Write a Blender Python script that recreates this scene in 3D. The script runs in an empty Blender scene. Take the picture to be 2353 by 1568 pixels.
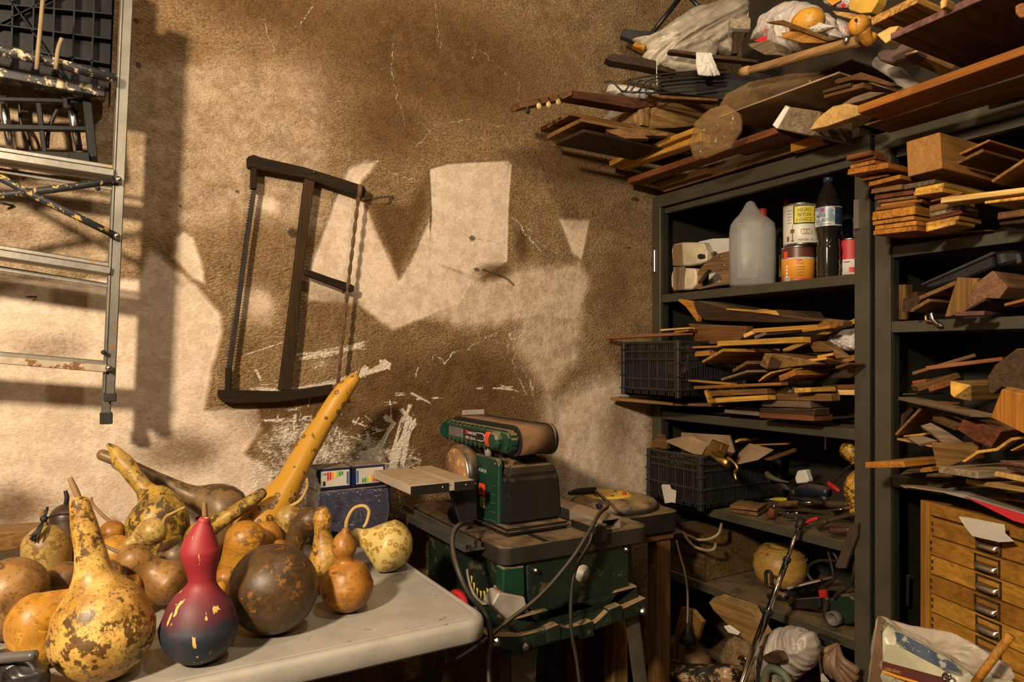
import bpy, bmesh, math, random
import numpy as np
from mathutils import Vector, Matrix, noise

# ---------------------------------------------------------------- camera, light, exposure
SC = bpy.context.scene
COL = SC.collection
FPX, YAW, HOR, EYE = 1600.0, math.radians(30.47), 820.0, 1.28
cam_d = bpy.data.cameras.new('camera'); cam = bpy.data.objects.new('camera', cam_d); COL.objects.link(cam)
cam.location = (0, 0, EYE); cam.rotation_euler = (math.pi / 2, 0, -YAW)
cam_d.sensor_width = 36; cam_d.lens = FPX / 2353 * 36; cam_d.shift_y = (HOR - 784) / 2353; cam_d.clip_start = .02
SC.camera = cam
W = bpy.data.worlds.new('World'); SC.world = W; W.use_nodes = True
W.node_tree.nodes['Background'].inputs[0].default_value = (1.0, .84, .66, 1)
W.node_tree.nodes['Background'].inputs[1].default_value = .012
def lamp(name, loc, energy, col, rad):
    d = bpy.data.lights.new(name, 'POINT'); d.energy = energy; d.color = col; d.shadow_soft_size = rad
    o = bpy.data.objects.new(name, d); o.location = loc; COL.objects.link(o); return o
lamp('work_lamp', (-1.20, .02, 2.22), 318, (1.0, .785, .53), .10)
lamp('ceiling_bulb', (.75, .70, 2.85), 30, (1.0, .80, .55), .05)
lamp('fill_lamp_behind', (.1, -.9, 2.55), 24, (1.0, .79, .53), .07)  # added fill from behind the camera for drawers and cabinet fronts
cy_ = SC.cycles; cy_.max_bounces = 5; cy_.diffuse_bounces = 3; cy_.glossy_bounces = 3; cy_.transmission_bounces = 4; cy_.transparent_max_bounces = 14; cy_.caustics_reflective = False; cy_.caustics_refractive = False
VS = SC.view_settings
VS.view_transform = 'Standard'; VS.look = 'None'; VS.exposure = .36; VS.gamma = 1; VS.use_curve_mapping = False

# ---------------------------------------------------------------- pixels of the photograph to places
F = Vector((math.sin(YAW), math.cos(YAW), 0)); RT = Vector((math.cos(YAW), -math.sin(YAW), 0)); C0 = Vector((0, 0, EYE))
def ray(px, py): return F + RT * ((px - 1176.5) / FPX) + Vector((0, 0, (HOR - py) / FPX))
def on_x(px, py, x): r = ray(px, py); return C0 + r * (x / r.x)
def on_y(px, py, y): r = ray(px, py); return C0 + r * (y / r.y)
def on_z(px, py, z): r = ray(px, py); return C0 + r * ((z - EYE) / r.z)
def at(px, py, d): return C0 + ray(px, py) * d
def place(px, py, s):
    """s: number = plane x; ('y', v), ('z', v), ('d', v)"""
    if isinstance(s, (int, float)): return on_x(px, py, s)
    return {'y': on_y, 'z': on_z, 'd': at, 'x': on_x}[s[0]](px, py, s[1])
def depth_of(p): return (p - C0).dot(F)
REG = dict(F=(0, 0, 1), TL=(1180, 0, 3.485), TR=(1700, 0, 3.484), S1=(1480, 380, 4.357), S2=(1380, 660, 3.6766),
           S3=(1460, 980, 4.2018), S4=(1480, 1180, 4.041), C2=(1920, 280, 3.136), C3=(1980, 740, 3.7346),
           DR=(1960, 1080, 3.2137), LD=(0, 0, 3.1367), SAW=(480, 330, 2.49), SD=(860, 920, 4.126), TS=(900, 1180, 3.565),
           DK=(1280, 1080, 7.128))
def q(reg, x, y): a, b, s = REG[reg]; return a + x / s, b + y / s
def qs(reg, pts): return [q(reg, *p) for p in pts]

# ---------------------------------------------------------------- materials
MATS = {}
def _tree(name):
    m = bpy.data.materials.new(name); m.use_nodes = True
    t = m.node_tree; b = t.nodes['Principled BSDF']; return m, t, b
class N:
    def __init__(s, t): s.t = t
    def __call__(s, typ, **k):
        n = s.t.nodes.new(typ)
        for a, v in k.items():
            if a.startswith('i_'):
                key = a[2:].replace('_', ' ')
                n.inputs[int(key) if key.isdigit() else key].default_value = v
            else: setattr(n, a, v)
        return n
    def link(s, a, b): s.t.links.new(a, b)
    def math(s, op, a, b=None, c=None, clamp=False):
        n = s.t.nodes.new('ShaderNodeMath'); n.operation = op; n.use_clamp = clamp
        for i, v in enumerate((a, b, c)):
            if v is None: continue
            if isinstance(v, (int, float)): n.inputs[i].default_value = v
            else: s.link(v, n.inputs[i])
        return n.outputs[0]
    def mix(s, f, a, b):
        n = s.t.nodes.new('ShaderNodeMix'); n.data_type = 'RGBA'
        for i, v in ((0, f), (6, a), (7, b)):
            if isinstance(v, (int, float)): n.inputs[i].default_value = v
            elif isinstance(v, tuple): n.inputs[i].default_value = (*v[:3], 1)
            else: s.link(v, n.inputs[i])
        return n.outputs[2]
    def step(s, v, lo, hi):
        n = s.t.nodes.new('ShaderNodeMapRange'); n.interpolation_type = 'SMOOTHSTEP'
        s.link(v, n.inputs[0]); n.inputs[1].default_value = lo; n.inputs[2].default_value = hi; return n.outputs[0]
    def noise(s, vec, scale, detail=3, rough=.55, dist=0):
        n = s.t.nodes.new('ShaderNodeTexNoise'); n.inputs['Scale'].default_value = scale
        n.inputs['Detail'].default_value = detail; n.inputs['Roughness'].default_value = rough; n.inputs['Distortion'].default_value = dist
        if vec is not None: s.link(vec, n.inputs['Vector'])
        return n.outputs['Fac']
    def coords(s, scale=(1, 1, 1), rnd=True):
        tc = s.t.nodes.new('ShaderNodeTexCoord'); mp = s.t.nodes.new('ShaderNodeMapping')
        s.link(tc.outputs['Object'], mp.inputs[0]); mp.inputs['Scale'].default_value = scale
        if rnd:
            oi = s.t.nodes.new('ShaderNodeObjectInfo'); k = s.math('MULTIPLY', oi.outputs['Random'], 37.0)
            s.link(k, mp.inputs['Location'])
        return mp.outputs[0]
SAWDUST = (.38, .245, .125)
def dusted(n, col, amt):
    """sawdust lying on what faces upward"""
    if amt <= 0: return col
    g = n('ShaderNodeNewGeometry'); sx = n('ShaderNodeSeparateXYZ'); n.link(g.outputs['Normal'], sx.inputs[0])
    tc = n('ShaderNodeTexCoord'); nz = n.noise(tc.outputs['Object'], 14, 4, .65)
    up = n.math('MULTIPLY', n.step(sx.outputs[2], .25, .9), amt)
    f = n.math('MULTIPLY', up, n.step(nz, .25, .6))
    return n.mix(f, col, SAWDUST)
def bump(n, b, h, dist, strength=.6):
    bp = n('ShaderNodeBump'); bp.inputs['Strength'].default_value = strength; bp.inputs['Distance'].default_value = dist
    n.link(h, bp.inputs['Height']); n.link(bp.outputs[0], b.inputs['Normal'])
def ridges(n, co, scale):
    r_ = n('ShaderNodeTexNoise'); r_.noise_type = 'RIDGED_MULTIFRACTAL'; r_.inputs['Scale'].default_value = scale; r_.inputs['Detail'].default_value = 3
    r_.inputs['Roughness'].default_value = .45; r_.inputs['Lacunarity'].default_value = 2.1; r_.inputs['Distortion'].default_value = .35; n.link(co, r_.inputs['Vector'])
    return r_.outputs['Fac']
def plain(key, col, rough=.6, metal=0, var=.25, scale=9, dust=0, bmp=.0006, bs=70, spec=.5, alpha=1, trans=0, col2=None, amt=.5, crease=0):
    """one colour with blotches; col2: second colour in patches"""
    if key in MATS: return MATS[key]
    m, t, b = _tree(key); n = N(t); co = n.coords()
    nz = n.noise(co, scale, 5, .6)
    c = n.mix(n.step(nz, .3, .7), tuple(x * (1 - var) for x in col), tuple(min(1, x * (1 + var)) for x in col))
    if col2:
        n2 = n.noise(co, scale * 2.3, 6, .65); c = n.mix(n.step(n2, 1 - amt, 1.06 - amt), c, col2)
    n.link(dusted(n, c, dust), b.inputs['Base Color'])
    b.inputs['Roughness'].default_value = rough; b.inputs['Metallic'].default_value = metal
    b.inputs['Specular IOR Level'].default_value = spec
    if crease: bump(n, b, ridges(n, co, crease), .02, .75); bmp = 0
    if alpha < 1: b.inputs['Alpha'].default_value = alpha
    if trans: b.inputs['Transmission Weight'].default_value = trans
    if bmp: bump(n, b, n.noise(co, bs, 4), bmp)
    MATS[key] = m; return m
WOODP = {}
def wood(key, col, axis=0, dark=.45, dust=.35, rough=.62, grain=1.0):
    k = f'{key}_{axis}' if axis else key
    if k in MATS: return MATS[k]
    m, t, b = _tree(k); n = N(t)
    sc = [38 * grain] * 3; sc[axis] = 2.2
    co = n.coords(tuple(sc)); a = n.noise(co, 1.0, 5, .62, 1.2)
    sc2 = [150] * 3; sc2[axis] = 5
    fine = n.noise(n.coords(tuple(sc2)), 1, 2)
    blotch = n.noise(n.coords(), 5, 3)
    f = n.math('ADD', n.math('MULTIPLY', a, .65), n.math('MULTIPLY', fine, .35))
    c = n.mix(n.step(f, .33, .66), tuple(x * dark for x in col), tuple(min(1, x * 1.15) for x in col))
    oi = n('ShaderNodeObjectInfo')
    v = n.math('MULTIPLY_ADD', oi.outputs['Random'], .5, .72)
    v = n.math('MULTIPLY', v, n.math('MULTIPLY_ADD', blotch, .7, .65))
    hs = n('ShaderNodeHueSaturation'); n.link(v, hs.inputs['Value']); n.link(c, hs.inputs['Color'])
    n.link(n.math('MULTIPLY_ADD', oi.outputs['Random'], .016, .494), hs.inputs['Hue'])
    n.link(dusted(n, hs.outputs[0], dust), b.inputs['Base Color'])
    b.inputs['Roughness'].default_value = rough; b.inputs['Specular IOR Level'].default_value = .2
    bump(n, b, f, .0012, .5)
    MATS[k] = m; WOODP[m.name] = (key, col, axis, dark, dust, rough, grain); return m
def along(m, vs):
    """the same wood with its grain along the longest side"""
    if m.name not in WOODP: return m
    key, col, ax, *r_ = WOODP[m.name]; e = [max(v[i] for v in vs) - min(v[i] for v in vs) for i in range(3)]; a = e.index(max(e))
    return m if a == ax else wood(key, col, a, *r_)
def gourd_mat(key, base, dark, amt=.45, scale=9, light=None, rough=.42, fine=.25):
    m, t, b = _tree(key); n = N(t); co = n.coords()
    big = n.noise(co, scale, 7, .68, .4); mid = n.noise(co, scale * 3.2, 6, .7); wash = n.noise(co, scale * .6, 3)
    c = n.mix(n.step(wash, .35, .65), tuple(x * .72 for x in base), light or tuple(min(1, x * 1.25) for x in base))
    s = n.math('ADD', n.math('MULTIPLY', big, .62), n.math('MULTIPLY', mid, .38))
    c = n.mix(n.math('MULTIPLY', n.step(s, .625 - amt * .25, .665 - amt * .25), .92), c, dark)
    sp = n.noise(co, scale * 9, 3, .6); c = n.mix(n.math('MULTIPLY', n.step(sp, .56, .64), fine), c, tuple(x * .5 for x in dark))
    hz = n.noise(co, scale * 1.7, 5, .7, .8); c = n.mix(n.math('MULTIPLY', n.step(hz, .47, .60), .45), c, tuple(a * .5 + d * .5 for a, d in zip((x * .5 for x in base), dark)))
    n.link(c, b.inputs['Base Color']); b.inputs['Roughness'].default_value = rough
    bump(n, b, n.math('ADD', mid, n.math('MULTIPLY', sp, .3)), .0015, .35)
    MATS[key] = m; return m
def spotted_mat(key, base, spot, scale=26, thr=.33, dark=(.06, .03, .01), soft=.03):
    m, t, b = _tree(key); n = N(t); co = n.coords()
    v = n('ShaderNodeTexVoronoi'); v.inputs['Scale'].default_value = scale; n.link(co, v.inputs['Vector'])
    nz = n.noise(co, 6, 4); k = n.math('MULTIPLY_ADD', nz, .5, thr - .25)
    d = n.math('SUBTRACT', v.outputs['Distance'], k)
    rim = n.mix(n.step(d, -.16, -.04), tuple(x * .6 + y * .4 for x, y in zip(base, spot)), spot); c = n.mix(n.step(d, -.02, soft), rim, base)
    c = n.mix(n.math('MULTIPLY', n.step(n.noise(co, 40, 3), .62, .68), .8), c, dark)
    c = n.mix(n.step(nz, .55, .75), c, tuple(x * .7 for x in spot))
    n.link(c, b.inputs['Base Color']); b.inputs['Roughness'].default_value = .38; MATS[key] = m; return m
def painted_gourd_mat(key, h0, h1):
    """red above, dark blue below, gold scratches; local z runs from h0 to h1"""
    m, t, b = _tree(key); n = N(t); tc = n('ShaderNodeTexCoord'); sx = n('ShaderNodeSeparateXYZ'); n.link(tc.outputs['Object'], sx.inputs[0])
    co = tc.outputs['Object']; nz = n.noise(co, 16, 5, .65)
    z = n.math('ADD', sx.outputs[2], n.math('MULTIPLY_ADD', nz, .03, -.015))
    c = n.mix(n.step(z, h0, h0 + .02), (.022, .028, .045), (.11, .022, .035))
    c = n.mix(n.step(z, h0 + .03, h1), c, (.30, .022, .035))
    c = n.mix(n.math('MULTIPLY', n.step(n.noise(co, 22, 4), .5, .75), .3), c, (.20, .05, .05))
    mp = n('ShaderNodeMapping'); mp.inputs['Rotation'].default_value = (.3, .9, .2); mp.inputs['Scale'].default_value = (55, 55, 9); n.link(co, mp.inputs[0])
    s = n.noise(mp.outputs[0], 1, 3, .6); c = n.mix(n.step(s, .635, .655), c, (.75, .48, .14))
    n.link(c, b.inputs['Base Color']); b.inputs['Roughness'].default_value = .55; MATS[key] = m; return m
def film(key, col, alpha, rough=.18):
    m, t, b = _tree(key); n = N(t)
    tr = n('ShaderNodeBsdfTransparent'); mx = n('ShaderNodeMixShader'); co = n.coords()
    lw = n('ShaderNodeLayerWeight'); lw.inputs[0].default_value = .35
    f = n.math('ADD', n.math('MULTIPLY', lw.outputs['Facing'], .5), alpha, clamp=True)
    b.inputs['Base Color'].default_value = (*col, 1); b.inputs['Roughness'].default_value = rough
    bump(n, b, ridges(n, co, 9), .02, .4)
    n.link(f, mx.inputs[0]); n.link(tr.outputs[0], mx.inputs[1]); n.link(b.outputs[0], mx.inputs[2])
    n.link(mx.outputs[0], t.nodes['Material Output'].inputs[0]); MATS[key] = m; return m

# ---------------------------------------------------------------- mesh helpers
def catmull(P, n):
    """P: array (k, m); n samples per span; end tangents zero in radius column handled by caller"""
    P = np.array(P, float)
    if len(P) < 3:
        return np.array([P[0] + (P[1] - P[0]) * i / n for i in range(n + 1)])
    Q = np.vstack([2 * P[0] - P[1], P, 2 * P[-1] - P[-2]]); out = []
    for i in range(1, len(Q) - 2):
        for j in range(n):
            t = j / n
            out.append(.5 * ((2 * Q[i]) + (-Q[i-1] + Q[i+1]) * t + (2*Q[i-1] - 5*Q[i] + 4*Q[i+1] - Q[i+2]) * t*t + (-Q[i-1] + 3*Q[i] - 3*Q[i+1] + Q[i+2]) * t**3))
    out.append(P[-1]); return np.array(out)
class MB:
    def __init__(s): s.v, s.f, s.sm = [], [], []
    def add(s, vs, fs, smooth=False):
        o = len(s.v); s.v += [Vector(v) for v in vs]; s.f += [tuple(i + o for i in f) for f in fs]; s.sm += [smooth] * len(fs); return s
    def quadbox(s, o, u, d, n):
        """box from corner o along three edge vectors"""
        o, u, d, n = map(Vector, (o, u, d, n))
        vs = [o, o+u, o+u+d, o+d, o+n, o+u+n, o+u+d+n, o+d+n]
        fs = [(0,3,2,1), (4,5,6,7), (0,1,5,4), (1,2,6,5), (2,3,7,6), (3,0,4,7)]
        if u.cross(d).dot(n) < 0: fs = [f[::-1] for f in fs]
        return s.add(vs, fs)
    def box(s, x0, x1, y0, y1, z0, z1): return s.quadbox((x0, y0, z0), (x1-x0, 0, 0), (0, y1-y0, 0), (0, 0, z1-z0))
    def tube(s, pts, r, n=10, sub=6, cap=True, smooth=True):
        pts = [Vector(p) for p in pts]; rs = r if isinstance(r, (list, tuple)) else [r] * len(pts)
        A = np.array([[*p, k] for p, k in zip(pts, rs)]); A = catmull(A, sub) if sub > 1 and len(pts) > 2 else A
        P = [Vector(a[:3]) for a in A]; R = [max(1e-4, a[3]) for a in A]; return s.sweep(P, R, n, cap, smooth)
    def sweep(s, P, R, n=10, cap=True, smooth=True, flat=1.0):
        T = [(P[min(i+1, len(P)-1)] - P[max(i-1, 0)]).normalized() for i in range(len(P))]
        ref = Vector((0, 0, 1)) if abs(T[0].z) < .9 else Vector((1, 0, 0))
        e = T[0].cross(ref).normalized(); vs = []; fs = []
        for i, (p, r) in enumerate(zip(P, R)):
            e = (e - T[i] * e.dot(T[i]))
            e = e.normalized() if e.length > 1e-6 else T[i].orthogonal().normalized()
            g = T[i].cross(e)
            vs += [p + (e * math.cos(2*math.pi*k/n) + g * math.sin(2*math.pi*k/n) * flat) * r for k in range(n)]
        for i in range(len(P) - 1):
            for k in range(n):
                a, b = i*n+k, i*n+(k+1) % n; fs.append((a, b, b+n, a+n))
        if cap: fs.append(tuple(range(n))[::-1]); fs.append(tuple(range((len(P)-1)*n, len(P)*n)))
        return s.add(vs, fs, smooth)
    def lathe(s, c, prof, n=28, smooth=True, flat=None, axis=None):
        """prof: (r, h) along +z (or axis) from c"""
        c = Vector(c); ax = Vector(axis).normalized() if axis is not None else Vector((0, 0, 1))
        e = ax.orthogonal().normalized() if axis is not None else Vector((1, 0, 0)); g = ax.cross(e); vs = []; fs = []
        for r, h in prof:
            for k in range(n):
                a = 2*math.pi*k/n; vs.append(c + ax*h + (e*math.cos(a) + g*math.sin(a)) * max(r, 1e-4))
        for i in range(len(prof)-1):
            for k in range(n):
                a, b = i*n+k, i*n+(k+1) % n; fs.append((a, b, b+n, a+n))
        fs.append(tuple(range(n))[::-1]); fs.append(tuple(range((len(prof)-1)*n, len(prof)*n)))
        return s.add(vs, fs, smooth)
    def prism(s, poly, d):
        poly = [Vector(p) for p in poly]; d = Vector(d); k = len(poly)
        nrm = sum(((poly[i]).cross(poly[(i+1) % k]) for i in range(k)), Vector())
        if nrm.dot(d) > 0: poly = poly[::-1]
        vs = poly + [p + d for p in poly]
        fs = [tuple(range(k)), tuple(range(2*k-1, k-1, -1))] + [(i, i+k, (i+1) % k + k, (i+1) % k) for i in range(k)]
        return s.add(vs, fs)
    def sphere(s, c, r, n=14, sc=(1, 1, 1)):
        c = Vector(c); m = n // 2; vs = []; fs = []
        for i in range(m+1):
            th = math.pi * i / m
            for k in range(n):
                a = 2*math.pi*k/n; vs.append(c + Vector((r*sc[0]*math.sin(th)*math.cos(a), r*sc[1]*math.sin(th)*math.sin(a), -r*sc[2]*math.cos(th))))
        for i in range(m):
            for k in range(n):
                a, b = i*n+k, i*n+(k+1) % n; fs.append((a, b, b+n, a+n))
        return s.add(vs, fs, True)
    def mesh(s, name, org, bev=0, seg=1):
        me = bpy.data.meshes.new(name); me.from_pydata([tuple(v - org) for v in s.v], [], s.f)
        me.polygons.foreach_set('use_smooth', s.sm)
        bm = bmesh.new(); bm.from_mesh(me)
        bmesh.ops.remove_doubles(bm, verts=bm.verts, dist=1e-6)
        if bev: bmesh.ops.bevel(bm, geom=list(bm.edges), offset=bev, segments=seg, affect='EDGES', clamp_overlap=True)
        bm.to_mesh(me); bm.free(); me.update(); return me
def base_of(parent):
    p = Vector((0, 0, 0))
    while parent: p = p + parent.location; parent = parent.parent
    return p
def tag(o, label=None, cat=None, group=None, kind=None):
    for k, v in (('label', label), ('category', cat), ('group', group), ('kind', kind)):
        if v: o[k] = v
    return o
def thing(name, label, cat, loc, group=None):
    o = bpy.data.objects.new(name, None); COL.objects.link(o); o.location = loc; o.empty_display_size = .05
    return tag(o, label, cat, group)
def part(name, mb, m, parent, bev=0, seg=1, label=None, kind=None, own=True):
    """a child mesh; its origin at its own middle so that sub-parts can hang from it"""
    lo = Vector([min(v[i] for v in mb.v) for i in range(3)]); hi = Vector([max(v[i] for v in mb.v) for i in range(3)])
    org = (lo + hi) / 2; b = base_of(parent)
    o = bpy.data.objects.new(name, mb.mesh(name, org, bev, seg)); COL.objects.link(o); o.data.materials.append(m)
    o.parent = parent; o.location = org - b; return tag(o, label, None, None, kind)
def single(name, label, cat, mb, m, bev=0, seg=1, group=None, kind=None):
    lo = Vector([min(v[i] for v in mb.v) for i in range(3)]); hi = Vector([max(v[i] for v in mb.v) for i in range(3)])
    org = Vector(((lo.x+hi.x)/2, (lo.y+hi.y)/2, lo.z))
    o = bpy.data.objects.new(name, mb.mesh(name, org, bev, seg)); COL.objects.link(o); o.data.materials.append(m); o.location = org
    return tag(o, label, cat, group, kind)
RND = random.Random(5)
def oriented(name, A, u, d, nn, m, bev=.0012, jit=.0):
    """box with its longest edge on local x so that the grain runs along it"""
    vec = sorted([u, d, nn], key=lambda v: -v.length); L = [v.length for v in vec]
    X = vec[0].normalized(); Y = (vec[1] - X * vec[1].dot(X)).normalized(); Z = X.cross(Y)
    s = 1 if Z.dot(vec[2]) >= 0 else -1
    c = A + (u + d + nn) / 2; mb = MB(); hx, hy, hz = L[0]/2, L[1]/2, L[2]/2
    mb.box(-hx, hx, -hy, hy, -hz, hz)
    if jit:
        for v in mb.v: v += Vector([RND.uniform(-jit, jit) for _ in range(3)])
    me = mb.mesh(name, Vector(), min(bev, hz*.35)); o = bpy.data.objects.new(name, me); COL.objects.link(o); me.materials.append(m)
    o.matrix_world = Matrix((( X.x, Y.x, Z.x, c.x), (X.y, Y.y, Z.y, c.y), (X.z, Y.z, Z.z, c.z), (0, 0, 0, 1)))
    return o
PILE = []
GRP = dict(S2='wood pieces on the middle shelf of the far cabinet', S3='wood pieces on the third shelf of the far cabinet', C2='wood pieces on the upper shelves of the near cabinet',
           C3='wood pieces in the third-shelf pile of the near cabinet', TL='wood pieces on top of the cabinets', TR='wood pieces on top of the cabinets')
WOODCAT = set('offcut plank board slat batten stick block strip beam lath panel tile wedge lumber'.split()) | {'wood chip', 'wood plate'}
def pile_of(reg, cat): return GRP.get(reg) if cat in WOODCAT else None
def plank(reg, name, label, ax, ay, bx, by, th, s, depth, m, cat='plank', pitch=0, top=False, yawd=0, parent=None, jit=.001):
    """front edge A-B (bottom edge; top edge if top) in region pixels on plane s (or a pair of planes), th in region pixels, depth metres away from the viewer"""
    sa, sb = s if isinstance(s, list) else (s, s)
    A = place(*q(reg, ax, ay), sa); B = place(*q(reg, bx, by), sb); u = B - A
    d = Vector((u.y, -u.x, 0)).normalized()
    if d.dot((A + B) / 2 - C0) < 0: d = -d
    d = Matrix.Rotation(math.radians(yawd), 3, 'Z') @ d
    d = (d * math.cos(math.radians(pitch)) + Vector((0, 0, math.sin(math.radians(pitch))))).normalized()
    nn = u.cross(d).normalized()
    if nn.z < 0: nn = -nn
    t = th / REG[reg][2] / FPX * depth_of((A + B) / 2)
    if top: A = A - nn * t
    o = oriented(name, A, u, d * depth, nn * t, m, jit=jit)
    def redo(k):
        o2 = oriented(name, A, u, d * depth * k, nn * t, m, jit=jit); me = o.data; o.data = o2.data; o.matrix_world = o2.matrix_world
        bpy.data.objects.remove(o2); bpy.data.meshes.remove(me)
    PILE.append([o, redo, depth, 1.0])
    return tag(o, label, cat, pile_of(reg, cat))
def slab(reg, name, label, pts, s, dep, m, cat='board', bev=.0015, vec=None, parent=None, kind=None):
    """outline in region pixels on plane s, given thickness dep behind it"""
    P = [place(*q(reg, *p[:2]), p[2] if len(p) > 2 else s) for p in pts]
    if vec is not None: d = Vector(vec).normalized() * dep
    else: d = {'y': Vector((0, dep, 0)), 'z': Vector((0, 0, dep)), 'd': F * dep}[s[0]] if isinstance(s, tuple) else Vector((dep, 0, 0))
    mb = MB().prism(P, d); m = along(m, mb.v)
    if parent is not None: return part(name, mb, m, parent, bev, label=label)
    o = single(name, label, cat, mb, m, bev, group=pile_of(reg, cat))
    def redo(k):
        o2 = single(name, label, cat, MB().prism(P, d * k), m, bev); me = o.data; o.data = o2.data; o.location = o2.location
        bpy.data.objects.remove(o2); bpy.data.meshes.remove(me)
    if dep > .03: PILE.append([o, redo, dep, 1.0])
    return o
def pillow(reg, name, label, pts, s, thick, m, cat='bag', amp=.012, freq=14, seed=0, rings=26, K=150, parent=None, ridged=True, sharp=.5, fold=None, edge=.3):
    """a soft crumpled volume with the outline of pts (star-shaped round its middle)"""
    P = [place(*q(reg, *p), s) for p in pts]; c = sum(P, Vector()) / len(P)
    L = [(P[(i+1) % len(P)] - P[i]).length for i in range(len(P))]; tot = sum(L); bd = []
    for k in range(K):
        t = tot * k / K; i = 0
        while t > L[i] and i < len(L)-1: t -= L[i]; i += 1
        bd.append(P[i].lerp(P[(i+1) % len(P)], t / L[i]))
    nrm = {'y': Vector((0, -1, 0)), 'z': Vector((0, 0, 1)), 'd': -F}[s[0]] if isinstance(s, tuple) else Vector((-1, 0, 0))
    vs = []; off = Vector((seed * 7.1, seed * 3.3, seed * 5.7))
    fd = Vector(fold).normalized() if fold else None
    def crumple(p, k):
        if fd: p = p - fd * p.dot(fd) * .72
        w = p * freq + off; w = w + noise.noise_vector(w * .6) * .9
        a = noise.noise(w); b = noise.noise(w * 2.1 + Vector((9, 1, 4)))
        e_ = noise.noise(w * 4.3 + Vector((2, 8, 5)))
        h = (1 - 3*abs(a)) * .6 + (1 - 3*abs(b)) * .42 + (1 - 3*abs(e_)) * .2 if ridged else a + b*.5
        return h * amp * k
    for side in (1, -1):
        vs.append(c + nrm * side * (thick + crumple(c, 1)))
        for j in range(1, rings + 1):
            u = j / rings; h = thick * (1 - u*u) ** sharp
            for k in range(K):
                p = c.lerp(bd[k], u); e = crumple(p, 1)
                vs.append(p + nrm * side * (h + e * (1 - .75*u)) + (bd[k] - c).normalized() * e * edge * u)
    fs = []; nb = 1 + rings * K
    for sd in (0, 1):
        o = sd * nb
        for k in range(K):
            t = (o, o + 1 + k, o + 1 + (k+1) % K); fs.append(t if sd == 0 else t[::-1])
        for j in range(rings-1):
            for k in range(K):
                a, b = o+1+j*K+k, o+1+j*K+(k+1) % K; f = (a, a+K, b+K, b); fs.append(f if sd == 0 else f[::-1])
    for k in range(K):
        a, b = 1+(rings-1)*K+k, 1+(rings-1)*K+(k+1) % K; fs.append((a, a+nb, b+nb, b))
    mb = MB().add(vs, fs, True)
    if parent is not None: return part(name, mb, m, parent, label=label)
    return single(name, label, cat, mb, m)
_TXT = {}
def letters(txt, size):
    """flat outline of a line of text: vertices (x, y) with the first letter at 0"""
    cu = bpy.data.curves.new('lettering', 'FONT'); cu.body = txt; cu.size = size; cu.resolution_u = 2
    o = bpy.data.objects.new('lettering', cu); COL.objects.link(o)
    me = bpy.data.meshes.new_from_object(o.evaluated_get(bpy.context.evaluated_depsgraph_get()))
    vs = [v.co.copy() for v in me.vertices]; fs = [tuple(p.vertices) for p in me.polygons]
    bpy.data.objects.remove(o); bpy.data.curves.remove(cu); bpy.data.meshes.remove(me); return vs, fs
def lettering(txt, size, org, ux, uy, parent, m, name='lettering', width=None, centre=False):
    vs, fs = letters(txt, size); w = max(v.x for v in vs); k = (width / w) if width else 1
    ux, uy, org = Vector(ux).normalized(), Vector(uy).normalized(), Vector(org)
    sh = w * k / 2 if centre else 0
    mb = MB().add([org + ux * (v.x * k - sh) + uy * v.y for v in vs], fs); return part(name, mb, m, parent)
class Cyl:
    """wraps flat print round an upright can: u metres to the viewer's right of the middle, v metres up"""
    def __init__(s, c, r): s.c = Vector(c); s.r = r; s.t = Vector((-s.c.x, -s.c.y, 0)).normalized(); s.s = Vector((-s.t.y, s.t.x, 0))
    def p(s, u, v, e=.0004):
        a = u / s.r; return s.c + (s.t * math.cos(a) + s.s * math.sin(a)) * (s.r + e) + Vector((0, 0, v))
    def patch(s, u0, u1, v0, v1, name, m, parent, e=.0004, n=14):
        vs = [s.p(u0 + (u1-u0)*i/n, v, e) for i in range(n+1) for v in (v0, v1)]
        return part(name, MB().add(vs, [(2*i, 2*i+2, 2*i+3, 2*i+1) for i in range(n)], True), m, parent)
    def text(s, txt, size, u, v, m, parent, e=.0008, width=None):
        vs, fs = letters(txt, size); w = max(a.x for a in vs); k = (width / w) if width else 1
        return part('lettering', MB().add([s.p(u + (a.x - w/2)*k, v + a.y, e) for a in vs], fs), m, parent)
# ---------------------------------------------------------------- palette
W_HONEY = wood('wood_honey', (.50, .25, .045))
W_PALE = wood('wood_pale', (.58, .36, .12), dark=.55)
W_ORANGE = wood('wood_orange', (.40, .16, .022))
W_BROWN = wood('wood_brown', (.18, .088, .028))
W_DARK = wood('wood_dark', (.055, .030, .016))
W_RED = wood('wood_red', (.17, .055, .02))
W_PURPLE = wood('wood_purple', (.13, .055, .05))
W_GREY = wood('wood_grey', (.20, .145, .095))
W_ROUGH = wood('wood_rough', (.58, .32, .08), dark=.25, grain=1.6)
W_OLD_X = wood('wood_old', (.020, .011, .0055), 0, dust=.03, rough=.8); W_OLD_Z = wood('wood_old', (.020, .011, .0055), 2, dust=.03, rough=.8)
CARD = plain('cardboard', (.30, .20, .12), .9, dust=.4)
BLACK = plain('black_plastic', (.018, .017, .018), .45, dust=.35)
BLACK_CLEAN = plain('black_plastic_clean', (.015, .015, .018), .35)
DUSTY_BLACK = plain('dusty_black', (.02, .018, .016), .55, dust=.85)
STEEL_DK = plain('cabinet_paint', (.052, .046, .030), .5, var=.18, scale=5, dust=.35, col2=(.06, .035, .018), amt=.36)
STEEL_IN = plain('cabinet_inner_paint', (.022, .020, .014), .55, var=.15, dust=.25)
ALU = plain('aluminium', (.27, .26, .235), .42, metal=.85, var=.2, col2=(.35, .22, .10), amt=.40)
CHROME = plain('chrome', (.80, .80, .82), .12, metal=1, var=.03, bmp=0)
STEEL = plain('steel', (.45, .44, .43), .3, metal=1, var=.1)
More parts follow.
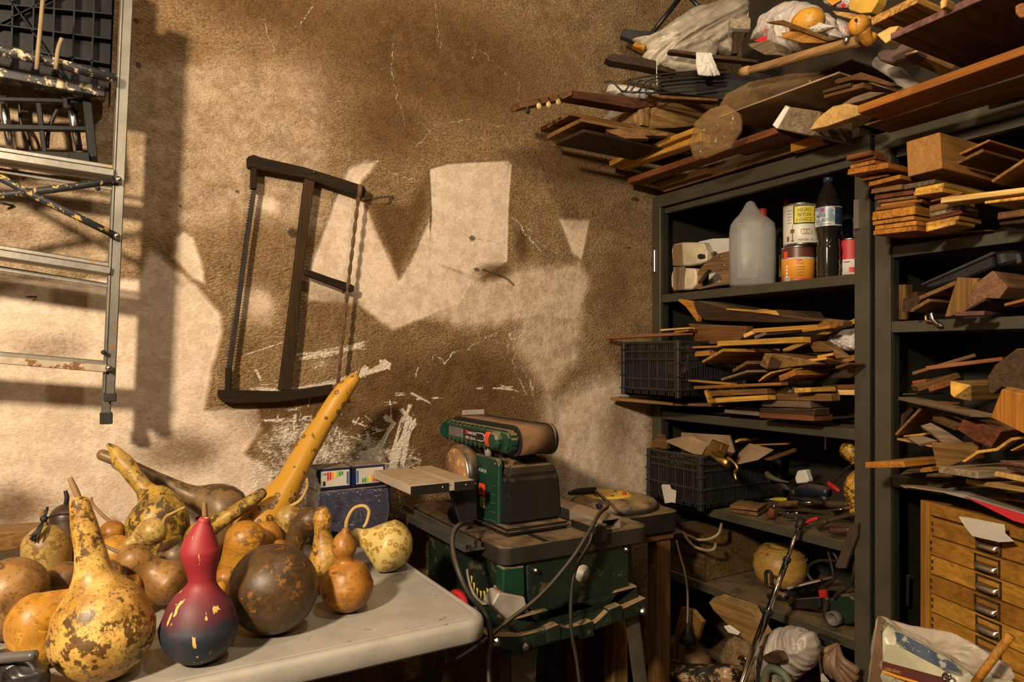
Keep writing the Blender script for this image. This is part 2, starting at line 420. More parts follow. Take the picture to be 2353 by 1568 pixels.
BRASS = plain('brass', (.55, .38, .12), .35, metal=1)
GREEN = plain('machine_green', (.008, .042, .026), .38, var=.2, dust=.8, col2=(.20, .15, .09), amt=.30)
GREEN_DK = plain('machine_dark_green', (.009, .020, .013), .45, var=.3, dust=.8, col2=(.09, .06, .035), amt=.42)
MBLACK = plain('machine_black', (.012, .012, .011), .42, dust=.6, col2=(.10, .07, .04), amt=.32)
RED = plain('red_plastic', (.45, .02, .02), .4)
ORANGE_RED = plain('orange_red_plastic', (.62, .07, .02), .4)
YELLOW = plain('yellow_plastic', (.75, .48, .03), .4, dust=.15)
WHITE = plain('white_plastic', (.72, .70, .66), .45, var=.06)
CREAM = plain('cream_plastic', (.55, .47, .34), .5, dust=.5, col2=(.20, .13, .07), amt=.38)
INK = plain('black_ink', (.01, .01, .01), .6, var=0, bmp=0)
WHITE_INK = plain('white_ink', (.75, .73, .70), .6, var=0, bmp=0)
RED_INK = plain('red_ink', (.55, .02, .03), .5, var=0, bmp=0)
GREEN_INK = plain('green_ink', (.03, .25, .05), .5, var=0, bmp=0)
YELLOW_INK = plain('yellow_ink', (.70, .62, .05), .5, var=.05, bmp=0)
ORANGE_INK = plain('orange_ink', (.70, .30, .03), .5, var=0, bmp=0)
LIME_INK = plain('lime_ink', (.30, .50, .05), .5, var=0, bmp=0)
BLUE_INK = plain('blue_ink', (.05, .12, .35), .4, var=.2, bmp=0)
NAVY = plain('navy_card', (.010, .014, .05), .3, var=.2, bmp=0)
PAPER = plain('paper', (.50, .46, .40), .8, var=.12)
BROWN_INK = plain('brown_ink', (.10, .03, .025), .4, var=0, bmp=0)
TABLE = plain('table_plastic', (.36, .34, .305), .42, var=.10, scale=14, col2=(.22, .17, .12), amt=.36, bmp=.0003, bs=220)
SACK = plain('woven_sack', (.38, .335, .27), .35, var=.3, scale=12, crease=5, col2=(.17, .13, .085), amt=.38)
BAG_W = plain('white_bag', (.50, .46, .43), .35, var=.12, crease=11)
CLOTH_B = plain('black_bag', (.03, .026, .028), .3, var=.5, crease=14)
TAN_CABLE = plain('tan_cable', (.28, .20, .12), .6)
CABLE = plain('black_cable', (.018, .015, .013), .5, dust=.15)
RUBBER = plain('rubber', (.015, .015, .015), .7)
PAINTED = plain('paint_splashed_tube', (.03, .03, .035), .45, col2=(.62, .50, .32), amt=.47, scale=16)
PAINTED_Y = plain('paint_splashed_bar', (.025, .028, .035), .45, col2=(.65, .42, .12), amt=.45, scale=18)
RUSTY = plain('paint_crusted_step', (.48, .40, .30), .5, metal=.3, col2=(.20, .09, .04), amt=.46, scale=12)
GREYP = plain('grey_plate', (.34, .31, .28), .5, dust=.6)

# ---------------------------------------------------------------- wall with its old paint, stains and scratches
WY = 2.15
xs = np.concatenate([np.linspace(-2.4, -.30, 25)[:-1], np.arange(-.30, 1.96, .0036), np.linspace(1.96, 2.45, 10)])
zs = np.concatenate([np.linspace(0, .70, 12)[:-1], np.arange(.70, 2.62, .0036), np.linspace(2.62, 3.1, 8)])
X, Z = np.meshgrid(xs, zs)
def wallpts(pts): return [(lambda p: (p.x, p.z))(on_y(a, b, WY)) for a, b in pts]
def poly_mask(pts, soft):
    P = wallpts(pts); ins = np.zeros(X.shape, bool); dist = np.full(X.shape, 9.0)
    for i in range(len(P)):
        (x1, z1), (x2, z2) = P[i], P[(i+1) % len(P)]
        c = ((z1 > Z) != (z2 > Z)) & (X < (x2-x1) * (Z-z1) / ((z2-z1) or 1e-9) + x1); ins ^= c
        dx, dz = x2-x1, z2-z1; t = np.clip(((X-x1)*dx + (Z-z1)*dz) / (dx*dx+dz*dz+1e-12), 0, 1)
        dist = np.minimum(dist, np.hypot(X-x1-t*dx, Z-z1-t*dz))
    sd = np.where(ins, dist, -dist); return np.clip(.5 + sd / (2*soft), 0, 1)
def ell_mask(cx, cy, rx, ry, ang=0, pw=1.0):
    c = on_y(cx, cy, WY); k = depth_of(c) / FPX; a = math.radians(ang); dx, dz = X - c.x, Z - c.z
    u = (dx*math.cos(a) + dz*math.sin(a)) / (rx*k); v = (-dx*math.sin(a) + dz*math.cos(a)) / (ry*k)
    return np.clip(1.3 - np.hypot(u, v), 0, 1) ** pw
def stroke(acc, pts, w, val=1.0):
    P = wallpts(pts)
    for (x1, z1), (x2, z2) in zip(P, P[1:]):
        dx, dz = x2-x1, z2-z1; ix = (xs > min(x1, x2)-.05) & (xs < max(x1, x2)+.05); iz = (zs > min(z1, z2)-.05) & (zs < max(z1, z2)+.05)
        if not ix.any() or not iz.any(): continue
        s = np.ix_(iz, ix); XX, ZZ = X[s], Z[s]
        t = np.clip(((XX-x1)*dx + (ZZ-z1)*dz) / (dx*dx+dz*dz+1e-12), 0, 1)
        d = np.hypot(XX-x1-t*dx, ZZ-z1-t*dz); ww = w * .0013
        acc[s] = np.maximum(acc[s], np.clip(1.25 - d/ww, 0, 1) * val)
paint = np.zeros(X.shape); grime_dark = np.zeros(X.shape); chip = np.zeros(X.shape); dark_mark = np.zeros(X.shape)
mx = lambda a, b: np.maximum(a, b)
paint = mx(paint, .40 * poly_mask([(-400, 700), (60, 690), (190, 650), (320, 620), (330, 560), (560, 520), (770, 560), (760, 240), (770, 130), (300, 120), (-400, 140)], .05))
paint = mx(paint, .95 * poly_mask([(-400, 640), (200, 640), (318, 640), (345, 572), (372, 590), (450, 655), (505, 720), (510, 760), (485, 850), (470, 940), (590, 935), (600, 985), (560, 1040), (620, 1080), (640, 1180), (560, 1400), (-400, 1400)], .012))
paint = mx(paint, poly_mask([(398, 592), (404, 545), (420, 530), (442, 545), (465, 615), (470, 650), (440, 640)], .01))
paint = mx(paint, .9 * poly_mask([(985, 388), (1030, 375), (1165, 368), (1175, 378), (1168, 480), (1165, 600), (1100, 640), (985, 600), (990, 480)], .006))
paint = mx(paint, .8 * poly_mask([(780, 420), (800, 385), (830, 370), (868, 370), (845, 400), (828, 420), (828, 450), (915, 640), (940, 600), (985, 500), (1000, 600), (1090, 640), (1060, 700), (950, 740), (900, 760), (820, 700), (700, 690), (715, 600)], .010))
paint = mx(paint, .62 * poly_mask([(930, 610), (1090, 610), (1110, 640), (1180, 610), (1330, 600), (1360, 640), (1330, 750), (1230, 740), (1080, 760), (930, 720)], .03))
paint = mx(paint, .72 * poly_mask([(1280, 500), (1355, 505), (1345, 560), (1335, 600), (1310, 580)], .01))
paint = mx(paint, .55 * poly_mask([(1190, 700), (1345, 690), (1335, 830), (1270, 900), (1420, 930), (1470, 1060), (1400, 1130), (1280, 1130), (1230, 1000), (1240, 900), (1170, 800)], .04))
paint = mx(paint, .75 * ell_mask(615, 470, 50, 30, -20)); paint = mx(paint, .6 * ell_mask(590, 700, 60, 60))
grime_dark = mx(grime_dark, 1.0 * ell_mask(1060, 880, 150, 100)); grime_dark = mx(grime_dark, .85 * ell_mask(900, 890, 120, 110)); grime_dark = mx(grime_dark, .9 * ell_mask(1000, 970, 280, 110))
grime_dark = mx(grime_dark, .8 * ell_mask(780, 960, 190, 70)); grime_dark = mx(grime_dark, .65 * ell_mask(640, 960, 130, 60)); grime_dark = mx(grime_dark, .5 * ell_mask(700, 1060, 130, 90))
grime_dark = mx(grime_dark, .85 * ell_mask(1000, 130, 420, 190)); grime_dark = mx(grime_dark, .75 * ell_mask(640, 20, 330, 90)); grime_dark = mx(grime_dark, .75 * ell_mask(900, 280, 140, 120))
grime_dark = mx(grime_dark, .75 * poly_mask([(842, 455), (935, 470), (985, 400), (985, 480), (915, 640)], .02)); grime_dark = mx(grime_dark, .6 * ell_mask(1300, 380, 190, 80))  # the ellipse darkens the wall below the jutting boards
grime_dark = mx(grime_dark, .8 * ell_mask(1200, 560, 26, 50)); grime_dark = mx(grime_dark, .85 * ell_mask(1135, 625, 60, 22, 10)); grime_dark = mx(grime_dark, .5 * ell_mask(1420, 650, 70, 120)); grime_dark = mx(grime_dark, .5 * ell_mask(1420, 1000, 70, 120))
grime_dark = mx(grime_dark, .45 * ell_mask(760, 720, 90, 110)); grime_dark = mx(grime_dark, .35 * ell_mask(600, 560, 120, 90)); grime_dark = mx(grime_dark, .4 * ell_mask(380, 80, 130, 60)); grime_dark = mx(grime_dark, .62 * ell_mask(420, 1040, 130, 60))
grime_dark = mx(grime_dark, .75 * ell_mask(30, 1170, 90, 70)); grime_dark = mx(grime_dark, .45 * ell_mask(120, 800, 100, 50))
for c in [((1085, 548), 12, 8), ((1460, 458), 16, 7), ((1095, 620), 10, 6), ((545, 440), 7, 5), ((673, 535), 14, 14), ((415, 475), 5, 4), ((312, 48), 8, 8), ((318, 150), 8, 10), ((900, 455), 10, 9), ((70, 683), 12, 3), ((1445, 570), 8, 4)]:
    dark_mark = mx(dark_mark, ell_mask(*c[0], c[1], c[2]))
stroke(dark_mark, [(835, 463), (868, 455), (893, 452), (898, 466), (885, 470)], 4); stroke(dark_mark, [(1075, 545), (1130, 555)], 1.5, .7)  # first stroke: dark mark beside the end of the saw's top arm
stroke(dark_mark, [(1110, 620), (1165, 640), (1180, 655)], 6, .8); stroke(dark_mark, [(1230, 350), (1245, 380), (1260, 420)], 6, .6); stroke(dark_mark, [(1320, 390), (1400, 380), (1440, 400)], 4, .5)
RS = random.Random(3)
def wiggly(pts, st=9, j=2.6):
    out = []
    for (a, b), (c_, d_) in zip(pts, pts[1:]):
        k = max(1, int(math.hypot(c_-a, d_-b) / st)); out += [(a + (c_-a)*i/k + RS.gauss(0, j), b + (d_-b)*i/k + RS.gauss(0, j)) for i in range(k)]
    return out + [pts[-1]]
def streaks(pts, n, spread, w, val):
    for _ in range(n):
        j = [(a + RS.gauss(0, spread), b + RS.gauss(0, spread)) for a, b in pts]; stroke(chip, j, RS.uniform(.3, 1) * w, val * RS.uniform(.6, 1))
streaks([(690, 822), (770, 812), (838, 797)], 9, 5, 4, .9); streaks([(690, 895), (760, 882), (800, 868), (845, 850)], 8, 4, 5, .95)
streaks([(840, 860), (875, 845)], 8, 5, 7, 1); streaks([(878, 832), (895, 840)], 6, 4, 6, 1); streaks([(563, 815), (650, 785)], 3, 3, 3, .8); streaks([(590, 850), (600, 875)], 3, 2, 5, .9)
streaks([(580, 890), (680, 895)], 6, 5, 4, .7)
for p in [[(905, 1075), (935, 960), (925, 945)], [(900, 1050), (925, 975), (945, 930)], [(925, 1070), (935, 1010), (950, 970)], [(870, 1030), (905, 975), (885, 960)], [(895, 1090), (915, 1020)]]: streaks(p, 5, 4, 5, 1)
for p in [[(810, 970), (850, 985), (880, 990)], [(790, 1010), (850, 1000), (900, 985)], [(690, 1000), (720, 975), (730, 1040)], [(870, 1070), (960, 1050)], [(940, 1050), (970, 1060)], [(640, 1010), (660, 1060)], [(650, 1030), (690, 1090)],
          [(600, 965), (680, 968)], [(660, 945), (690, 940)], [(680, 950), (685, 985)], [(895, 920), (900, 960)], [(885, 927), (910, 924)], [(905, 907), (930, 905)], [(955, 920), (1022, 914)], [(945, 905), (985, 930)], [(1095, 893), (1110, 891)], [(1135, 890), (1180, 894)], [(1150, 885), (1190, 900)]]: streaks(p, 3, 2, 2.4, .8)
for p in [[(985, 835), (1000, 815), (1010, 825), (1025, 838), (1040, 815), (1055, 805)], [(1075, 805), (1085, 795), (1120, 775), (1150, 762)], [(955, 865), (962, 845)], [(1165, 740), (1185, 750), (1180, 765), (1165, 765), (1175, 780)], [(1180, 782), (1205, 765), (1225, 700)], [(1165, 820), (1170, 790)], [(1178, 835), (1182, 790)],
          [(1180, 835), (1190, 870), (1210, 900), (1205, 910)], [(1200, 845), (1220, 880), (1228, 920)], [(1195, 500), (1240, 560), (1285, 585)], [(1180, 500), (1215, 545), (1260, 600)], [(900, 400), (960, 415)], [(840, 380), (870, 370)]]: streaks(wiggly(p, 6, 1.8), 3, 1.5, 2.2, .62)
for p in [[(605, 40), (620, 90), (632, 130)], [(905, 95), (900, 160), (930, 290)], [(1000, 0), (1005, 60), (1012, 110)], [(1070, 150), (1100, 112), (1120, 130), (1190, 190), (1195, 300)], [(720, 10), (690, 60), (650, 40)], [(760, 235), (830, 238)], [(1000, 290), (1080, 275)], [(940, 260), (1020, 330)], [(1120, 280), (1190, 300)], [(880, 560), (900, 600)],
          [(800, 560), (880, 690)], [(740, 540), (760, 650)], [(960, 340), (985, 300)], [(1060, 310), (1160, 330)]]: stroke(chip, wiggly(p), 2.6, .42)
for _ in range(90):
    a, b = RS.uniform(560, 960), RS.uniform(925, 1130); g = RS.uniform(-1.2, 1.9); l = RS.uniform(8, 45)
    stroke(chip, [(a, b), (a + l*math.cos(g)*.5, b + l*math.sin(g))], RS.uniform(.8, 2.6), RS.uniform(.4, .8))
for _ in range(60):
    a, b = RS.uniform(600, 1230), RS.uniform(780, 950); stroke(chip, [(a, b), (a + RS.uniform(-3, 3), b + RS.uniform(-3, 3))], RS.uniform(.6, 1.6), .5)
chip = mx(chip, .40 * np.clip(poly_mask([(585, 1000), (640, 960), (720, 950), (800, 985), (900, 1000), (980, 1040), (960, 1110), (800, 1080), (690, 1180), (600, 1180), (560, 1080)], .03), 0, 1))
chip = mx(chip, .30 * ell_mask(760, 830, 120, 60)); grime_dark = mx(grime_dark, .95 * poly_mask([(900, 790), (970, 815), (1090, 810), (1180, 840), (1215, 920), (1250, 1010), (1230, 1120), (760, 1120), (800, 960), (860, 860)], .11))
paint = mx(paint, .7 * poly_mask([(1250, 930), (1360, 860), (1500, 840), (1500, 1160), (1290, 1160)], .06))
nx, nz = len(xs), len(zs)
wm = bpy.data.meshes.new('wall_back'); wm.vertices.add(nx*nz)
wm.vertices.foreach_set('co', np.stack([X.ravel(), np.full(nx*nz, WY), Z.ravel()], 1).astype(np.float32).ravel())
ii, jj = np.meshgrid(np.arange(nx-1), np.arange(nz-1)); a0 = (jj*nx + ii).ravel()
quad = np.stack([a0, a0+1, a0+nx+1, a0+nx], 1).astype(np.int32)
wm.loops.add(quad.size); wm.loops.foreach_set('vertex_index', quad.ravel()); wm.polygons.add(len(quad))
wm.polygons.foreach_set('loop_start', np.arange(0, quad.size, 4, dtype=np.int32)); wm.update(calc_edges=True)
for nm, arr in (('paint', paint), ('grime_dark', grime_dark), ('chip', chip), ('dark_mark', dark_mark)):
    at_ = wm.attributes.new(nm, 'FLOAT', 'POINT'); at_.data.foreach_set('value', arr.astype(np.float32).ravel())
m, t, b = _tree('old_plaster'); n = N(t); tc = n('ShaderNodeTexCoord'); co = tc.outputs['Object']
att = {k: n('ShaderNodeAttribute', attribute_name=k).outputs['Fac'] for k in ('paint', 'grime_dark', 'chip', 'dark_mark')}
mp = n('ShaderNodeMapping'); mp.inputs['Rotation'].default_value = (0, .5, 0); mp.inputs['Scale'].default_value = (1, 1, 1.9); n.link(co, mp.inputs[0])
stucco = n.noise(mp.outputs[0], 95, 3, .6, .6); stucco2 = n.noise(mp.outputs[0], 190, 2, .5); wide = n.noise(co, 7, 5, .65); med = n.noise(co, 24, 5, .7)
rag = n.math('ADD', n.math('MULTIPLY_ADD', med, .7, -.35), n.math('MULTIPLY_ADD', stucco, .6, -.3))
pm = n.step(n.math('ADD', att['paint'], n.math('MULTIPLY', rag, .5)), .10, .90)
gm = n.step(n.math('ADD', att['grime_dark'], n.math('MULTIPLY_ADD', rag, .6, n.math('MULTIPLY_ADD', wide, .5, -.25))), .05, .80)
col = n.mix(n.step(n.math('ADD', n.math('MULTIPLY', wide, .6), n.math('MULTIPLY', med, .4)), .36, .62), (.25, .155, .072), (.40, .270, .145))
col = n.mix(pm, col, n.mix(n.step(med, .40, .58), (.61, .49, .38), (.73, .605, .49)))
pit_shade = n.math('MULTIPLY', n.step(stucco, .50, .60), n.math('SUBTRACT', 1, n.math('MULTIPLY', pm, .72)))  # relief shading of the stucco painted in as dark flecks
col = n.mix(n.math('MULTIPLY', pit_shade, .5), col, (.11, .064, .028))
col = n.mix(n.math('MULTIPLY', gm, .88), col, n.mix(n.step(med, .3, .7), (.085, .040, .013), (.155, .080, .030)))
speck = n.math('MULTIPLY', n.step(n.noise(co, 60, 4, .75), .66, .72), .75); col = n.mix(speck, col, (.13, .08, .04))
cm = n.step(n.math('ADD', att['chip'], n.math('MULTIPLY', n.math('MULTIPLY', rag, n.step(att['chip'], .05, .4)), 1.6)), .25, .60)
col = n.mix(n.math('MULTIPLY', cm, .95), col, (.78, .69, .58))
sm_ = n.step(n.math('ADD', att['dark_mark'], n.math('MULTIPLY', rag, 1.2)), .3, .8); col = n.mix(n.math('MULTIPLY', sm_, .85), col, (.05, .032, .02))
n.link(col, b.inputs['Base Color']); b.inputs['Roughness'].default_value = .88; b.inputs['Specular IOR Level'].default_value = .25
rel = n.math('MULTIPLY', n.math('ADD', stucco, n.math('MULTIPLY', stucco2, .4)), n.math('SUBTRACT', 1, n.math('MULTIPLY', pm, .86)))
rel = n.math('MULTIPLY', rel, n.math('SUBTRACT', 1, n.math('MULTIPLY', gm, .35)))
rel = n.math('ADD', rel, n.math('MULTIPLY', cm, .12)); rel = n.math('ADD', rel, n.math('MULTIPLY', wide, .8))
bump(n, b, rel, .0115, 1.0)
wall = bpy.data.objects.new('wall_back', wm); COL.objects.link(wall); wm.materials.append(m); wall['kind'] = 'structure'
PLASTER2 = plain('side_plaster', (.09, .068, .048), .9, var=.3, scale=4, bmp=.004, bs=90)
CONCRETE = plain('concrete_floor', (.045, .034, .024), .85, var=.4, scale=6, bmp=.002, bs=60)
def shell(name, mb, mt): o = single(name, None, None, mb, mt); o['kind'] = 'structure'; return o
shell('floor', MB().box(-2.45, 2.6, -2.6, 2.3, -.06, 0), CONCRETE)
shell('wall_right', MB().box(2.45, 2.6, -2.6, 2.15, 0, 3.1), plain('darkened_plaster', (.035, .026, .018), .95, var=.3, scale=4, bmp=.004, bs=90))  # plaster colour darkened to give dark gaps behind the clutter
shell('wall_left', MB().box(-2.55, -2.4, -2.6, 2.15, 0, 3.1), PLASTER2)
shell('ceiling', MB().box(-2.55, 2.6, -2.6, 2.3, 3.1, 3.2), PLASTER2)

# ---------------------------------------------------------------- two steel cabinets along the right wall
CX = 1.92
def cabinet(y0, y1, top, shelves, label, hinge_ys):
    t = thing('steel_cabinet', label, 'cabinet', (2.14, (y0+y1)/2, 0))
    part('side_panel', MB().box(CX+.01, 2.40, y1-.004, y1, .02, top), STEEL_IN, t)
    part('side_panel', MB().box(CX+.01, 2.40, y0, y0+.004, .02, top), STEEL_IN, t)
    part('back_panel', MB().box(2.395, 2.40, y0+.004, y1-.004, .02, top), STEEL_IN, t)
    part('top_panel', MB().box(CX, 2.40, y0, y1, top-.004, top), STEEL_DK, t)
    part('top_fascia', MB().box(CX-.002, CX+.014, y0, y1, top-.048, top), STEEL_DK, t, .002)
    part('door_stop', MB().box(CX+.022, CX+.045, y0+.05, y1-.05, top-.072, top-.05), STEEL_DK, t)
    for a, bb in ((y0, y0+.047), (y1-.047, y1)):
        p = part('front_post', MB().box(CX-.002, CX+.014, a, bb, 0, top-.048), STEEL_DK, t, .002)
        part('post_return', MB().box(CX+.014, CX+.042, *((bb-.003, bb) if a == y0 else (a, a+.003)), 0, top-.048), STEEL_IN, p)
    for z in shelves:
        part('shelf', MB().box(CX+.004, 2.394, y0+.006, y1-.006, z-.028, z).box(CX+.003, CX+.008, y0+.05, y1-.05, z-.03, z+.001), STEEL_DK, t, .001)
    for (hy, hz) in hinge_ys:
        part('hinge', MB().box(CX-.010, CX-.001, hy-.009, hy+.009, hz-.045, hz+.045), STEEL, t, .002, label='bare metal hinge pin')
    return t
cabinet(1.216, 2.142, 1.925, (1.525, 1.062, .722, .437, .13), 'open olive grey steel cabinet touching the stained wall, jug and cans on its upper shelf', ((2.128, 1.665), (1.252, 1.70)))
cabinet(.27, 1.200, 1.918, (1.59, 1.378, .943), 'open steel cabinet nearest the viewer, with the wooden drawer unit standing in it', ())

# ---------------------------------------------------------------- folding table
tb = thing('folding_table', 'pale grey plastic folding table carrying the pile of gourds', 'table', (.05, 1.65, 0))
def rrect(x0, x1, y0, y1, r, n=8):
    out = []
    for cx, cy, a0 in ((x1-r, y1-r, 0), (x0+r, y1-r, 90), (x0+r, y0+r, 180), (x1-r, y0+r, 270)):
        out += [(cx + r*math.cos(math.radians(a0 + 90*i/n)), cy + r*math.sin(math.radians(a0 + 90*i/n))) for i in range(n+1)]
    return out
def loft(mb, rings, smooth=True, caps=True):
    k = len(rings[0]); vs = [v for r in rings for v in r]
    fs = [(i*k+j, i*k+(j+1) % k, (i+1)*k+(j+1) % k, (i+1)*k+j) for i in range(len(rings)-1) for j in range(k)]
    mb.add(vs, fs, smooth)
    if caps: mb.add(rings[0], [tuple(range(k))[::-1]]); mb.add(rings[-1], [tuple(range(k))])
    return mb
TX0, TX1, TY0, TY1, TZ = -1.0, .697, 1.262, 2.03, .74
rr = lambda e, z: [Vector((x, y, z)) for x, y in rrect(TX0+e, TX1-e, TY0+e, TY1-e, .055-e*.5)]
part('tabletop', loft(MB(), [rr(.004, TZ-.046), rr(0, TZ-.04), rr(0, TZ-.012), rr(.003, TZ-.005), rr(.009, TZ-.0005), rr(.016, TZ+.001), rr(.019, TZ-.0012), rr(.023, TZ-.0012), rr(.026, TZ)]), TABLE, tb)
for sx in (-.85, .42):
    for sy in (1.36, 1.93): part('leg', MB().tube([(sx, sy, TZ-.05), (sx, sy, .0)], .014, 10, 1), plain('table_leg_steel', (.16, .15, .14), .4, metal=.6), tb)
    part('leg_brace', MB().tube([(sx, 1.36, .25), (sx, 1.93, .25)], .011, 8, 1), plain('table_leg_steel', (0, 0, 0)), tb)
# ---------------------------------------------------------------- frame saw hanging on the wall
fs_ = thing('frame_saw', 'old wooden frame saw with dark beams hanging on the stained wall', 'saw', on_y(660, 920, 2.13))
SY = 2.108
sawp = lambda name, pts, dep, mm, y=SY, bev=.002: slab('F', name, None, pts, ('y', y), dep, mm, parent=fs_, bev=bev)
W_OLD = W_OLD_X
sawp('top_arm', [(569, 360), (583, 355), (598, 361), (700, 384), (790, 412), (836, 427), (842, 436), (838, 452), (826, 452), (790, 440), (700, 409), (640, 398), (595, 390), (571, 384)], .028, W_OLD_X)
sawp('bottom_arm', [(502, 897), (560, 898), (640, 900), (700, 894), (765, 884), (784, 888), (782, 902), (765, 908), (700, 917), (640, 925), (545, 928), (515, 926), (503, 915)], .028, W_OLD_X)
sawp('stretcher', [(702, 404), (725, 410), (712, 500), (695, 640), (685, 760), (668, 898), (641, 897), (655, 790), (674, 640), (690, 500)], .022, wood('stretcher_wood', (.040, .020, .008), 2, dust=.03, rough=.8), SY+.003)
bl = [(580, 432), (590, 432), (572, 560), (551, 720), (533, 850), (521, 850), (540, 720), (560, 560)]
sawp('blade', bl, .0016, plain('old_saw_steel', (.05, .042, .036), .45, metal=.7), SY+.008, 0)
th = MB(); NT = 64
for i in range(NT):
    u = i / NT; ax, ay = 580 + (521-580)*u, 432 + (850-432)*u; a2, b2 = 580 + (521-580)*(i+.8)/NT, 432 + (850-432)*(i+.8)/NT
    th.prism([on_y(ax, ay, SY+.008), on_y(a2, b2, SY+.008), on_y((ax+a2)/2-4.5, (ay+b2)/2, SY+.008)], (0, .0012, 0))
part('saw_teeth', th, MATS['old_saw_steel'], fs_)
for p in ([(577, 382), (591, 382), (590, 434), (576, 434)], [(519, 845), (534, 845), (531, 900), (518, 900)]): sawp('blade_pin', p, .016, W_OLD_Z, SY+.001)
sawp('toggle_bar', [(702, 618), (710, 620), (760, 638), (805, 652), (815, 658), (813, 670), (803, 672), (760, 655), (700, 632)], .014, W_OLD_X, SY-.004)
cd = MB(); ROPE = plain('old_cord', (.11, .06, .03), .9)
for ph in (0, math.pi):
    pp = []
    for i in range(60):
        u = i/59; px = 826 + (800-826)*min(u/.48, 1) if u < .48 else 800 + (775-800)*(u-.48)/.52; py = 432 + (895-432)*u
        p = on_y(px, py, SY-.004); a = u*46 + ph; pp.append(p + Vector((math.cos(a), math.sin(a), 0))*.0032)
    cd.tube(pp, .0034, 6, 1)
part('twisted_cord', cd, ROPE, fs_)
part('cord_binding', MB().tube([on_y(828, 425, SY-.006), on_y(826, 452, SY-.006)], .008, 8, 1), ROPE, fs_); part('cord_binding', MB().tube([on_y(772, 884, SY-.006), on_y(775, 908, SY-.006)], .011, 8, 1), ROPE, fs_)
part('hanging_nail', MB().tube([on_y(722, 396, 2.10), on_y(722, 396, 2.149)], .0025, 6, 1), STEEL, fs_)

# ---------------------------------------------------------------- aluminium stepladder on the wall
ld = thing('stepladder', 'paint-spattered aluminium stepladder hanging at the edge of the wall', 'ladder', on_y(150, 970, 2.0))
LY = 1.93
def bar(name, a, b, w, dep, mm, y, par=ld, up=None):
    """flat bar between two pixels, w pixels wide"""
    A, B = on_y(*a, y), on_y(*b, y); u = (B-A); s = Vector((-u.z, 0, u.x)).normalized() * (w/FPX*depth_of(A))
    return part(name, MB().quadbox(A - s/2, u, (0, dep, 0), s), mm, par, .002)
fr = bar('front_rail', (294, -40), (249, 918), 25, .05, ALU, LY); bar('rail_flange', (282, -40), (239, 905), 7, .012, ALU, LY-.003, fr)
part('rubber_foot', MB().quadbox(on_y(238, 905, LY-.002), (.027, 0, 0), (0, .056, 0), (0, 0, -.020)), RUBBER, fr, .002)
rr_ = bar('rear_rail', (285, 0), (243, 960), 19, .03, ALU, LY+.07)
part('rubber_foot', MB().quadbox(on_y(229, 950, LY+.068), (.028, 0, 0), (0, .034, 0), (0, 0, -.028)), RUBBER, rr_, .002)
bar('front_rail', (-330, -40), (-330, 918), 25, .05, ALU, LY); bar('rear_rail', (-320, 0), (-330, 960), 19, .03, ALU, LY+.07)
def step(a, b, mm=ALU, low=True):
    s = bar('step', a, b, 20, .075, mm, LY-.012)
    bar('step_lip', (a[0], a[1]-15), (b[0]-2, b[1]-13), 12, .004, ALU, LY+.052, s)
    if low: bar('step_lip', (a[0], a[1]+34), (b[0], b[1]+36), 13, .003, ALU, LY+.050, s)
step((-330, 305), (263, 397)); step((-330, 530), (255, 622)); step((-330, 800), (246, 848), RUSTY, False)
def rod(name, pts, r, mm, y, par=ld): return part(name, MB().tube([on_y(a, b, y) for a, b in pts], r, 8, 1), mm, par)
rod('brace_rod', [(-120, 340), (0, 408), (60, 440), (130, 475), (268, 543)], .0085, PAINTED_Y, LY-.014); rod('brace_rod', [(-160, 475), (0, 449), (120, 436), (270, 414)], .0085, PAINTED_Y, LY-.008)
for p in ((268, 543), (272, 414), (250, 846)): part('rivet', MB().lathe(on_y(*p, LY-.012), [(.008, 0), (.008, -.008), (.004, -.012)], 10, axis=(0, 1, 0)), STEEL, ld)
rod('paint_tube', [(-200, 70), (0, 116), (130, 145), (268, 182)], .0125, PAINTED, LY-.02)
for p in ((225, 433), (238, 810)): part('step_bolt', MB().sphere(on_y(*p, LY-.014), .006, 8), RUBBER, ld)

# two black plastic crates hung behind the ladder
def ribbed(t, pts, y, nu, nv, mm, dep, w=.003, diag=False):
    """ribs between four corner pixels (tl, tr, br, bl)"""
    P = [on_y(*p, y) for p in pts]; L = lambda u, v: P[0].lerp(P[1], u).lerp(P[3].lerp(P[2], u), v)
    for i in range(nu+1):
        a, b = L(i/nu, 0), L(i/nu, 1); part('rib', MB().quadbox(a, b-a, (w, 0, 0), (0, dep, 0)), mm, t)
    for j in range(nv+1):
        a, b = L(0, j/nv), L(1, j/nv); part('rib', MB().quadbox(a, b-a, (0, 0, w), (0, dep, 0)), mm, t)
    if diag:
        for (u0, v0, u1, v1) in ((.3, 0, .75, 1), (.95, .05, .2, .8), (.1, .05, .3, .4)):
            a, b = L(u0, v0), L(u1, v1); part('rib', MB().quadbox(a, b-a, (w, 0, 0), (0, dep*.7, 0)), mm, t)
CRATE_K = plain('crate_black', (.0065, .0065, .010), .5, col2=(.2, .17, .13), amt=.25, scale=12, spec=.3)
c1 = thing('plastic_crate', 'black crate with its gridded underside showing, uppermost behind the stepladder', 'crate', on_y(120, 215, 2.0))
CY = 1.985
slab('F', 'crate_floor', None, [(-180, -80), (262, -80), (252, 208), (-180, 120)], ('y', CY+.022), .006, CRATE_K, parent=c1)
ribbed(c1, [(-180, -90), (262, -80), (250, 205), (-180, 118)], CY, 9, 5, CRATE_K, .022, .0035, True)
slab('F', 'crate_rim', None, [(-180, 120), (245, 200), (240, 222), (-180, 142)], ('y', CY-.012), .05, PAINTED, parent=c1)
part('crate_wall', MB().quadbox(on_y(262, -80, CY), on_y(250, 208, CY) - on_y(262, -80, CY), (.004, 0, 0), (0, .13, 0)), CRATE_K, c1)
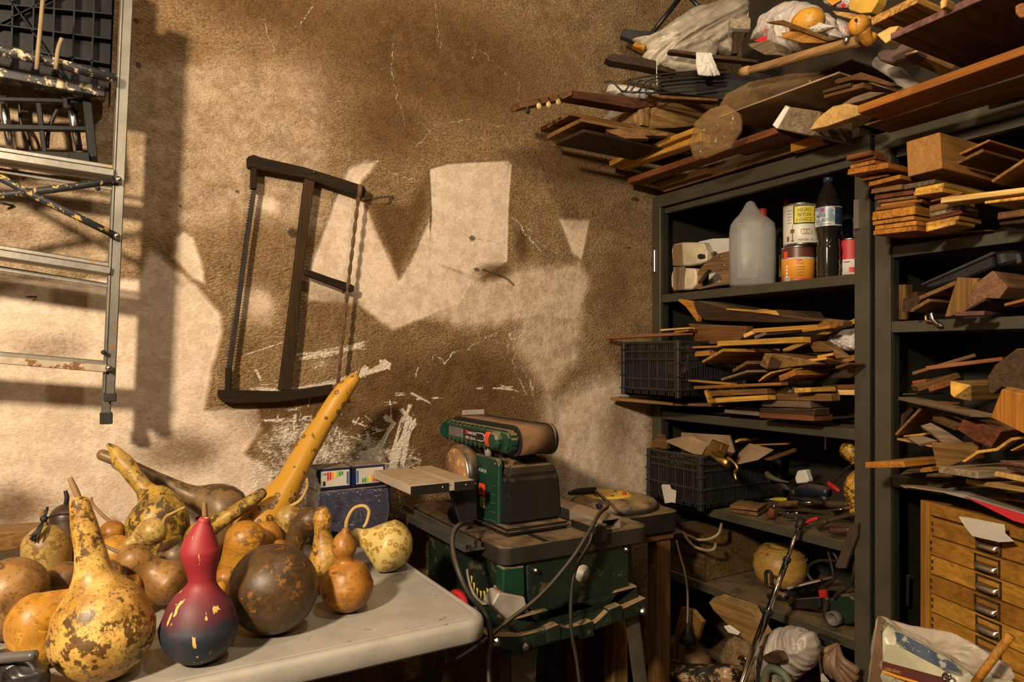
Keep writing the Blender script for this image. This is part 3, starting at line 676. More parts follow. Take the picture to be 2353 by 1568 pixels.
PEG = plain('pale_peg', (.26, .19, .11), .8)
for lab, p in (('bent pale rod hooked over the paint-splashed tube, the left one', [(98, 0), (93, 60), (88, 110), (84, 160)]), ('short curved pale rod hooked over the paint-splashed tube, the right one', [(142, 88), (133, 115), (128, 160)])):
    single('bent_rod', lab, 'rod', MB().tube([on_y(a, b, LY-.042) for a, b in p], .0045, 8, 4), PEG)
c2 = thing('plastic_crate', 'open black lattice crate below the gridded one behind the stepladder', 'crate', on_y(100, 372, 2.0))
CY2 = 2.03
for p in ([(-180, 200), (0, 222), (190, 227), (190, 237), (0, 232), (-180, 210)], [(-180, 262), (0, 284), (200, 290), (200, 300), (0, 297), (-180, 275)], [(-180, 330), (40, 345), (200, 350), (205, 365), (40, 358), (-180, 345)]):
    slab('F', 'cross_bar', None, p, ('y', CY2), .02, CRATE_K, parent=c2)
for p in ([(80, 228), (94, 228), (108, 352), (96, 350)], [(-54, 215), (-40, 215), (-30, 340), (-44, 340)]): slab('F', 'upright_bar', None, p, ('y', CY2+.004), .02, CRATE_K, parent=c2)
slab('F', 'corner_post', None, [(188, 226), (210, 228), (224, 360), (207, 362), (202, 350)], ('y', CY2-.01), .10, CRATE_K, parent=c2)
slab('F', 'corner_foot', None, [(157, 348), (205, 350), (207, 378), (160, 370)], ('y', CY2-.014), .06, CRATE_K, parent=c2)
slab('F', 'corner_bracket', None, [(142, 222), (155, 222), (158, 250), (145, 248)], ('y', CY2-.01), .02, CRATE_K, parent=c2)
for lab, p in (('chrome tube standing in the lattice crate, nearer the ladder rail', [(162, 226), (168, 270), (180, 348)]), ('chrome tube standing in the lattice crate, at the far left', [(6, 222), (12, 270), (26, 345)])):
    single('chrome_tube', lab, 'tube', MB().tube([on_y(a, b, CY2+.045) for a, b in p], .0105, 14, 1), plain('tube_chrome', (.72, .70, .70), .2, metal=1, var=.04))
single('electric_cable', 'thin black cable drooping inside the lattice crate', 'cable', MB().tube([on_y(a, b, CY2+.08) for a, b in [(40, 222), (45, 245), (48, 280), (62, 310), (72, 350)]], .004, 6), CABLE)
single('black_hose', 'black hose curving through the lattice crate beside the chrome tube', 'hose', MB().tube([on_y(a, b, CY2+.035) for a, b in [(142, 235), (125, 265), (112, 300), (108, 340)]], .005, 6), CABLE)
single('iron_nail', 'black iron nail sticking out of the wall below the ladder brace', 'nail', MB().tube([on_y(0, 466, 2.12), on_y(30, 473, 2.145), (on_y(30, 473, 2.16))], .003, 6, 1), INK)
single('wall_hook', 'small rusty hook in the wall between the two lower ladder steps', 'hook', MB().tube([on_y(62, 682, 2.13), on_y(82, 682, 2.13), on_y(84, 684, 2.16)], .002, 6, 1), INK)

# ---------------------------------------------------------------- gourds
M_MOT = gourd_mat('gourd_mottled', (.56, .28, .04), (.06, .028, .01), .44, 22, (.72, .45, .12), fine=.6)
M_MOT2 = gourd_mat('gourd_olive_mottled', (.36, .21, .035), (.045, .026, .01), .50, 22, (.52, .33, .06))
M_YEL = gourd_mat('gourd_yellow', (.52, .235, .022), (.20, .085, .02), .28, 12, (.64, .32, .04), fine=.45)
M_ORA = gourd_mat('gourd_orange', (.36, .14, .018), (.11, .045, .013), .32, 12, (.48, .21, .03), fine=.45)
M_TAN = gourd_mat('gourd_tan', (.25, .115, .028), (.085, .042, .016), .40, 13, (.33, .17, .05), fine=.5)
M_PALE = gourd_mat('gourd_pale', (.40, .25, .06), (.16, .08, .022), .34, 14, (.48, .33, .10), fine=.5)
M_DARK = gourd_mat('gourd_dark', (.058, .034, .017), (.26, .11, .022), .30, 34, (.075, .045, .02), fine=.3)
M_DOLL = gourd_mat('gourd_grey_brown', (.15, .088, .036), (.055, .033, .016), .45, 9, (.21, .125, .05))
M_BLACK = gourd_mat('gourd_black_brown', (.055, .03, .015), (.02, .012, .008), .4, 10)
M_SPOT = spotted_mat('gourd_ring_spotted', (.62, .48, .17), (.34, .19, .035), 58, .36, soft=.12)
M_CLUB = spotted_mat('gourd_spotted_yellow', (.50, .26, .028), (.11, .055, .012), 34, .27)
STEM = plain('gourd_stem', (.24, .14, .06), .8)
def gourd(label, pts, mm, z=None, stem=None, sr=5, ground=True, lump=.03, seed=0, name='gourd', stem_mat=None, flat=1.0, top=None):
    """pts: (px, py, radius in px[, depth]) from the body's middle to the tip"""
    x, y, r = pts[0][:3]
    k0 = (1 + ((x-1176.5)/FPX)**2)**-.33
    if z is None: z = .54 / ((y - HOR) / FPX + r*k0 / FPX)
    A = []
    for p in pts:
        d = p[3] if len(p) > 3 else z; c = at(p[0], p[1], d); A.append([*c, p[2]*d/FPX*(1 + ((p[0]-1176.5)/FPX)**2)**-.33])
    A = np.array(A)
    if ground and A[0, 2] - A[0, 3] > TZ + .012: A = np.vstack([[A[0, 0], A[0, 1], TZ + A[0, 3]*.93, A[0, 3]*.93], A])
    n = 7; P = catmull(A, n) if len(A) > 1 else A; R = list(np.maximum(P[:, 3], .3 * A[:, 3].min())); C = [Vector(p[:3]) for p in P]
    t0 = (C[1] - C[0]).normalized() if len(C) > 1 else Vector((0, 0, 1)); t1 = (C[-1] - C[-2]).normalized() if len(C) > 1 else t0
    head, tail = [], []
    for k in range(9):
        a = math.pi/2 * (1 - k/9); head.append((C[0] - t0*R[0]*math.sin(a), R[0]*math.cos(a) if k else R[0]*.05))
        a2 = math.pi/2 * (k+1)/9; tail.append((C[-1] + t1*R[-1]*math.sin(a2), R[-1]*max(math.cos(a2), .05)))
    CC = [h[0] for h in head] + C + [h[0] for h in tail]; RR = [h[1] for h in head] + R + [h[1] for h in tail]
    mb = MB().sweep(CC, RR, 36)
    for v in mb.v:
        nz_ = noise.noise(v * 16 + Vector((seed*3.7, 0, seed)))
        k = min(range(0, len(CC), 3), key=lambda i: (CC[i]-v).length_squared); v += (v - CC[k]) * lump * 1.5 * nz_
    lo = min(v.z for v in mb.v)
    if ground:
        for v in mb.v: v.z = max(v.z, TZ + .0006)
    t = thing(name, label, 'gourd', (A[0][0], A[0][1], max(lo, TZ)), 'gourds piled on the folding table')
    part('gourd_body', mb, mm, t)
    if stem:
        part('stem', MB().tube([C[-1] + t1*R[-1]*.8] + [at(a, b, z if len(st) == 0 else st[0]) for a, b, *st in stem], [sr*z/FPX]*2 + [sr*.8*z/FPX]*(len(stem)-1), 8, 5), stem_mat or STEM, t)
    return t
gourd('big mottled yellow bottle gourd with a thick upright neck, nearest the viewer', [(236, 1450, 122), (228, 1385, 100), (216, 1325, 50), (208, 1270, 36), (194, 1210, 31), (184, 1162, 24)], M_MOT, stem=[(172, 1125), (160, 1098)], sr=7, seed=1, lump=.02)
g = gourd('gourd painted red above and dark blue below, with gold scratches', [(458, 1437, 91), (460, 1385, 70), (464, 1345, 36), (464, 1320, 33), (461, 1280, 44), (460, 1255, 43), (466, 1215, 24), (469, 1200, 15)], painted_gourd_mat('painted_gourd', -.058, .03), stem=[(470, 1170), (470, 1155)], sr=6, seed=2, lump=.012)
gourd('large round blackish-brown gourd with ochre flecks in the front row', [(628, 1353, 104)], M_DARK, seed=3, lump=.015)
gourd('amber bottle gourd with a curled stalk, rightmost in the front row', [(797, 1345, 62), (795, 1310, 48), (792, 1287, 22), (791, 1262, 29), (791, 1240, 24), (794, 1222, 10)], M_ORA, stem=[(798, 1195), (812, 1170), (835, 1163), (848, 1175), (843, 1200), (836, 1212)], sr=5, seed=4, lump=.02, stem_mat=plain('pale_stalk', (.42, .27, .10), .8))
gourd('cream gourd covered in brown ring spots at the right of the pile', [(888, 1252, 61), (842, 1238, 26), (822, 1230, 16)], M_SPOT, z=1.752, ground=False, seed=5, lump=.03)
gourd('slim mottled bottle gourd standing between the lumpy neck and the amber gourd', [(748, 1285, 38), (745, 1255, 28), (741, 1225, 19), (741, 1195, 22), (740, 1180, 17)], M_MOT, z=1.60, seed=6, lump=.03)
gourd('lumpy dark brown gourd neck sticking up behind the round black gourd', [(668, 1280, 24), (676, 1250, 22), (692, 1215, 26), (712, 1195, 30)], M_DARK, z=1.62, seed=7, lump=.12)
gourd('small straw-coloured pear gourd with a long pale stalk beside the plastic wrap', [(672, 1215, 28), (666, 1192, 32)], M_PALE, z=1.72, stem=[(690, 1150), (706, 1120), (705, 1100)], sr=4, seed=8, stem_mat=MATS['pale_stalk'])
gourd('smooth orange gourd right of the red painted one', [(540, 1320, 44), (548, 1285, 40), (564, 1242, 47)], M_YEL, z=1.56, seed=9)
gourd('dull orange gourd half hidden behind the smooth orange gourd', [(606, 1240, 42)], M_ORA, z=1.65, seed=10)
gourd('low yellow-brown gourd behind the top of the round black gourd', [(642, 1262, 22)], M_ORA, z=1.61, seed=11)
gourd('very long yellow club gourd leaning up against the wall', [(600, 1200, 62, 1.77), (622, 1175, 50, 1.785), (655, 1125, 36, 1.82), (690, 1060, 28, 1.87), (740, 975, 24, 1.93), (785, 905, 22, 1.965), (812, 873, 15, 1.975)], M_CLUB, z=1.8, stem=[(822, 858, 1.98), (827, 846, 1.98)], sr=4, seed=12, lump=.05)
gourd('crook-necked olive gourd with a beak-like head rising from the pile', [(362, 1192, 72), (352, 1150, 50), (336, 1128, 24), (312, 1098, 21), (292, 1072, 22), (278, 1058, 22), (262, 1035, 13), (250, 1024, 6)], M_MOT2, z=1.68, seed=13, lump=.04)
gourd('dusty grey-brown gourd with a long straight handle lying against the wall', [(508, 1168, 60, 1.87), (440, 1140, 27, 1.85), (370, 1105, 17, 1.83), (300, 1072, 15, 1.81), (236, 1046, 14, 1.80)], M_DOLL, z=1.87, seed=14, lump=.02)
gourd('gourd with a thick brown handle pointing up to the right', [(456, 1238, 34, 1.67), (480, 1215, 24, 1.66), (520, 1190, 18, 1.65), (570, 1157, 16, 1.68), (600, 1135, 13, 1.70)], M_MOT2, z=1.62, seed=15, lump=.03)
gourd('small pear-shaped gourd with a frayed stalk lying on the others', [(350, 1222, 34, 1.50), (335, 1228, 31, 1.50), (312, 1242, 18, 1.49), (296, 1250, 13, 1.48)][::-1], M_PALE, z=1.50, stem=[(380, 1190), (400, 1178), (425, 1166)], sr=4, ground=False, seed=16, stem_mat=MATS['pale_stalk'])
gourd('brown double gourd lying on its side with a grey stalk', [(380, 1335, 57, 1.46), (342, 1308, 33, 1.45), (308, 1287, 40, 1.44)], M_TAN, z=1.46, ground=False, stem=[(262, 1265, 1.44), (228, 1248, 1.44)], sr=4, seed=17, lump=.03, stem_mat=plain('grey_stalk', (.16, .11, .07), .8))
gourd('bright yellow gourd behind the grey stalk', [(268, 1275, 48, 1.56)], M_YEL, z=1.56, seed=18)
gourd('pale ochre gourd with a black tassel tied to its stalk', [(107, 1258, 58, 1.52)], M_PALE, z=1.52, stem=[(99, 1190), (98, 1172)], sr=6, seed=19)
gourd('dark brown shiny gourd tied with straw behind the tall mottled neck', [(155, 1235, 44, 1.66), (152, 1192, 38, 1.66)], M_BLACK, z=1.66, stem=[(154, 1145), (150, 1128)], sr=5, seed=20, stem_mat=INK)
gourd('small russet gourd with a thin bent stalk against the wall', [(258, 1225, 31, 1.70)], M_ORA, z=1.70, stem=[(236, 1185), (214, 1160), (209, 1143)], sr=4, seed=21)
gourd('large dusty brown gourd cut by the left edge of the photo', [(28, 1358, 86, 1.33)], M_TAN, z=1.33, seed=22)
gourd('dull brown gourd in shade left of the tall mottled gourd', [(150, 1335, 48, 1.44)], M_TAN, z=1.44, seed=23)
gourd('glossy golden gourd at the lower left corner of the pile', [(86, 1426, 70, 1.21), (120, 1400, 52, 1.22), (165, 1372, 24, 1.24), (182, 1362, 18, 1.25)], M_YEL, z=1.21, seed=24)
gourd('grey-green gourd showing behind the brown double gourd', [(405, 1280, 44, 1.56)], M_DOLL, z=1.56, seed=25)
gourd('small black-speckled gourd beside the tall mottled neck', [(258, 1322, 24, 1.37), (252, 1305, 20, 1.37)], M_MOT, z=1.40, seed=26)
gourd('small yellow gourd peeping out between the red and the black gourds', [(498, 1358, 26, 1.36)], M_YEL, z=1.36, seed=27)
gourd('ochre gourd low down between the speckled one and the brown double gourd', [(305, 1338, 22, 1.42)], M_ORA, z=1.42, seed=28)
gourd('amber gourd behind the shoulder of the red painted one', [(520, 1330, 28, 1.44)], M_ORA, z=1.44, seed=29)
ts = thing('tassel', 'black thread tassel hanging over the pale ochre gourd', 'tassel', at(92, 1225, 1.47))
tm = MB(); R9 = random.Random(9)
for _ in range(26): tm.tube([at(100, 1196, 1.50), at(92 + R9.uniform(-8, 4), 1215, 1.475), at(80 + R9.uniform(-12, 10), 1240 + R9.uniform(-8, 8), 1.466)], .0011, 4, 3)
part('tassel_threads', tm, INK, ts)
part('tassel_knot', MB().sphere(at(101, 1193, 1.50), .008, 10), INK, ts); part('tassel_cord', MB().tube([at(101, 1193, 1.50), at(130, 1184, 1.52), at(160, 1182, 1.54)], .0022, 6).tube([at(101, 1193, 1.50), at(107, 1175, 1.51), at(109, 1166, 1.51)], .0032, 6), INK, ts)

# things at the left end of the table
slab('F', 'wooden_tray', 'flat brown wooden tray end at the left edge behind the gourds', [(-120, 1232), (64, 1222), (66, 1236), (40, 1262), (-120, 1285)], ('d', 1.60), .10, W_BROWN, 'tray')
bb_ = thing('black_bag', 'crumpled black plastic bag at the lower left corner of the table', 'bag', at(20, 1568, 1.16))
pillow('F', 'bag_body', None, [(-120, 1598), (-120, 1512), (-20, 1497), (60, 1507), (105, 1545), (110, 1598), (40, 1600)], ('d', 1.075), .03, CLOTH_B, parent=bb_, amp=.010, freq=30, seed=3)
part('grey_tube', MB().tube([at(-60, 1522, 1.05), at(20, 1512, 1.05), at(82, 1507, 1.05)], .008, 10), plain('grey_tube', (.10, .09, .09), .4), bb_)
# ---------------------------------------------------------------- boxed lamps in plastic wrap on the table
def carton(label, x0, x1, y0, y1, z0, z1, energy=0, group='navy lamp cartons in the wrapped stack'):
    t = thing('lamp_carton', label, 'box', ((x0+x1)/2, (y0+y1)/2, z0), group)
    part('carton_body', MB().box(x0, x1, y0, y1, z0, z1), NAVY, t, .0015)
    part('carton_top', MB().box(x0+.003, x1-.003, y0+.003, y1-.003, z1, z1+.0012), plain('dusty_card_top', (.20, .15, .11), .8, var=.3, scale=25), t)
    if energy:
        w = x1-x0; h = z1-z0; f = y0-.0006; up = energy > 0
        part('energy_label', MB().box(x0+w*.12, x1-w*.06, f, y0, z0+h*.14, z1-h*.10), PAPER, t)
        for i, mm in enumerate((RED_INK, RED_INK, ORANGE_INK, YELLOW_INK, LIME_INK, GREEN_INK, GREEN_INK)):
            k = i if up else 6-i; xx = x0 + w*(.30 + .068*k); hh = h*(.40 - .035*i)
            za = z1-h*.16-hh if up else z0+h*.20
            part('energy_bar', MB().box(xx, xx+w*.048, f-.0006, f, za, za+hh), mm, t)
        xb = x0+w*(.86 if up else .13); part('blue_strip', MB().box(xb, xb+w*.06, f-.0006, f, z0+h*.2, z1-h*.2), BLUE_INK, t)
        xb = x0+w*(.18 if up else .80); part('small_code', MB().box(xb, xb+w*.07, f-.0006, f, z0+h*.2, z0+h*.42), INK, t)
        lettering('ENERG', h*.16, (xb, f-.0008, z0+h*.30 if not up else z1-h*.3), (1, 0, 0), (0, 0, 1), t, BLUE_INK, width=w*.12)
    else:
        for i in range(8): part('printed_mark', MB().box(x0+.012+(x1-x0-.03)*i/8, x0+.016+(x1-x0-.03)*i/8, y0-.0006, y0, z1-.008, z1-.0055), BLUE_INK, t)
    return t
BY0, BZ = 1.925, TZ
BX = -.022
carton('navy carton at the bottom of the wrapped stack beside the sander', .535+BX, .735+BX, BY0-.005, 2.025, BZ+.001, BZ+.083)
carton('navy carton in the middle of the wrapped stack beside the sander', .528+BX, .740+BX, BY0-.012, 2.025, BZ+.086, BZ+.166)
carton('navy carton with an upright energy label, top left of the wrapped stack', .530+BX, .628+BX, BY0, 2.02, BZ+.170, BZ+.228, 1)
carton('navy carton with an upside-down energy label, top right of the wrapped stack', .630+BX, .728+BX, BY0, 2.02, BZ+.170, BZ+.228, -1)
WRAP = film('clear_wrap', (.40, .36, .33), .10, .12)
pillow('F', 'plastic_wrap', 'clear crinkled plastic wrap hanging off the left of the carton stack', [(640, 1185), (662, 1140), (690, 1105), (722, 1085), (735, 1120), (728, 1180), (700, 1200), (665, 1200)], ('d', 1.90), .012, WRAP, 'wrap', amp=.012, freq=34, seed=8)
pillow('F', 'plastic_wrap', 'upright corner of clear plastic film behind the carton stack', [(780, 1075), (800, 1045), (845, 1035), (870, 1025), (885, 1050), (884, 1085), (830, 1090)], ('d', 2.115), .004, WRAP, 'wrap', amp=.008, freq=30, seed=9)
pillow('F', 'plastic_wrap', 'clear plastic film stretched over the front of the lower navy cartons', [(728, 1135), (800, 1128), (890, 1122), (893, 1165), (888, 1215), (800, 1225), (730, 1215)], ('d', 1.885), .004, film('clear_wrap_front', (.30, .29, .30), .03, .10), 'wrap', amp=.007, freq=40, seed=11)

# ---------------------------------------------------------------- table saw on its stand
SZ = .80
sw = thing('table_saw', 'dusty dark green table saw on splayed sheet-metal legs, beside the folding table', 'saw', (1.1, 1.8, 0))
TOPB = plain('saw_table_top', (.022, .019, .016), .5, var=.2, dust=.50)
tpx = lambda e, z: [Vector((x, y, z)) for x, y in rrect(.862+e, 1.345-e, 1.512+e, 2.12-e, .03)]
top_ = part('saw_table', loft(MB(), [tpx(0, SZ-.045), tpx(0, SZ-.004), tpx(.003, SZ)], smooth=False), TOPB, sw)
for x in (.985, 1.19): part('mitre_slot', MB().box(x, x+.018, 1.514, 2.118, SZ+.0002, SZ+.0008), INK, top_)
part('table_joint', MB().box(.864, 1.343, 1.765, 1.768, SZ+.0002, SZ+.0008), INK, top_)
rail_ = part('guide_rail', MB().box(.800, .858, 1.60, 2.13, SZ-.022, SZ-.018).box(.800, .804, 1.60, 2.13, SZ-.018, SZ-.002).box(.842, .848, 1.60, 2.13, SZ-.018, SZ-.001).box(.815, .820, 1.60, 2.13, SZ-.018, SZ-.006), ALU, sw)
part('sub_frame', MB().prism([(.90, 1.55, .56), (1.33, 1.55, .56), (1.31, 1.55, .755), (.92, 1.55, .755)], (0, .50, 0)), GREEN_DK, sw, .004)
# front (camera-facing) housing panel with its round gullet
fp = [(1105, 430), (1120, 405), (1250, 370), (1920, 235), (1945, 260), (1945, 630), (1840, 650), (1770, 760), (1690, 850), (1560, 905), (1420, 905), (1330, 850), (1275, 785), (1140, 800), (1110, 640)]
hp = slab('TS', 'motor_cover', None, fp, ('y', 1.525), .03, GREEN_DK, parent=sw, bev=.004)
for x, y in ((1165, 462), (1905, 290)):
    part('cover_bolt', MB().lathe(place(*q('TS', x, y), ('y', 1.524)), [(.008, 0), (.008, -.006), (.004, -.016)], 10, axis=(0, 1, 0)), STEEL, hp)
c = place(*q('TS', 1560, 492), ('y', 1.524)); part('cover_knob', MB().lathe(c, [(.0235, 0), (.0235, -.004), (.010, -.006), (.010, -.016), (.003, -.018)], 20, axis=(0, 1, 0)), GREYP, hp)
flange = [(790, 1000), (1020, 1005), (1265, 950), (1265, 935), (1330, 900), (1388, 920), (1440, 935), (1540, 910), (1600, 885), (1655, 905), (1700, 870), (1770, 800), (1840, 760), (1890, 780), (2080, 690), (2098, 720), (2100, 810), (1900, 880), (1660, 960), (1560, 995), (1390, 1045), (1290, 1075), (1020, 1135), (860, 1105), (790, 1050)]
fl = slab('TS', 'base_flange', None, flange, ('y', 1.50), .06, GREEN_DK, parent=sw, bev=.003)
slab('TS', 'lower_housing', None, [(920, 890), (1000, 860), (1280, 785), (1330, 850), (1420, 905), (1560, 905), (1690, 850), (1770, 760), (1840, 640), (2015, 590), (2030, 690), (1280, 945), (1040, 1000)], ('y', 1.515), .05, GREEN_DK, parent=sw, bev=.004)
for x, y in ((1325, 950), (1600, 920), (1835, 790)):
    slab('TS', 'flange_lug', None, [(x-58, y-5), (x+40, y-45), (x+62, y-15), (x+60, y+90), (x-45, y+118)], ('y', 1.494), .05, GREEN_DK, parent=fl, bev=.003)
for x, y in ((1093, 1090), (2053, 800), (855, 1053)):
    part('flange_bolt', MB().lathe(place(*q('TS', x, y), ('y', 1.497)), [(.011, 0), (.011, -.005), (.006, -.011)], 8, smooth=False, axis=(0, 1, 0)), STEEL, fl)
# left (table-facing) side: housing, angle gauge and handwheel
part('side_housing', MB().prism([(.885, 1.53, .56), (.885, 2.03, .56), (.885, 2.03, .75), (.885, 1.53, .75)], (.06, 0, 0)), GREEN_DK, sw, .006)
slab('TS', 'corner_bulge', None, [(915, 450), (1090, 430), (1095, 690), (910, 640)], ('y', 1.519), .04, GREEN, parent=sw, bev=.004)
slab('TS', 'corner_skirt', None, [(815, 760), (880, 650), (1095, 690), (1120, 800), (960, 880)], ('y', 1.512), .05, GREYP, parent=sw, bev=.004)
gg = MB(); c = Vector((.884, 1.66, .70))
ring = lambda r: [c + Vector((0, r*math.cos(math.radians(a)), -r*math.sin(math.radians(a)))) for a in range(10, 171, 8)]
gau = part('angle_gauge', MB().prism(ring(.075) + ring(.045)[::-1], (-.006, 0, 0)), INK, sw)
for i in range(6):
    a = math.radians(35 + i*20); p = c + Vector((-.0072, .060*math.cos(a), -.060*math.sin(a)))
    part('yellow_mark', MB().prism([p + Vector((0, -.006, .010)), p + Vector((0, .006, .010)), p + Vector((0, 0, -.012))], (-.0006, 0, 0)), YELLOW_INK, gau)
part('gauge_window', MB().prism(ring(.085) + ring(.079)[::-1], (-.008, 0, 0)), GREYP, gau)
hw = part('handwheel', MB().lathe((.80, 1.66, .60), [(.055, 0), (.062, .006), (.062, .018), (.050, .024), (.044, .018), (.044, .006), (.055, 0)], 28, axis=(1, 0, 0)), RED, sw, label='red plastic handwheel')
for k in range(3):
    a = k*2.09+.4; part('wheel_spoke', MB().quadbox(Vector((.806, 1.66-.006, .60)), (0, .052*math.cos(a)+.006, .052*math.sin(a)), (.010, 0, 0), (0, -.010*math.sin(a), .010*math.cos(a))), RED, hw)
part('wheel_axle', MB().tube([(.785, 1.66, .60), (.90, 1.66, .60)], .010, 10, 1), STEEL, hw)
part('crank_grip', MB().tube([(.80, 1.625, .57), (.735, 1.622, .565)], .011, 10, 1), RED, hw)
LEGM = plain('dusty_leg_steel', (.10, .085, .065), .5, metal=.3, dust=.5, col2=(.22, .15, .08), amt=.35)
for (x, y, dx, dy) in ((.895, 1.53, -.035, -.06), (1.325, 1.54, .05, -.05), (.90, 2.02, -.03, .05), (1.325, 2.02, .05, .05)):
    w1, w2 = (.085 if dx < 0 else .05), .045
    part('leg', MB().prism([(x, y, .575), (x+math.copysign(w1, -dx), y, .575), (x+dx+math.copysign(w2, -dx), y+dy, 0), (x+dx, y+dy, 0)], (0, .004, 0)).prism([(x, y, .575), (x, y+math.copysign(.06, 1.8-y), .575), (x+dx, y+dy+math.copysign(.04, 1.8-y), 0), (x+dx, y+dy, 0)], (.004 if dx < 0 else -.004, 0, 0)), LEGM, sw)
# grey rail block on the saw's right side
fb = thing('rip_fence', 'hollow aluminium rip fence with a black clamp at the saw table corner', 'saw fence', (1.19, 1.7, SZ))
part('fence_tube', MB().box(1.178, 1.246, 1.52, 2.10, SZ+.002, SZ+.005).box(1.178, 1.246, 1.52, 2.10, SZ+.029, SZ+.032).box(1.178, 1.182, 1.52, 2.10, SZ+.005, SZ+.029).box(1.242, 1.246, 1.52, 2.10, SZ+.005, SZ+.029), plain('dusty_alu', (.42, .38, .33), .5, metal=.5, dust=.8), fb)
part('fence_clamp', MB().box(1.128, 1.176, 1.490, 1.509, SZ-.02, SZ+.028), MBLACK, fb, .003); part('clamp_slot', MB().box(1.14, 1.163, 1.4885, 1.490, SZ-.004, SZ+.012), INK, fb); part('clamp_arm', MB().box(1.132, 1.172, 1.509, 1.60, SZ+.003, SZ+.026), MBLACK, fb, .002)

# ---------------------------------------------------------------- belt and disc sander on the saw table
sd = thing('belt_sander', 'green and black bench belt and disc sander standing on the table saw', 'sander', (1.02, 1.74, SZ))
part('sander_base', MB().prism([(.918, 1.59, SZ+.0014), (1.125, 1.59, SZ+.0014), (1.125, 1.90, SZ+.0014), (.918, 1.90, SZ+.0014)], (0, 0, .021)), MBLACK, sd, .008, 2)
bo = [(.940, 1.625), (1.118, 1.625), (1.118, 1.86), (.940, 1.86)]
def blk(z, e): return [Vector((x + (e if x < 1 else -e), y + (e if y < 1.7 else -e), z)) for x, y in bo]
part('motor_housing', loft(MB(), [blk(SZ+.022, -.004), blk(SZ+.10, 0), blk(SZ+.15, .003), blk(SZ+.185, .018), blk(SZ+.205, .045)], smooth=False), MBLACK, sd, .010, 2)
# green switch panel facing the table (normal -x)
pnl = part('switch_panel', MB().prism([(.930, 1.655, .815), (.930, 1.652, .985), (.930, 1.665, 1.0), (.930, 1.835, 1.0), (.930, 1.85, .985), (.930, 1.85, .815), (.930, 1.83, .803), (.930, 1.675, .803)], (.014, 0, 0)), GREEN, sd, .003)
part('switch_frame', MB().box(.9265, .930, 1.715, 1.755, .850, .925), INK, pnl, .001)
part('stop_switch', MB().box(.919, .927, 1.720, 1.750, .890, .922), ORANGE_RED, pnl, .002); part('start_switch', MB().box(.922, .927, 1.722, 1.748, .854, .886), plain('green_switch', (.20, .22, .06), .5, dust=.2), pnl, .002)
lettering('0/I', .018, (.9186, 1.743, .900), (0, -1, 0), (0, 0, 1), pnl, INK)
for k in range(5):
    for y in (1.672, 1.782): part('panel_rib', MB().box(.9275, .930, y, y+.030, .825+k*.024, .827+k*.024), GREEN, pnl)
for y, z in ((1.672, .985), (1.835, .985), (1.672, .812), (1.835, .812)): part('panel_screw', MB().lathe((.930, y, z), [(.004, 0), (.004, -.0015), (.001, -.002)], 8, axis=(1, 0, 0)), BRASS, pnl)
part('badge', MB().box(.9292, .930, 1.800, 1.814, .952, .966), RED_INK, pnl); lettering('PARKSIDE', .013, (.929, 1.796, .953), (0, -1, 0), (0, 0, 1), pnl, WHITE_INK, width=.075)
# belt unit lying along y, a little higher at the near end
y0, y1, zc, r = 1.575, 2.005, 1.052, .040
def track(x0, x1, rr, mm, name, par, ya=y0, yb=y1):
    pr = [(-rr*math.sin(a), zc+rr*math.cos(a)) for a in np.linspace(0, math.pi, 15)]
    prof = [(ya+rr+p, z) for p, z in pr] + [(yb-rr-p, z) for p, z in pr[::-1]]
    return part(name, loft(MB(), [[Vector((x0, y, z)) for y, z in prof], [Vector((x1, y, z)) for y, z in prof]], True), mm, par)
BELT = plain('sanding_belt', (.15, .075, .034), .85, var=.3, scale=30, dust=.25, bmp=.0008, bs=600)
track(.960, 1.062, r, BELT, 'sanding_belt', sd)
gd = part('belt_guard', MB().prism([(.925, 1.600, zc-.030), (.925, 1.585, zc-.012), (.925, 1.585, zc+.014), (.925, 1.600, zc+.030), (.925, 1.985, zc+.030), (.925, 2.000, zc+.014), (.925, 2.000, zc-.014), (.925, 1.985, zc-.030)], (.033, 0, 0)), GREEN, sd, .007, 2)
track(1.064, 1.075, r+.003, MBLACK, 'end_guard', sd); track(.957, .9595, r+.002, INK, 'belt_edge', sd)
for k in range(9):
    y = 1.72 + k*.028; part('guard_rib', MB().box(.9225, .9265, y, y+.008, zc+.016, zc+.031), GREEN, gd, .0015); part('guard_rib', MB().box(.9225, .9265, y, y+.008, zc-.031, zc-.018), GREEN, gd, .0015)
part('blank_plate', MB().box(.9232, .926, 1.860, 1.955, zc-.014, zc+.014), plain('grey_label', (.13, .11, .11), .5), gd, .001)
part('name_plate', MB().box(.9232, .926, 1.715, 1.845, zc-.017, zc+.017), INK, gd, .001)
part('badge', MB().box(.9226, .9233, 1.824, 1.838, zc+.001, zc+.013), RED_INK, gd); lettering('PARKSIDE', .012, (.9225, 1.822, zc+.002), (0, -1, 0), (0, 0, 1), gd, WHITE_INK, width=.052); lettering('PBTS 370 A1', .012, (.9225, 1.838, zc-.013), (0, -1, 0), (0, 0, 1), gd, WHITE_INK, width=.062)
part('arrow_mark', MB().tube([(.9228, 1.768, zc+.010), (.9228, 1.730, zc+.010), (.9228, 1.722, zc), (.9228, 1.730, zc-.010), (.9228, 1.766, zc-.010)], .001, 5), WHITE_INK, gd)
kn = part('tension_knob', MB().lathe((.924, 1.648, zc), [(.026, 0), (.026, -.010), (.020, -.018), (.006, -.020)], 12, smooth=False, axis=(1, 0, 0)), GREEN, gd)
part('adjust_dial', MB().lathe((.924, 1.690, zc), [(.021, 0), (.021, -.008), (.012, -.012)], 14, smooth=False, axis=(1, 0, 0)), ORANGE_RED, gd, label='orange red adjusting dial')
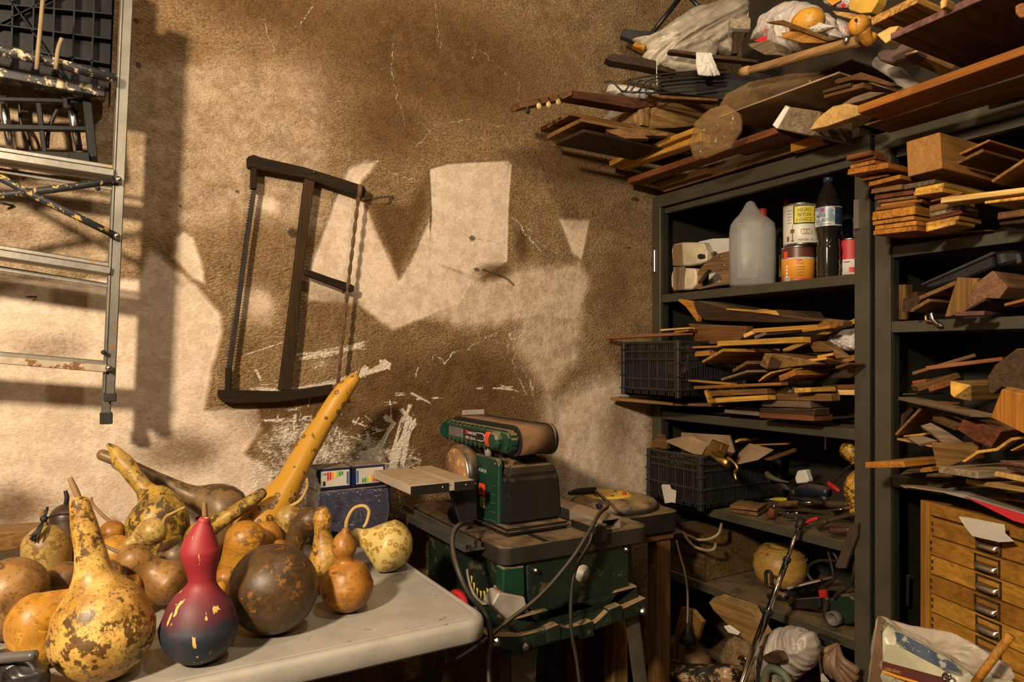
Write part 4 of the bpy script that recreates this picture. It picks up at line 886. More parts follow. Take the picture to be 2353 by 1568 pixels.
part('guard_end_cap', MB().lathe((.940, 1.985, zc), [(.032, .0), (.030, .012), (.016, .022)], 12, smooth=False, axis=(0, 1, 0)), GREEN, gd)
part('stop_bracket', MB().box(.985, 1.06, 1.975, 1.99, zc+.042, zc+.058), GREYP, sd, .002)
part('belt_arm', MB().box(.965, 1.05, 1.70, 1.86, .985, 1.025), MBLACK, sd, .008); part('clamp_lever', MB().tube([(.945, 1.735, .99), (.940, 1.735, 1.03)], .010, 10, 1), GREYP, sd)
# disc with its cover and work table
dx_, dy_, dz_ = .893, 1.845, .935
part('disc_housing', MB().lathe((dx_+.004, dy_, dz_), [(.084, 0), (.086, .02), (.080, .045)], 32, axis=(1, 0, 0)), MBLACK, sd)
dsk = part('sanding_disc', MB().lathe((dx_, dy_, dz_), [(.076, 0), (.076, .004)], 40, axis=(1, 0, 0)), plain('disc_paper', (.26, .13, .055), .9, var=.35, scale=16, col2=(.55, .33, .12), amt=.46), sd)
part('disc_rim', MB().lathe((dx_+.002, dy_, dz_), [(.079, 0), (.079, .008)], 40, axis=(1, 0, 0)), STEEL, dsk)
wt = part('work_table', MB().box(.668, .772, 1.635, 1.915, .932, .955).box(.788, .846, 1.635, 1.915, .932, .955).box(.770, .790, 1.635, 1.915, .932, .944), plain('dusty_cast_table', (.40, .34, .27), .55, var=.15, dust=.75), sd, .001)
part('table_edge', MB().box(.667, .7725, 1.6335, 1.6355, .930, .954), MBLACK, wt); part('table_edge', MB().box(.788, .847, 1.6335, 1.6355, .930, .954), MBLACK, wt)
for x in (.755, .822): part('table_screw', MB().lathe((x, 1.6336, .944), [(.004, 0), (.003, -.002)], 8, axis=(0, 1, 0)), STEEL, wt)
part('worn_spot', MB().lathe((.70, 1.71, .9551), [(.012, 0), (.011, .0003)], 16), GREYP, wt)
part('table_bracket', MB().prism([(.80, 1.70, .932), (.89, 1.70, .932), (.89, 1.70, .83), (.84, 1.70, .82)], (0, .012, 0)), MBLACK, sd, .003)
part('dust_port', MB().tube([(.905, 1.80, .85), (.86, 1.77, .83)], .03, 14, 1), MBLACK, sd)
part('power_cord', MB().tube([at(1085, 1203, 1.85), at(1060, 1205, 1.74), at(1042, 1225, 1.70), at(1040, 1262, 1.67), at(1052, 1310, 1.62), at(1080, 1370, 1.60), at(1115, 1410, 1.60), at(1128, 1470, 1.58), at(1122, 1530, 1.56), at(1130, 1640, 1.52)], .0065, 8), CABLE, sd)
part('power_cord', MB().tube([at(1362, 1226, 1.845), at(1352, 1255, 1.835), at(1322, 1310, 1.80), at(1312, 1380, 1.785), at(1313, 1450, 1.77), at(1325, 1520, 1.76), at(1335, 1600, 1.74)], .005, 8), CABLE, sd)

# ---------------------------------------------------------------- wooden stand with the round dusty machine
st = thing('wooden_stand', 'rough wooden stand behind the table saw carrying the round dusty lid', 'stand', (1.55, 1.88, 0))
WX0, WX1, WYa, WYb, WZ = 1.40, 1.655, 1.74, 2.05, .70
part('stand_top', MB().box(WX0, WX1, WYa, WYb, WZ-.03, WZ), W_BROWN, st, .002)
for x in (WX0+.005, WX1-.065):
    for y in (WYa+.01, WYb-.06): part('leg', MB().box(x, x+.06, y, y+.05, 0, WZ-.03), wood('stand_wood', (.20, .105, .04), 2, dust=.1), st, .002)
cr = thing('cable_reel', 'round dusty black reel housing with a yellow plate on the wooden stand', 'cable reel', (1.53, 1.88, WZ))
bs = [(DKx, DKy) for DKx, DKy in rrect(WX0-.035, WX1+.01, WYa-.02, WYb, .03, 3)]
part('reel_base', loft(MB(), [[Vector((x, y, WZ+.001)) for x, y in bs], [Vector((x, y, WZ+.066)) for x, y in bs]], False), MBLACK, cr, .003)
cc = Vector((1.515, 1.885, WZ+.066))
part('reel_lid', MB().lathe(cc, [(.150, 0), (.152, .010), (.140, .026), (.10, .036), (.06, .038)], 40), DUSTY_BLACK, cr)
yp = part('yellow_plate', MB().lathe(cc + Vector((-.005, .03, .034)), [(.088, 0), (.088, .005), (.060, .007), (.055, .0062)], 36), YELLOW, cr, label='bright yellow centre plate')
part('red_button', MB().sphere(cc + Vector((.025, -.025, .044)), .008, 10), RED, yp)
for a in (0.3, 2.2, 4.4): part('plate_hole', MB().lathe(cc + Vector((-.005+.05*math.cos(a), .03+.05*math.sin(a), .0405)), [(.006, 0), (.006, .001)], 8), INK, yp)
part('black_clip', MB().box(1.388, 1.402, 1.80, 1.824, WZ+.07, WZ+.10), BLACK_CLEAN, cr, .003)
part('plug_handle', MB().tube([(1.36, 1.93, WZ+.118), (1.40, 1.94, WZ+.118), (1.47, 1.93, WZ+.118)], [.006, .011, .011], 10, 3), INK, cr)
part('power_cord', MB().tube([(1.46, 1.92, WZ+.118), at(1392, 1150, 2.20), at(1396, 1165, 2.04), at(1378, 1180, 1.88), at(1352, 1225, 1.80), at(1310, 1290, 1.76), at(1240, 1370, 1.72), at(1165, 1430, 1.68), at(1090, 1490, 1.62), at(1000, 1545, 1.55), at(930, 1575, 1.5)], .0055, 8), CABLE, cr)
# ---------------------------------------------------------------- upper shelf of the far cabinet: jug, cans, bottles
S1Z = 1.526
def base(px, x, z=S1Z):
    r_ = ray(px, HOR); k = x / r_.x; return Vector((x, r_.y*k, z)), k
c, k = base(1729, 2.01)
jg = thing('water_jug', 'translucent plastic jug half full of clear liquid on the upper shelf', 'jug', c)
JUG = film('jug_plastic', (.42, .42, .42), .40, .35); LIQ = film('jug_liquid', (.26, .27, .30), .35, .3)
toc = Vector((-c.x, -c.y, 0)).normalized(); sid = Vector((-toc.y, toc.x, 0))
def jring(h, a, b, off=0, p=3.2, n=28, cc=c):
    out = []
    for i in range(n):
        t_ = 2*math.pi*i/n; cs, sn = math.cos(t_), math.sin(t_)
        out.append(cc + sid*(off + a*math.copysign(abs(cs)**(2/p), cs)) + toc*(b*math.copysign(abs(sn)**(2/p), sn)) + Vector((0, 0, h)))
    return out
JR = [jring(.003, .070, .058), jring(.012, .079, .066), jring(.10, .080, .067), jring(.20, .080, .067), jring(.225, .076, .064), jring(.245, .060, .052, -.004), jring(.262, .042, .040, -.006, 2.6), jring(.285, .026, .030, -.007, 2.3), jring(.305, .016, .022, -.007, 2), jring(.311, .008, .014, -.007, 2)]
part('jug_body', loft(MB(), JR), JUG, jg)
part('jug_liquid', loft(MB(), [jring(.006, .066, .055), jring(.014, .076, .063), jring(.195, .077, .064), jring(.197, .070, .06)]), LIQ, jg)
part('jug_label', MB().prism([c + sid*u + toc*.068 + Vector((0, 0, v)) for u, v in ((-.050, .03), (.018, .03), (.030, .225), (-.050, .225))], toc*.0008), film('worn_label', (.55, .52, .48), .10, .6), jg)
part('jug_cap', MB().lathe(c + sid*.034 - toc*.03 + Vector((0, 0, .24)), [(.016, 0), (.016, .045), (.013, .048)], 16), RED, jg, label='red screw cap')
# wine bottle behind
c, k = base(1808, 2.20)
wb = thing('wine_bottle', 'dark wine bottle with a long wooden stick as stopper behind the stacked cans', 'bottle', c)
part('bottle_glass', MB().lathe(c, [(.034, 0), (.037, .006), (.037, .19), (.030, .215), (.016, .24), (.0145, .262), (.0165, .264), (.0165, .276), (.0145, .278), (.0145, .30)], 24), plain('dark_glass', (.012, .016, .006), .12, spec=.7, bmp=0), wb)
part('stopper_stick', MB().tube([c + Vector((0, 0, .29)), c + Vector((0, 0, .345))], .011, 12, 1), W_ORANGE, wb)
Cyl(c, .037).patch(-.03, .03, .05, .13, 'bottle_label', YELLOW_INK, wb)
# can stack
c, k = base(1834, 2.02)
c2_ = thing('paint_can', 'orange and brown varnish can with a barcode, lower of the two stacked cans', 'can', c)
TIN = plain('tin_rim', (.55, .53, .50), .25, metal=1, var=.05)
CR2, CH2 = .0525, .118
part('can_body', MB().lathe(c, [(CR2, 0), (CR2, CH2)], 36), ORANGE_INK, c2_)
part('can_rim', MB().lathe(c + Vector((0, 0, CH2)), [(CR2+.001, -.003), (CR2+.0015, .002), (CR2-.003, .004), (CR2-.006, .0)], 36), TIN, c2_)
y = Cyl(c, CR2); U = CR2*1.5
y.patch(-U, U, .083, .115, 'brown_band', BROWN_INK, c2_); y.patch(-U, U, .076, .083, 'cream_band', PAPER, c2_); y.patch(-U, U, .004, .008, 'green_band', GREEN_INK, c2_); y.patch(-U, U, .008, .013, 'red_band', RED_INK, c2_)
y.patch(-.052, -.036, .080, .105, 'orange_square', ORANGE_RED, c2_, .0008)
y.text('750 mL', .011, .005, .060, BROWN_INK, c2_, width=.026); y.patch(-.004, .012, .071, .0755, 'red_logo', RED_INK, c2_, .0008, 3)
for i in range(4): y.patch(-.010+.002*i, .022-.002*i, .050-.009*i, .0515-.009*i, 'small_print', BROWN_INK, c2_, .0008, 4)
for i in range(4): y.patch(-.041, -.034, .050-.011*i, .057-.011*i, 'hazard_sign', WHITE_INK, c2_, .0008, 3)
for i in range(7): y.patch(-.048+.0032*i, -.0464+.0032*i, .002, .018, 'barcode_bar', INK, c2_, .001, 1)
y.patch(-.049, -.026, .001, .019, 'barcode_field', WHITE_INK, c2_, .0007, 4)
c1_, k = base(1842, 2.02); c1_ = c1_ + Vector((0, 0, CH2+.006))
c1t = thing('bitumen_can', 'white can with a yellow-green label standing on the orange can', 'can', c1_)
CR1, CH1 = .058, .134
part('can_body', MB().lathe(c1_, [(CR1-.002, 0), (CR1, .004), (CR1, CH1)], 36), plain('white_can_print', (.62, .60, .55), .4, var=.08, col2=(.30, .22, .14), amt=.28, scale=18), c1t)
part('can_rim', MB().lathe(c1_ + Vector((0, 0, CH1)), [(CR1+.001, -.004), (CR1+.0015, .002), (CR1-.003, .004), (CR1-.007, .0)], 36), TIN, c1t); part('can_seam', MB().lathe(c1_, [(CR1+.0008, -.001), (CR1+.0008, .004)], 36), TIN, c1t)
part('can_lid', MB().lathe(c1_ + Vector((0, 0, CH1+.004)), [(CR1-.008, 0), (.03, .004), (.02, .008)], 24), BROWN_INK, c1t)
y = Cyl(c1_, CR1)
y.patch(-.026, .052, .066, .128, 'label_border', INK, c1t, .0004); y.patch(-.022, .050, .070, .124, 'label_field', YELLOW_INK, c1t, .0008)
for w, h, wd in (('NEGRO', .106, .040), ('BETUN', .090, .040), ('JUDAICO', .074, .050)): y.text(w, .0165, .008, h, INK, c1t, .0012, width=wd)
y.text('MONGAY, S.A.', .0105, .014, .010, INK, c1t, .0008, width=.050)
for u in (.006, .015, .024):
    rg = MB(); rg.tube([y.p(u + .0085*math.cos(a), .040 + .0085*math.sin(a), .001) for a in np.linspace(0, 2*math.pi, 22)], .0008, 5, 1); part('ring_emblem', rg, plain('gold_ink', (.30, .20, .02), .4, bmp=0), c1t)
OLIVE = plain('olive_ink', (.09, .09, .02), .5, bmp=0)
y.patch(-.034, -.024, .010, .014, 'trophy_foot', OLIVE, c1t, .0008, 3); y.patch(-.0305, -.0275, .014, .040, 'trophy_stem', OLIVE, c1t, .0008, 2); y.patch(-.036, -.022, .038, .050, 'trophy_cup', OLIVE, c1t, .0008, 4); y.patch(-.030, -.028, .050, .064, 'trophy_tip', OLIVE, c1t, .0008, 2)
y.patch(-.050, -.042, .012, .028, 'seal_mark', OLIVE, c1t, .0008, 3)
for i in range(5): y.patch(-.050, -.032-.002*(i % 2), .112-.010*i, .1132-.010*i, 'small_print', INK, c1t, .0008, 4)
# rose water bottle
c, k = base(1903, 1.99)
rb = thing('plastic_bottle', 'tall clear plastic bottle of dark liquid with a blue sea label', 'bottle', c)
prof = [(.034, 0), (.040, .004), (.038, .012), (.040, .02), (.039, .03), (.041, .04), (.039, .055), (.041, .07), (.039, .085), (.041, .10), (.039, .115), (.036, .13), (.043, .16), (.047, .18), (.048, .24), (.045, .255), (.030, .295), (.018, .322), (.0145, .330)]
prof = [(a*.87, b*.93) for a, b in prof]; part('bottle_body', MB().lathe(c, prof, 32), plain('bottle_smoky', (.014, .012, .009), .08, spec=.8, bmp=0, var=.1), rb)
part('bottle_cap', MB().lathe(c + Vector((0, 0, .308)), [(.0150, 0), (.0150, .014), (.0135, .016)], 20), plain('dark_blue_cap', (.02, .03, .08), .35), rb)
y = Cyl(c, .0419); y.patch(-.046, .055, .164, .225, 'bottle_label', plain('sea_label', (.20, .30, .40), .35, col2=(.55, .55, .56), amt=.50, scale=10, bmp=0), rb)
y.text('AGUA', .0135, -.022, .193, INK, rb, width=.030); y.text('DEL ROSAL', .0135, -.014, .178, INK, rb, width=.050); y.patch(-.020, .008, .169, .1705, 'small_print', INK, rb, .0008, 4)
y.patch(-.022, -.011, .209, .220, 'pink_emblem', plain('pink_ink', (.55, .03, .20), .4, bmp=0), rb, .0008, 4); y.patch(.020, .053, .168, .222, 'dark_sea', plain('deep_sea_ink', (.015, .035, .08), .4, col2=(.02, .16, .10), amt=.45, bmp=0), rb, .0008, 6)
# red and white can
c, k = base(1955, 2.085)
rc = thing('paint_can', 'red and white paint can half hidden by the cabinet post', 'can', c)
part('can_body', MB().lathe(c, [(.049, 0), (.0495, .128)], 36), WHITE_INK, rc); part('can_rim', MB().lathe(c + Vector((0, 0, .128)), [(.050, -.003), (.051, .002), (.047, .004), (.042, .0)], 36), TIN, rc)
y = Cyl(c, .0494); y.patch(-.075, .022, .064, .126, 'red_band', RED_INK, rc); y.patch(.026, .075, .004, .126, 'yellow_band', YELLOW_INK, rc); y.patch(-.006, .012, .022, .038, 'red_mark', RED_INK, rc); y.patch(-.020, -.002, .054, .0565, 'small_print', INK, rc, .0008, 4); y.patch(-.020, .006, .014, .0155, 'small_print', INK, rc, .0008, 4); y.patch(-.020, .002, .010, .0115, 'small_print', INK, rc, .0008, 4)
c, k = base(1966, 2.20)
cp = thing('party_cup', 'purple cone-shaped cup with yellow circles wedged behind the cabinet post', 'cup', c)
part('cup_body', MB().lathe(c + Vector((0, 0, .10)), [(.020, 0), (.050, .115), (.048, .115), (.018, .002)], 28), plain('purple_card', (.06, .045, .16), .4), cp)
y = Cyl(c + Vector((0, 0, .155)), .037); 
for u, v in ((-.024, .005), (-.012, -.022)): part('yellow_circle', MB().tube([y.p(u + .006*math.cos(a), v + .006*math.sin(a), .003) for a in np.linspace(0, 2*math.pi, 16)], .0012, 5, 1), YELLOW_INK, cp)
part('cup_stem', MB().lathe(c, [(.024, 0), (.010, .01), (.010, .09), (.020, .10)], 16), plain('purple_card', (0, 0, 0)), cp)
# junction boxes, saw handle
def jbox(label, pts, x, dep, z0):
    t = thing('junction_box', label, 'box', on_x(*q('S1', *pts[0]), x)); slab('S1', 'box_body', None, pts, x, dep, CREAM, parent=t, bev=.005); return t
t = jbox('cracked cream electrical housing, the upper of two stacked at the cabinet side', [(272, 850), (288, 790), (400, 770), (590, 772), (630, 870), (620, 965), (540, 990), (420, 1008), (282, 1010)], 1.965, .04, 0)
slab('S1', 'brown_side', None, [(288, 800), (375, 785), (385, 1008), (284, 1005)], 1.961, .006, plain('brown_face', (.16, .10, .05), .9), parent=t); slab('S1', 'socket_hole', None, [(532, 900), (560, 885), (605, 895), (610, 930), (560, 942), (535, 930)], 1.961, .006, INK, parent=t)  # left face of the housing in a browner colour
t = jbox('cream electrical housing with a grey strip, the lower of two stacked at the cabinet side', [(265, 1120), (275, 1070), (300, 1022), (505, 1032), (520, 1100), (515, 1200), (470, 1245), (290, 1255), (268, 1210)], 1.955, .04, 0)
slab('S1', 'grey_strip', None, [(290, 1022), (400, 1014), (388, 1248), (290, 1254)], 1.947, .008, W_GREY, parent=t)
slab('S1', 'white_sheet', 'white curved plastic sheet leaning behind the wooden saw handle', [(540, 765), (680, 735), (865, 728), (880, 900), (870, 1180), (640, 1190), (660, 880)], 2.10, .01, WHITE, 'sheet')
hd = thing('saw_handle', 'worn wooden hand saw handle standing on the upper shelf left of the jug', 'handle', on_x(*q('S1', 650, 1240), 1.97))
outer = [(455, 1170), (540, 1060), (620, 970), (740, 885), (860, 858), (868, 862), (868, 1190), (740, 1205), (545, 1243), (490, 1215)]; inner = [(535, 1180), (600, 1090), (650, 1042), (715, 1075), (770, 1110), (785, 1155), (600, 1212), (550, 1210)]
P = [on_x(*q('S1', *p), 1.965) for p in outer]; Q = [on_x(*q('S1', *p), 1.965) for p in inner]
bm = bmesh.new(); ev = [bm.verts.new(p) for p in P]; iv = [bm.verts.new(p) for p in Q]
es = [bm.edges.new((ev[i], ev[(i+1) % len(ev)])) for i in range(len(ev))] + [bm.edges.new((iv[i], iv[(i+1) % len(iv)])) for i in range(len(iv))]
bmesh.ops.triangle_fill(bm, edges=es, use_beauty=True); ge = bmesh.ops.extrude_face_region(bm, geom=list(bm.faces)); bmesh.ops.translate(bm, verts=[v for v in ge['geom'] if isinstance(v, bmesh.types.BMVert)], vec=(.022, 0, 0)); bmesh.ops.recalc_face_normals(bm, faces=bm.faces)
bm.verts.index_update(); part('handle_wood', MB().add([v.co.copy() for v in bm.verts], [tuple(v.index for v in f.verts) for f in bm.faces]), wood('handle_wood', (.30, .18, .09), 1), hd); bm.free()
for p in ((770, 912), (800, 1005)): part('handle_bolt', MB().lathe(on_x(*q('S1', *p), 1.965), [(.006, 0), (.005, -.003)], 10, axis=(1, 0, 0)), BRASS, hd)

# ---------------------------------------------------------------- lattice crates
def crate(label, o, ux, uy, h, nx_, ny_, mm=BLACK, rows=(.3, .62), tag_=None):
    """o: near left bottom corner of the front face; ux: along the front; uy: into the depth"""
    o, ux, uy = Vector(o), Vector(ux), Vector(uy); Zv = Vector((0, 0, h)); ex, ey = ux.normalized(), uy.normalized(); c = o + (ux+uy)/2
    t = thing('plastic_crate', label, 'crate', (c.x, c.y, o.z))
    part('crate_floor', MB().quadbox(o, ux, uy, (0, 0, .006)), mm, t)
    def side(a, u, nn, inn):
        e = u.normalized(); mb = MB()
        pn = part('crate_side', MB().quadbox(a + Zv*0, u, inn*.004, (0, 0, h*.10)), mm, t)
        part('top_rim', MB().quadbox(a + Zv*.955 - inn*.006, u, inn*.014, Zv*.045), mm, pn)
        for r_ in rows: part('cross_rail', MB().quadbox(a + Zv*r_ - inn*.005, u, inn*.009, (0, 0, .006)), mm, pn)
        for i in range(nn+1):
            p = a + u*(i/nn); wd = .004 if i % 4 else .008
            mb.quadbox(p, e*wd, inn*.004, Zv*.96)
        part('side_bars', mb, mm, pn, kind='stuff')
    side(o, ux, nx_, ey); side(o + uy, ux, nx_, -ey); side(o, uy, ny_, ex); side(o + ux, uy, ny_, -ex)
    for a in (o, o+ux, o+uy, o+ux+uy):
        mb = MB().quadbox(a - ex*.009 - ey*.009, ex*.018, ey*.018, Zv)
        p = part('corner_post', mb, mm, t, .002)
        for r_ in (.12, .36, .6, .84): part('corner_ridge', MB().quadbox(a - ex*.012 - ey*.012 + Zv*r_, ex*.024, ey*.024, (0, 0, .005)), mm, p)
    return t
a_ = math.radians(6); dy = Vector((0, -1, 0)); dx = Vector((1, 0, 0))
cA = crate('black lattice crate sticking out of the middle shelf among the wood offcuts', (1.720, 2.078, 1.136), dy*.29, dx*.33, .20, 26, 26, rows=(.12, .30, .66, .80))
slab('S2', 'pink_cloth', 'dull pink cloth inside the crate on the middle shelf', [(515, 690), (560, 630), (700, 630), (760, 680), (690, 740), (540, 745)], 1.90, .03, plain('pink_cloth', (.22, .09, .11), .9), 'cloth')
crB = crate('black lattice crate full of board offcuts on the third shelf beside the machines', (1.850, 2.080, .7255), (0, -.270, 0), (.42, 0, 0), .196, 24, 36, rows=(.36, .70, .82))
slab('S3', 'torn_label', None, [(250, 570), (262, 560), (332, 565), (345, 605), (395, 622), (385, 742), (350, 735), (285, 745)], 1.842, .0012, PAPER, parent=crB, bev=0)

# ---------------------------------------------------------------- middle shelf: offcuts
def pk(lab, ax, ay, bx, by, th, s, dep, m_, name='wood_offcut', cat='offcut', reg='S2', **kw): return plank(reg, name, lab, ax, ay, bx, by, th, s, dep, m_, cat, **kw)
sl = lambda lab, pts, s, dep, m_, name='wood_block', cat='block', reg='S2', **kw: slab(reg, name, lab, pts, s, dep, m_, cat, **kw)
cvb = thing('carved_board', 'dark carved board with a broken golden edge, topmost on the middle shelf', 'board', on_x(*q('S2', 900, 280), 1.88))
slab('S2', 'carved_body', None, [(760, 130), (830, 115), (1060, 178), (1400, 200), (1490, 190), (1520, 240), (1900, 285), (1500, 300), (960, 285), (870, 275), (800, 210)], 1.86, .22, W_DARK, parent=cvb)
slab('S2', 'notched_edge', None, [(648, 112), (665, 100), (770, 118), (780, 170), (825, 265), (815, 295), (770, 235), (715, 165)], 1.85, .02, W_ORANGE, parent=cvb); slab('S2', 'broken_edge', None, [(1060, 180), (1300, 195), (1380, 185), (1480, 200), (1505, 240), (1400, 225), (1060, 192)], 1.855, .01, W_HONEY, parent=cvb)
pk('dark red board lying across the top of the middle-shelf crate', 38, 443, 780, 400, 26, [1.655, 1.84], .26, W_RED, 'board', 'board')
pk('thin cream stick lying on the dark red board above the crate', 505, 370, 745, 352, 14, 1.80, .03, W_PALE, 'stick', 'stick')
pk('small orange wedge beside the cream stick above the crate', 620, 392, 742, 372, 26, 1.81, .06, W_ORANGE)
sl('thick brown board with a yellow rough end above the crate', [(740, 308), (850, 315), (1230, 330), (1230, 400), (1170, 450), (985, 480), (800, 485), (770, 375)], 1.865, .06, W_BROWN)
pk('longest pale yellow slat in the middle-shelf pile', 985, 500, 1710, 470, 46, 1.80, .10, W_HONEY, 'slat', 'slat')
pk('thin yellow slat jutting left from under the longest pale slat', 640, 524, 985, 510, 18, 1.79, .12, W_HONEY, 'slat', 'slat')
pk('yellow slat above a dark gap near the top of the middle-shelf pile', 1285, 386, 1830, 352, 36, 1.84, .12, W_HONEY, 'slat', 'slat')
pk('short slanting stick end left of the upper yellow slat', 1210, 430, 1284, 398, 34, 1.835, .10, W_PALE, 'stick', 'stick')
pk('grey slanting batten end under the upper yellow slat', 1300, 438, 1398, 402, 26, 1.84, .10, W_GREY, 'batten', 'batten')
pk('dark long batten under the upper yellow slat', 1395, 412, 1690, 380, 30, 1.85, .12, W_DARK, 'batten', 'batten')
pk('small orange stick lying right of the dark batten', 1700, 380, 1935, 346, 20, 1.83, .06, W_ORANGE, 'stick', 'stick')
sl('dark end-grain block at the top right of the middle-shelf pile', [(1835, 315), (1895, 268), (2050, 285), (2050, 330), (1900, 345)], 1.86, .12, W_BROWN)
pk('rough splintered yellow board slanting up to the cabinet post', 1545, 560, 2190, 290, 38, [1.96, 1.98], .08, W_ROUGH, 'board', 'board')
pillow('S2', 'cloth_bundle', 'white crumpled cloth bundle against the cabinet post on the middle shelf', [(1918, 485), (1950, 440), (2000, 395), (2070, 362), (2200, 350), (2210, 535), (2080, 540), (1960, 515)], 1.98, .04, BAG_W, 'cloth', amp=.010, freq=30, seed=2)
sl('tan wedge of wood under the white cloth bundle', [(1755, 470), (1850, 455), (1960, 520), (1950, 545), (1800, 550)], 1.86, .05, W_BROWN)
pk('bright stick end poking out left above the wide yellow board', 780, 590, 920, 578, 44, 1.80, .14, W_HONEY, 'stick', 'stick')
pk('wide yellow-edged board tilted in the middle of the pile', 825, 645, 1072, 548, 28, [1.80, 1.78], .34, W_HONEY, 'board', 'board', yawd=-12)
bm_ = thing('wood_beam', 'brown beam with a charred end in the middle of the pile', 'beam', on_x(*q('S2', 1400, 695), 1.80))
slab('S2', 'beam_body', None, [(1345, 662), (1385, 558), (1560, 580), (1780, 630), (1800, 652), (1500, 688), (1405, 695)], 1.80, .30, W_BROWN, parent=bm_); slab('S2', 'charred_end', 'charred dark end grain', [(1402, 694), (1438, 582), (1530, 622), (1498, 686)], 1.796, .004, W_DARK, parent=bm_)
pk('flat brown board right of the crate, below the wide yellow-edged board', 1115, 725, 1240, 650, 30, [1.83, 1.81], .25, W_BROWN, 'board', 'board')
pk('grey-topped board slanting above the thin curved veneer', 1015, 792, 1245, 722, 22, [1.80, 1.77], .26, W_GREY, 'board', 'board')
sl('thin curved veneer sheet in the lower middle of the pile', [(1325, 798), (1370, 755), (1430, 718), (1520, 700), (1600, 684), (1598, 692), (1520, 712), (1440, 732), (1385, 765), (1340, 800)], 1.80, .22, W_HONEY, 'veneer', 'veneer')
pk('short round-ended brown stick pointing outward under the beam', 1515, 795, 1645, 745, 46, 1.78, .16, W_ORANGE, 'stick', 'stick')
pk('strong yellow batten slanting up in front of the cabinet post', 1705, 732, 2200, 605, 46, [1.945, 1.975], .05, W_HONEY, 'batten', 'batten')
for i, (a1, b1, a2, b2, th_) in enumerate(((1760, 632, 1905, 612, 22), (1830, 600, 1965, 578, 24), (1580, 706, 1700, 692, 10), (1985, 690, 2090, 660, 20))):
    pk(['small pale chip left of the strong yellow batten', 'small yellow chip above the strong yellow batten', 'thin sliver left of the dark latched box', 'small brown chip under the strong yellow batten'][i], a1, b1, a2, b2, th_, 1.82, .08, W_HONEY if i < 3 else W_BROWN, 'wood_chip', 'wood chip')
sl('triangular wood piece under the white cloth bundle', [(1955, 520), (1985, 530), (2075, 595), (1985, 605)], 1.81, .03, W_BROWN)
lb = thing('latched_box', 'small dark box with a metal latch under the strong yellow batten', 'box', on_x(*q('S2', 1720, 775), 1.82)); slab('S2', 'box_body', None, [(1660, 775), (1668, 715), (1900, 700), (2160, 690), (2160, 770)], 1.96, .2, W_DARK, parent=lb); slab('S2', 'metal_latch', None, [(1720, 770), (1722, 712), (1775, 705), (1775, 765)], 1.955, .006, STEEL, parent=lb)
pk('thin yellow slat slanting down over the crate corner', 680, 795, 1095, 828, 16, [1.76, 1.78], .05, W_HONEY, 'slat', 'slat')
pk('long thin brown-yellow slat below the crate corner slat', 785, 862, 1520, 832, 24, 1.77, .10, W_ORANGE, 'slat', 'slat')
pk('ridged brown slat third from the bottom at the crate', 930, 920, 1405, 905, 44, 1.78, .14, W_BROWN, 'slat', 'slat')
pk('rounded yellow-ended slat second from the bottom at the crate', 970, 978, 1410, 955, 42, 1.78, .14, W_HONEY, 'slat', 'slat')
sl('upright thin board end beside the ridged brown slat', [(870, 880), (890, 865), (912, 960), (925, 985), (905, 985)], 1.775, .14, W_HONEY, 'board', 'board')
sl('cone-like pale wedge standing on the lower right boards', [(1450, 895), (1580, 832), (1612, 895)], 1.84, .05, W_GREY, 'wood_wedge', 'wedge')
pk('short yellow stick end on the lower right boards', 1640, 895, 1772, 890, 42, 1.79, .12, W_HONEY, 'stick', 'stick')
pk('dark block between the yellow stick end and the two-tone pieces', 1870, 893, 1952, 893, 62, 1.92, .12, W_DARK, 'wood_block', 'block')
pk('pale chewed strip in front of the cabinet post', 1955, 912, 2200, 912, 42, 1.95, .10, W_PALE, 'strip', 'strip')
pk('reddish strip on top of the pale chewed strip', 1955, 866, 2200, 862, 38, 1.95, .10, W_RED, 'strip', 'strip')
for lab, a1, b1, a2, b2, th_, xx, m_ in (('topmost of the four dark boards at the lower right of the pile', 1410, 955, 1950, 966, 60, 1.83, W_BROWN), ('grey-topped second of the four dark boards at the lower right', 1358, 1008, 1772, 1022, 52, 1.83, W_GREY),
        ('third of the four dark boards at the lower right', 1345, 1075, 1812, 1088, 56, 1.83, W_DARK), ('lowest reddish of the four dark boards at the lower right', 1340, 1106, 1802, 1136, 46, 1.83, W_RED)):
    pk(lab, a1, b1, a2, b2, th_, xx, .24, m_, 'board', 'board', yawd=0)
pk('flat board with a notched dark edge jutting out under the crate', 80, 958, 610, 1003, 26, [1.68, 1.78], .28, W_BROWN, 'board', 'board')
pk('second notched board lying right of the one under the crate', 612, 1004, 1040, 1012, 22, [1.79, 1.84], .22, W_BROWN, 'board', 'board')
pk('greenish batten end just below the four dark boards', 1045, 1066, 1340, 1090, 38, [1.86, 1.90], .12, W_GREY, 'batten', 'batten')

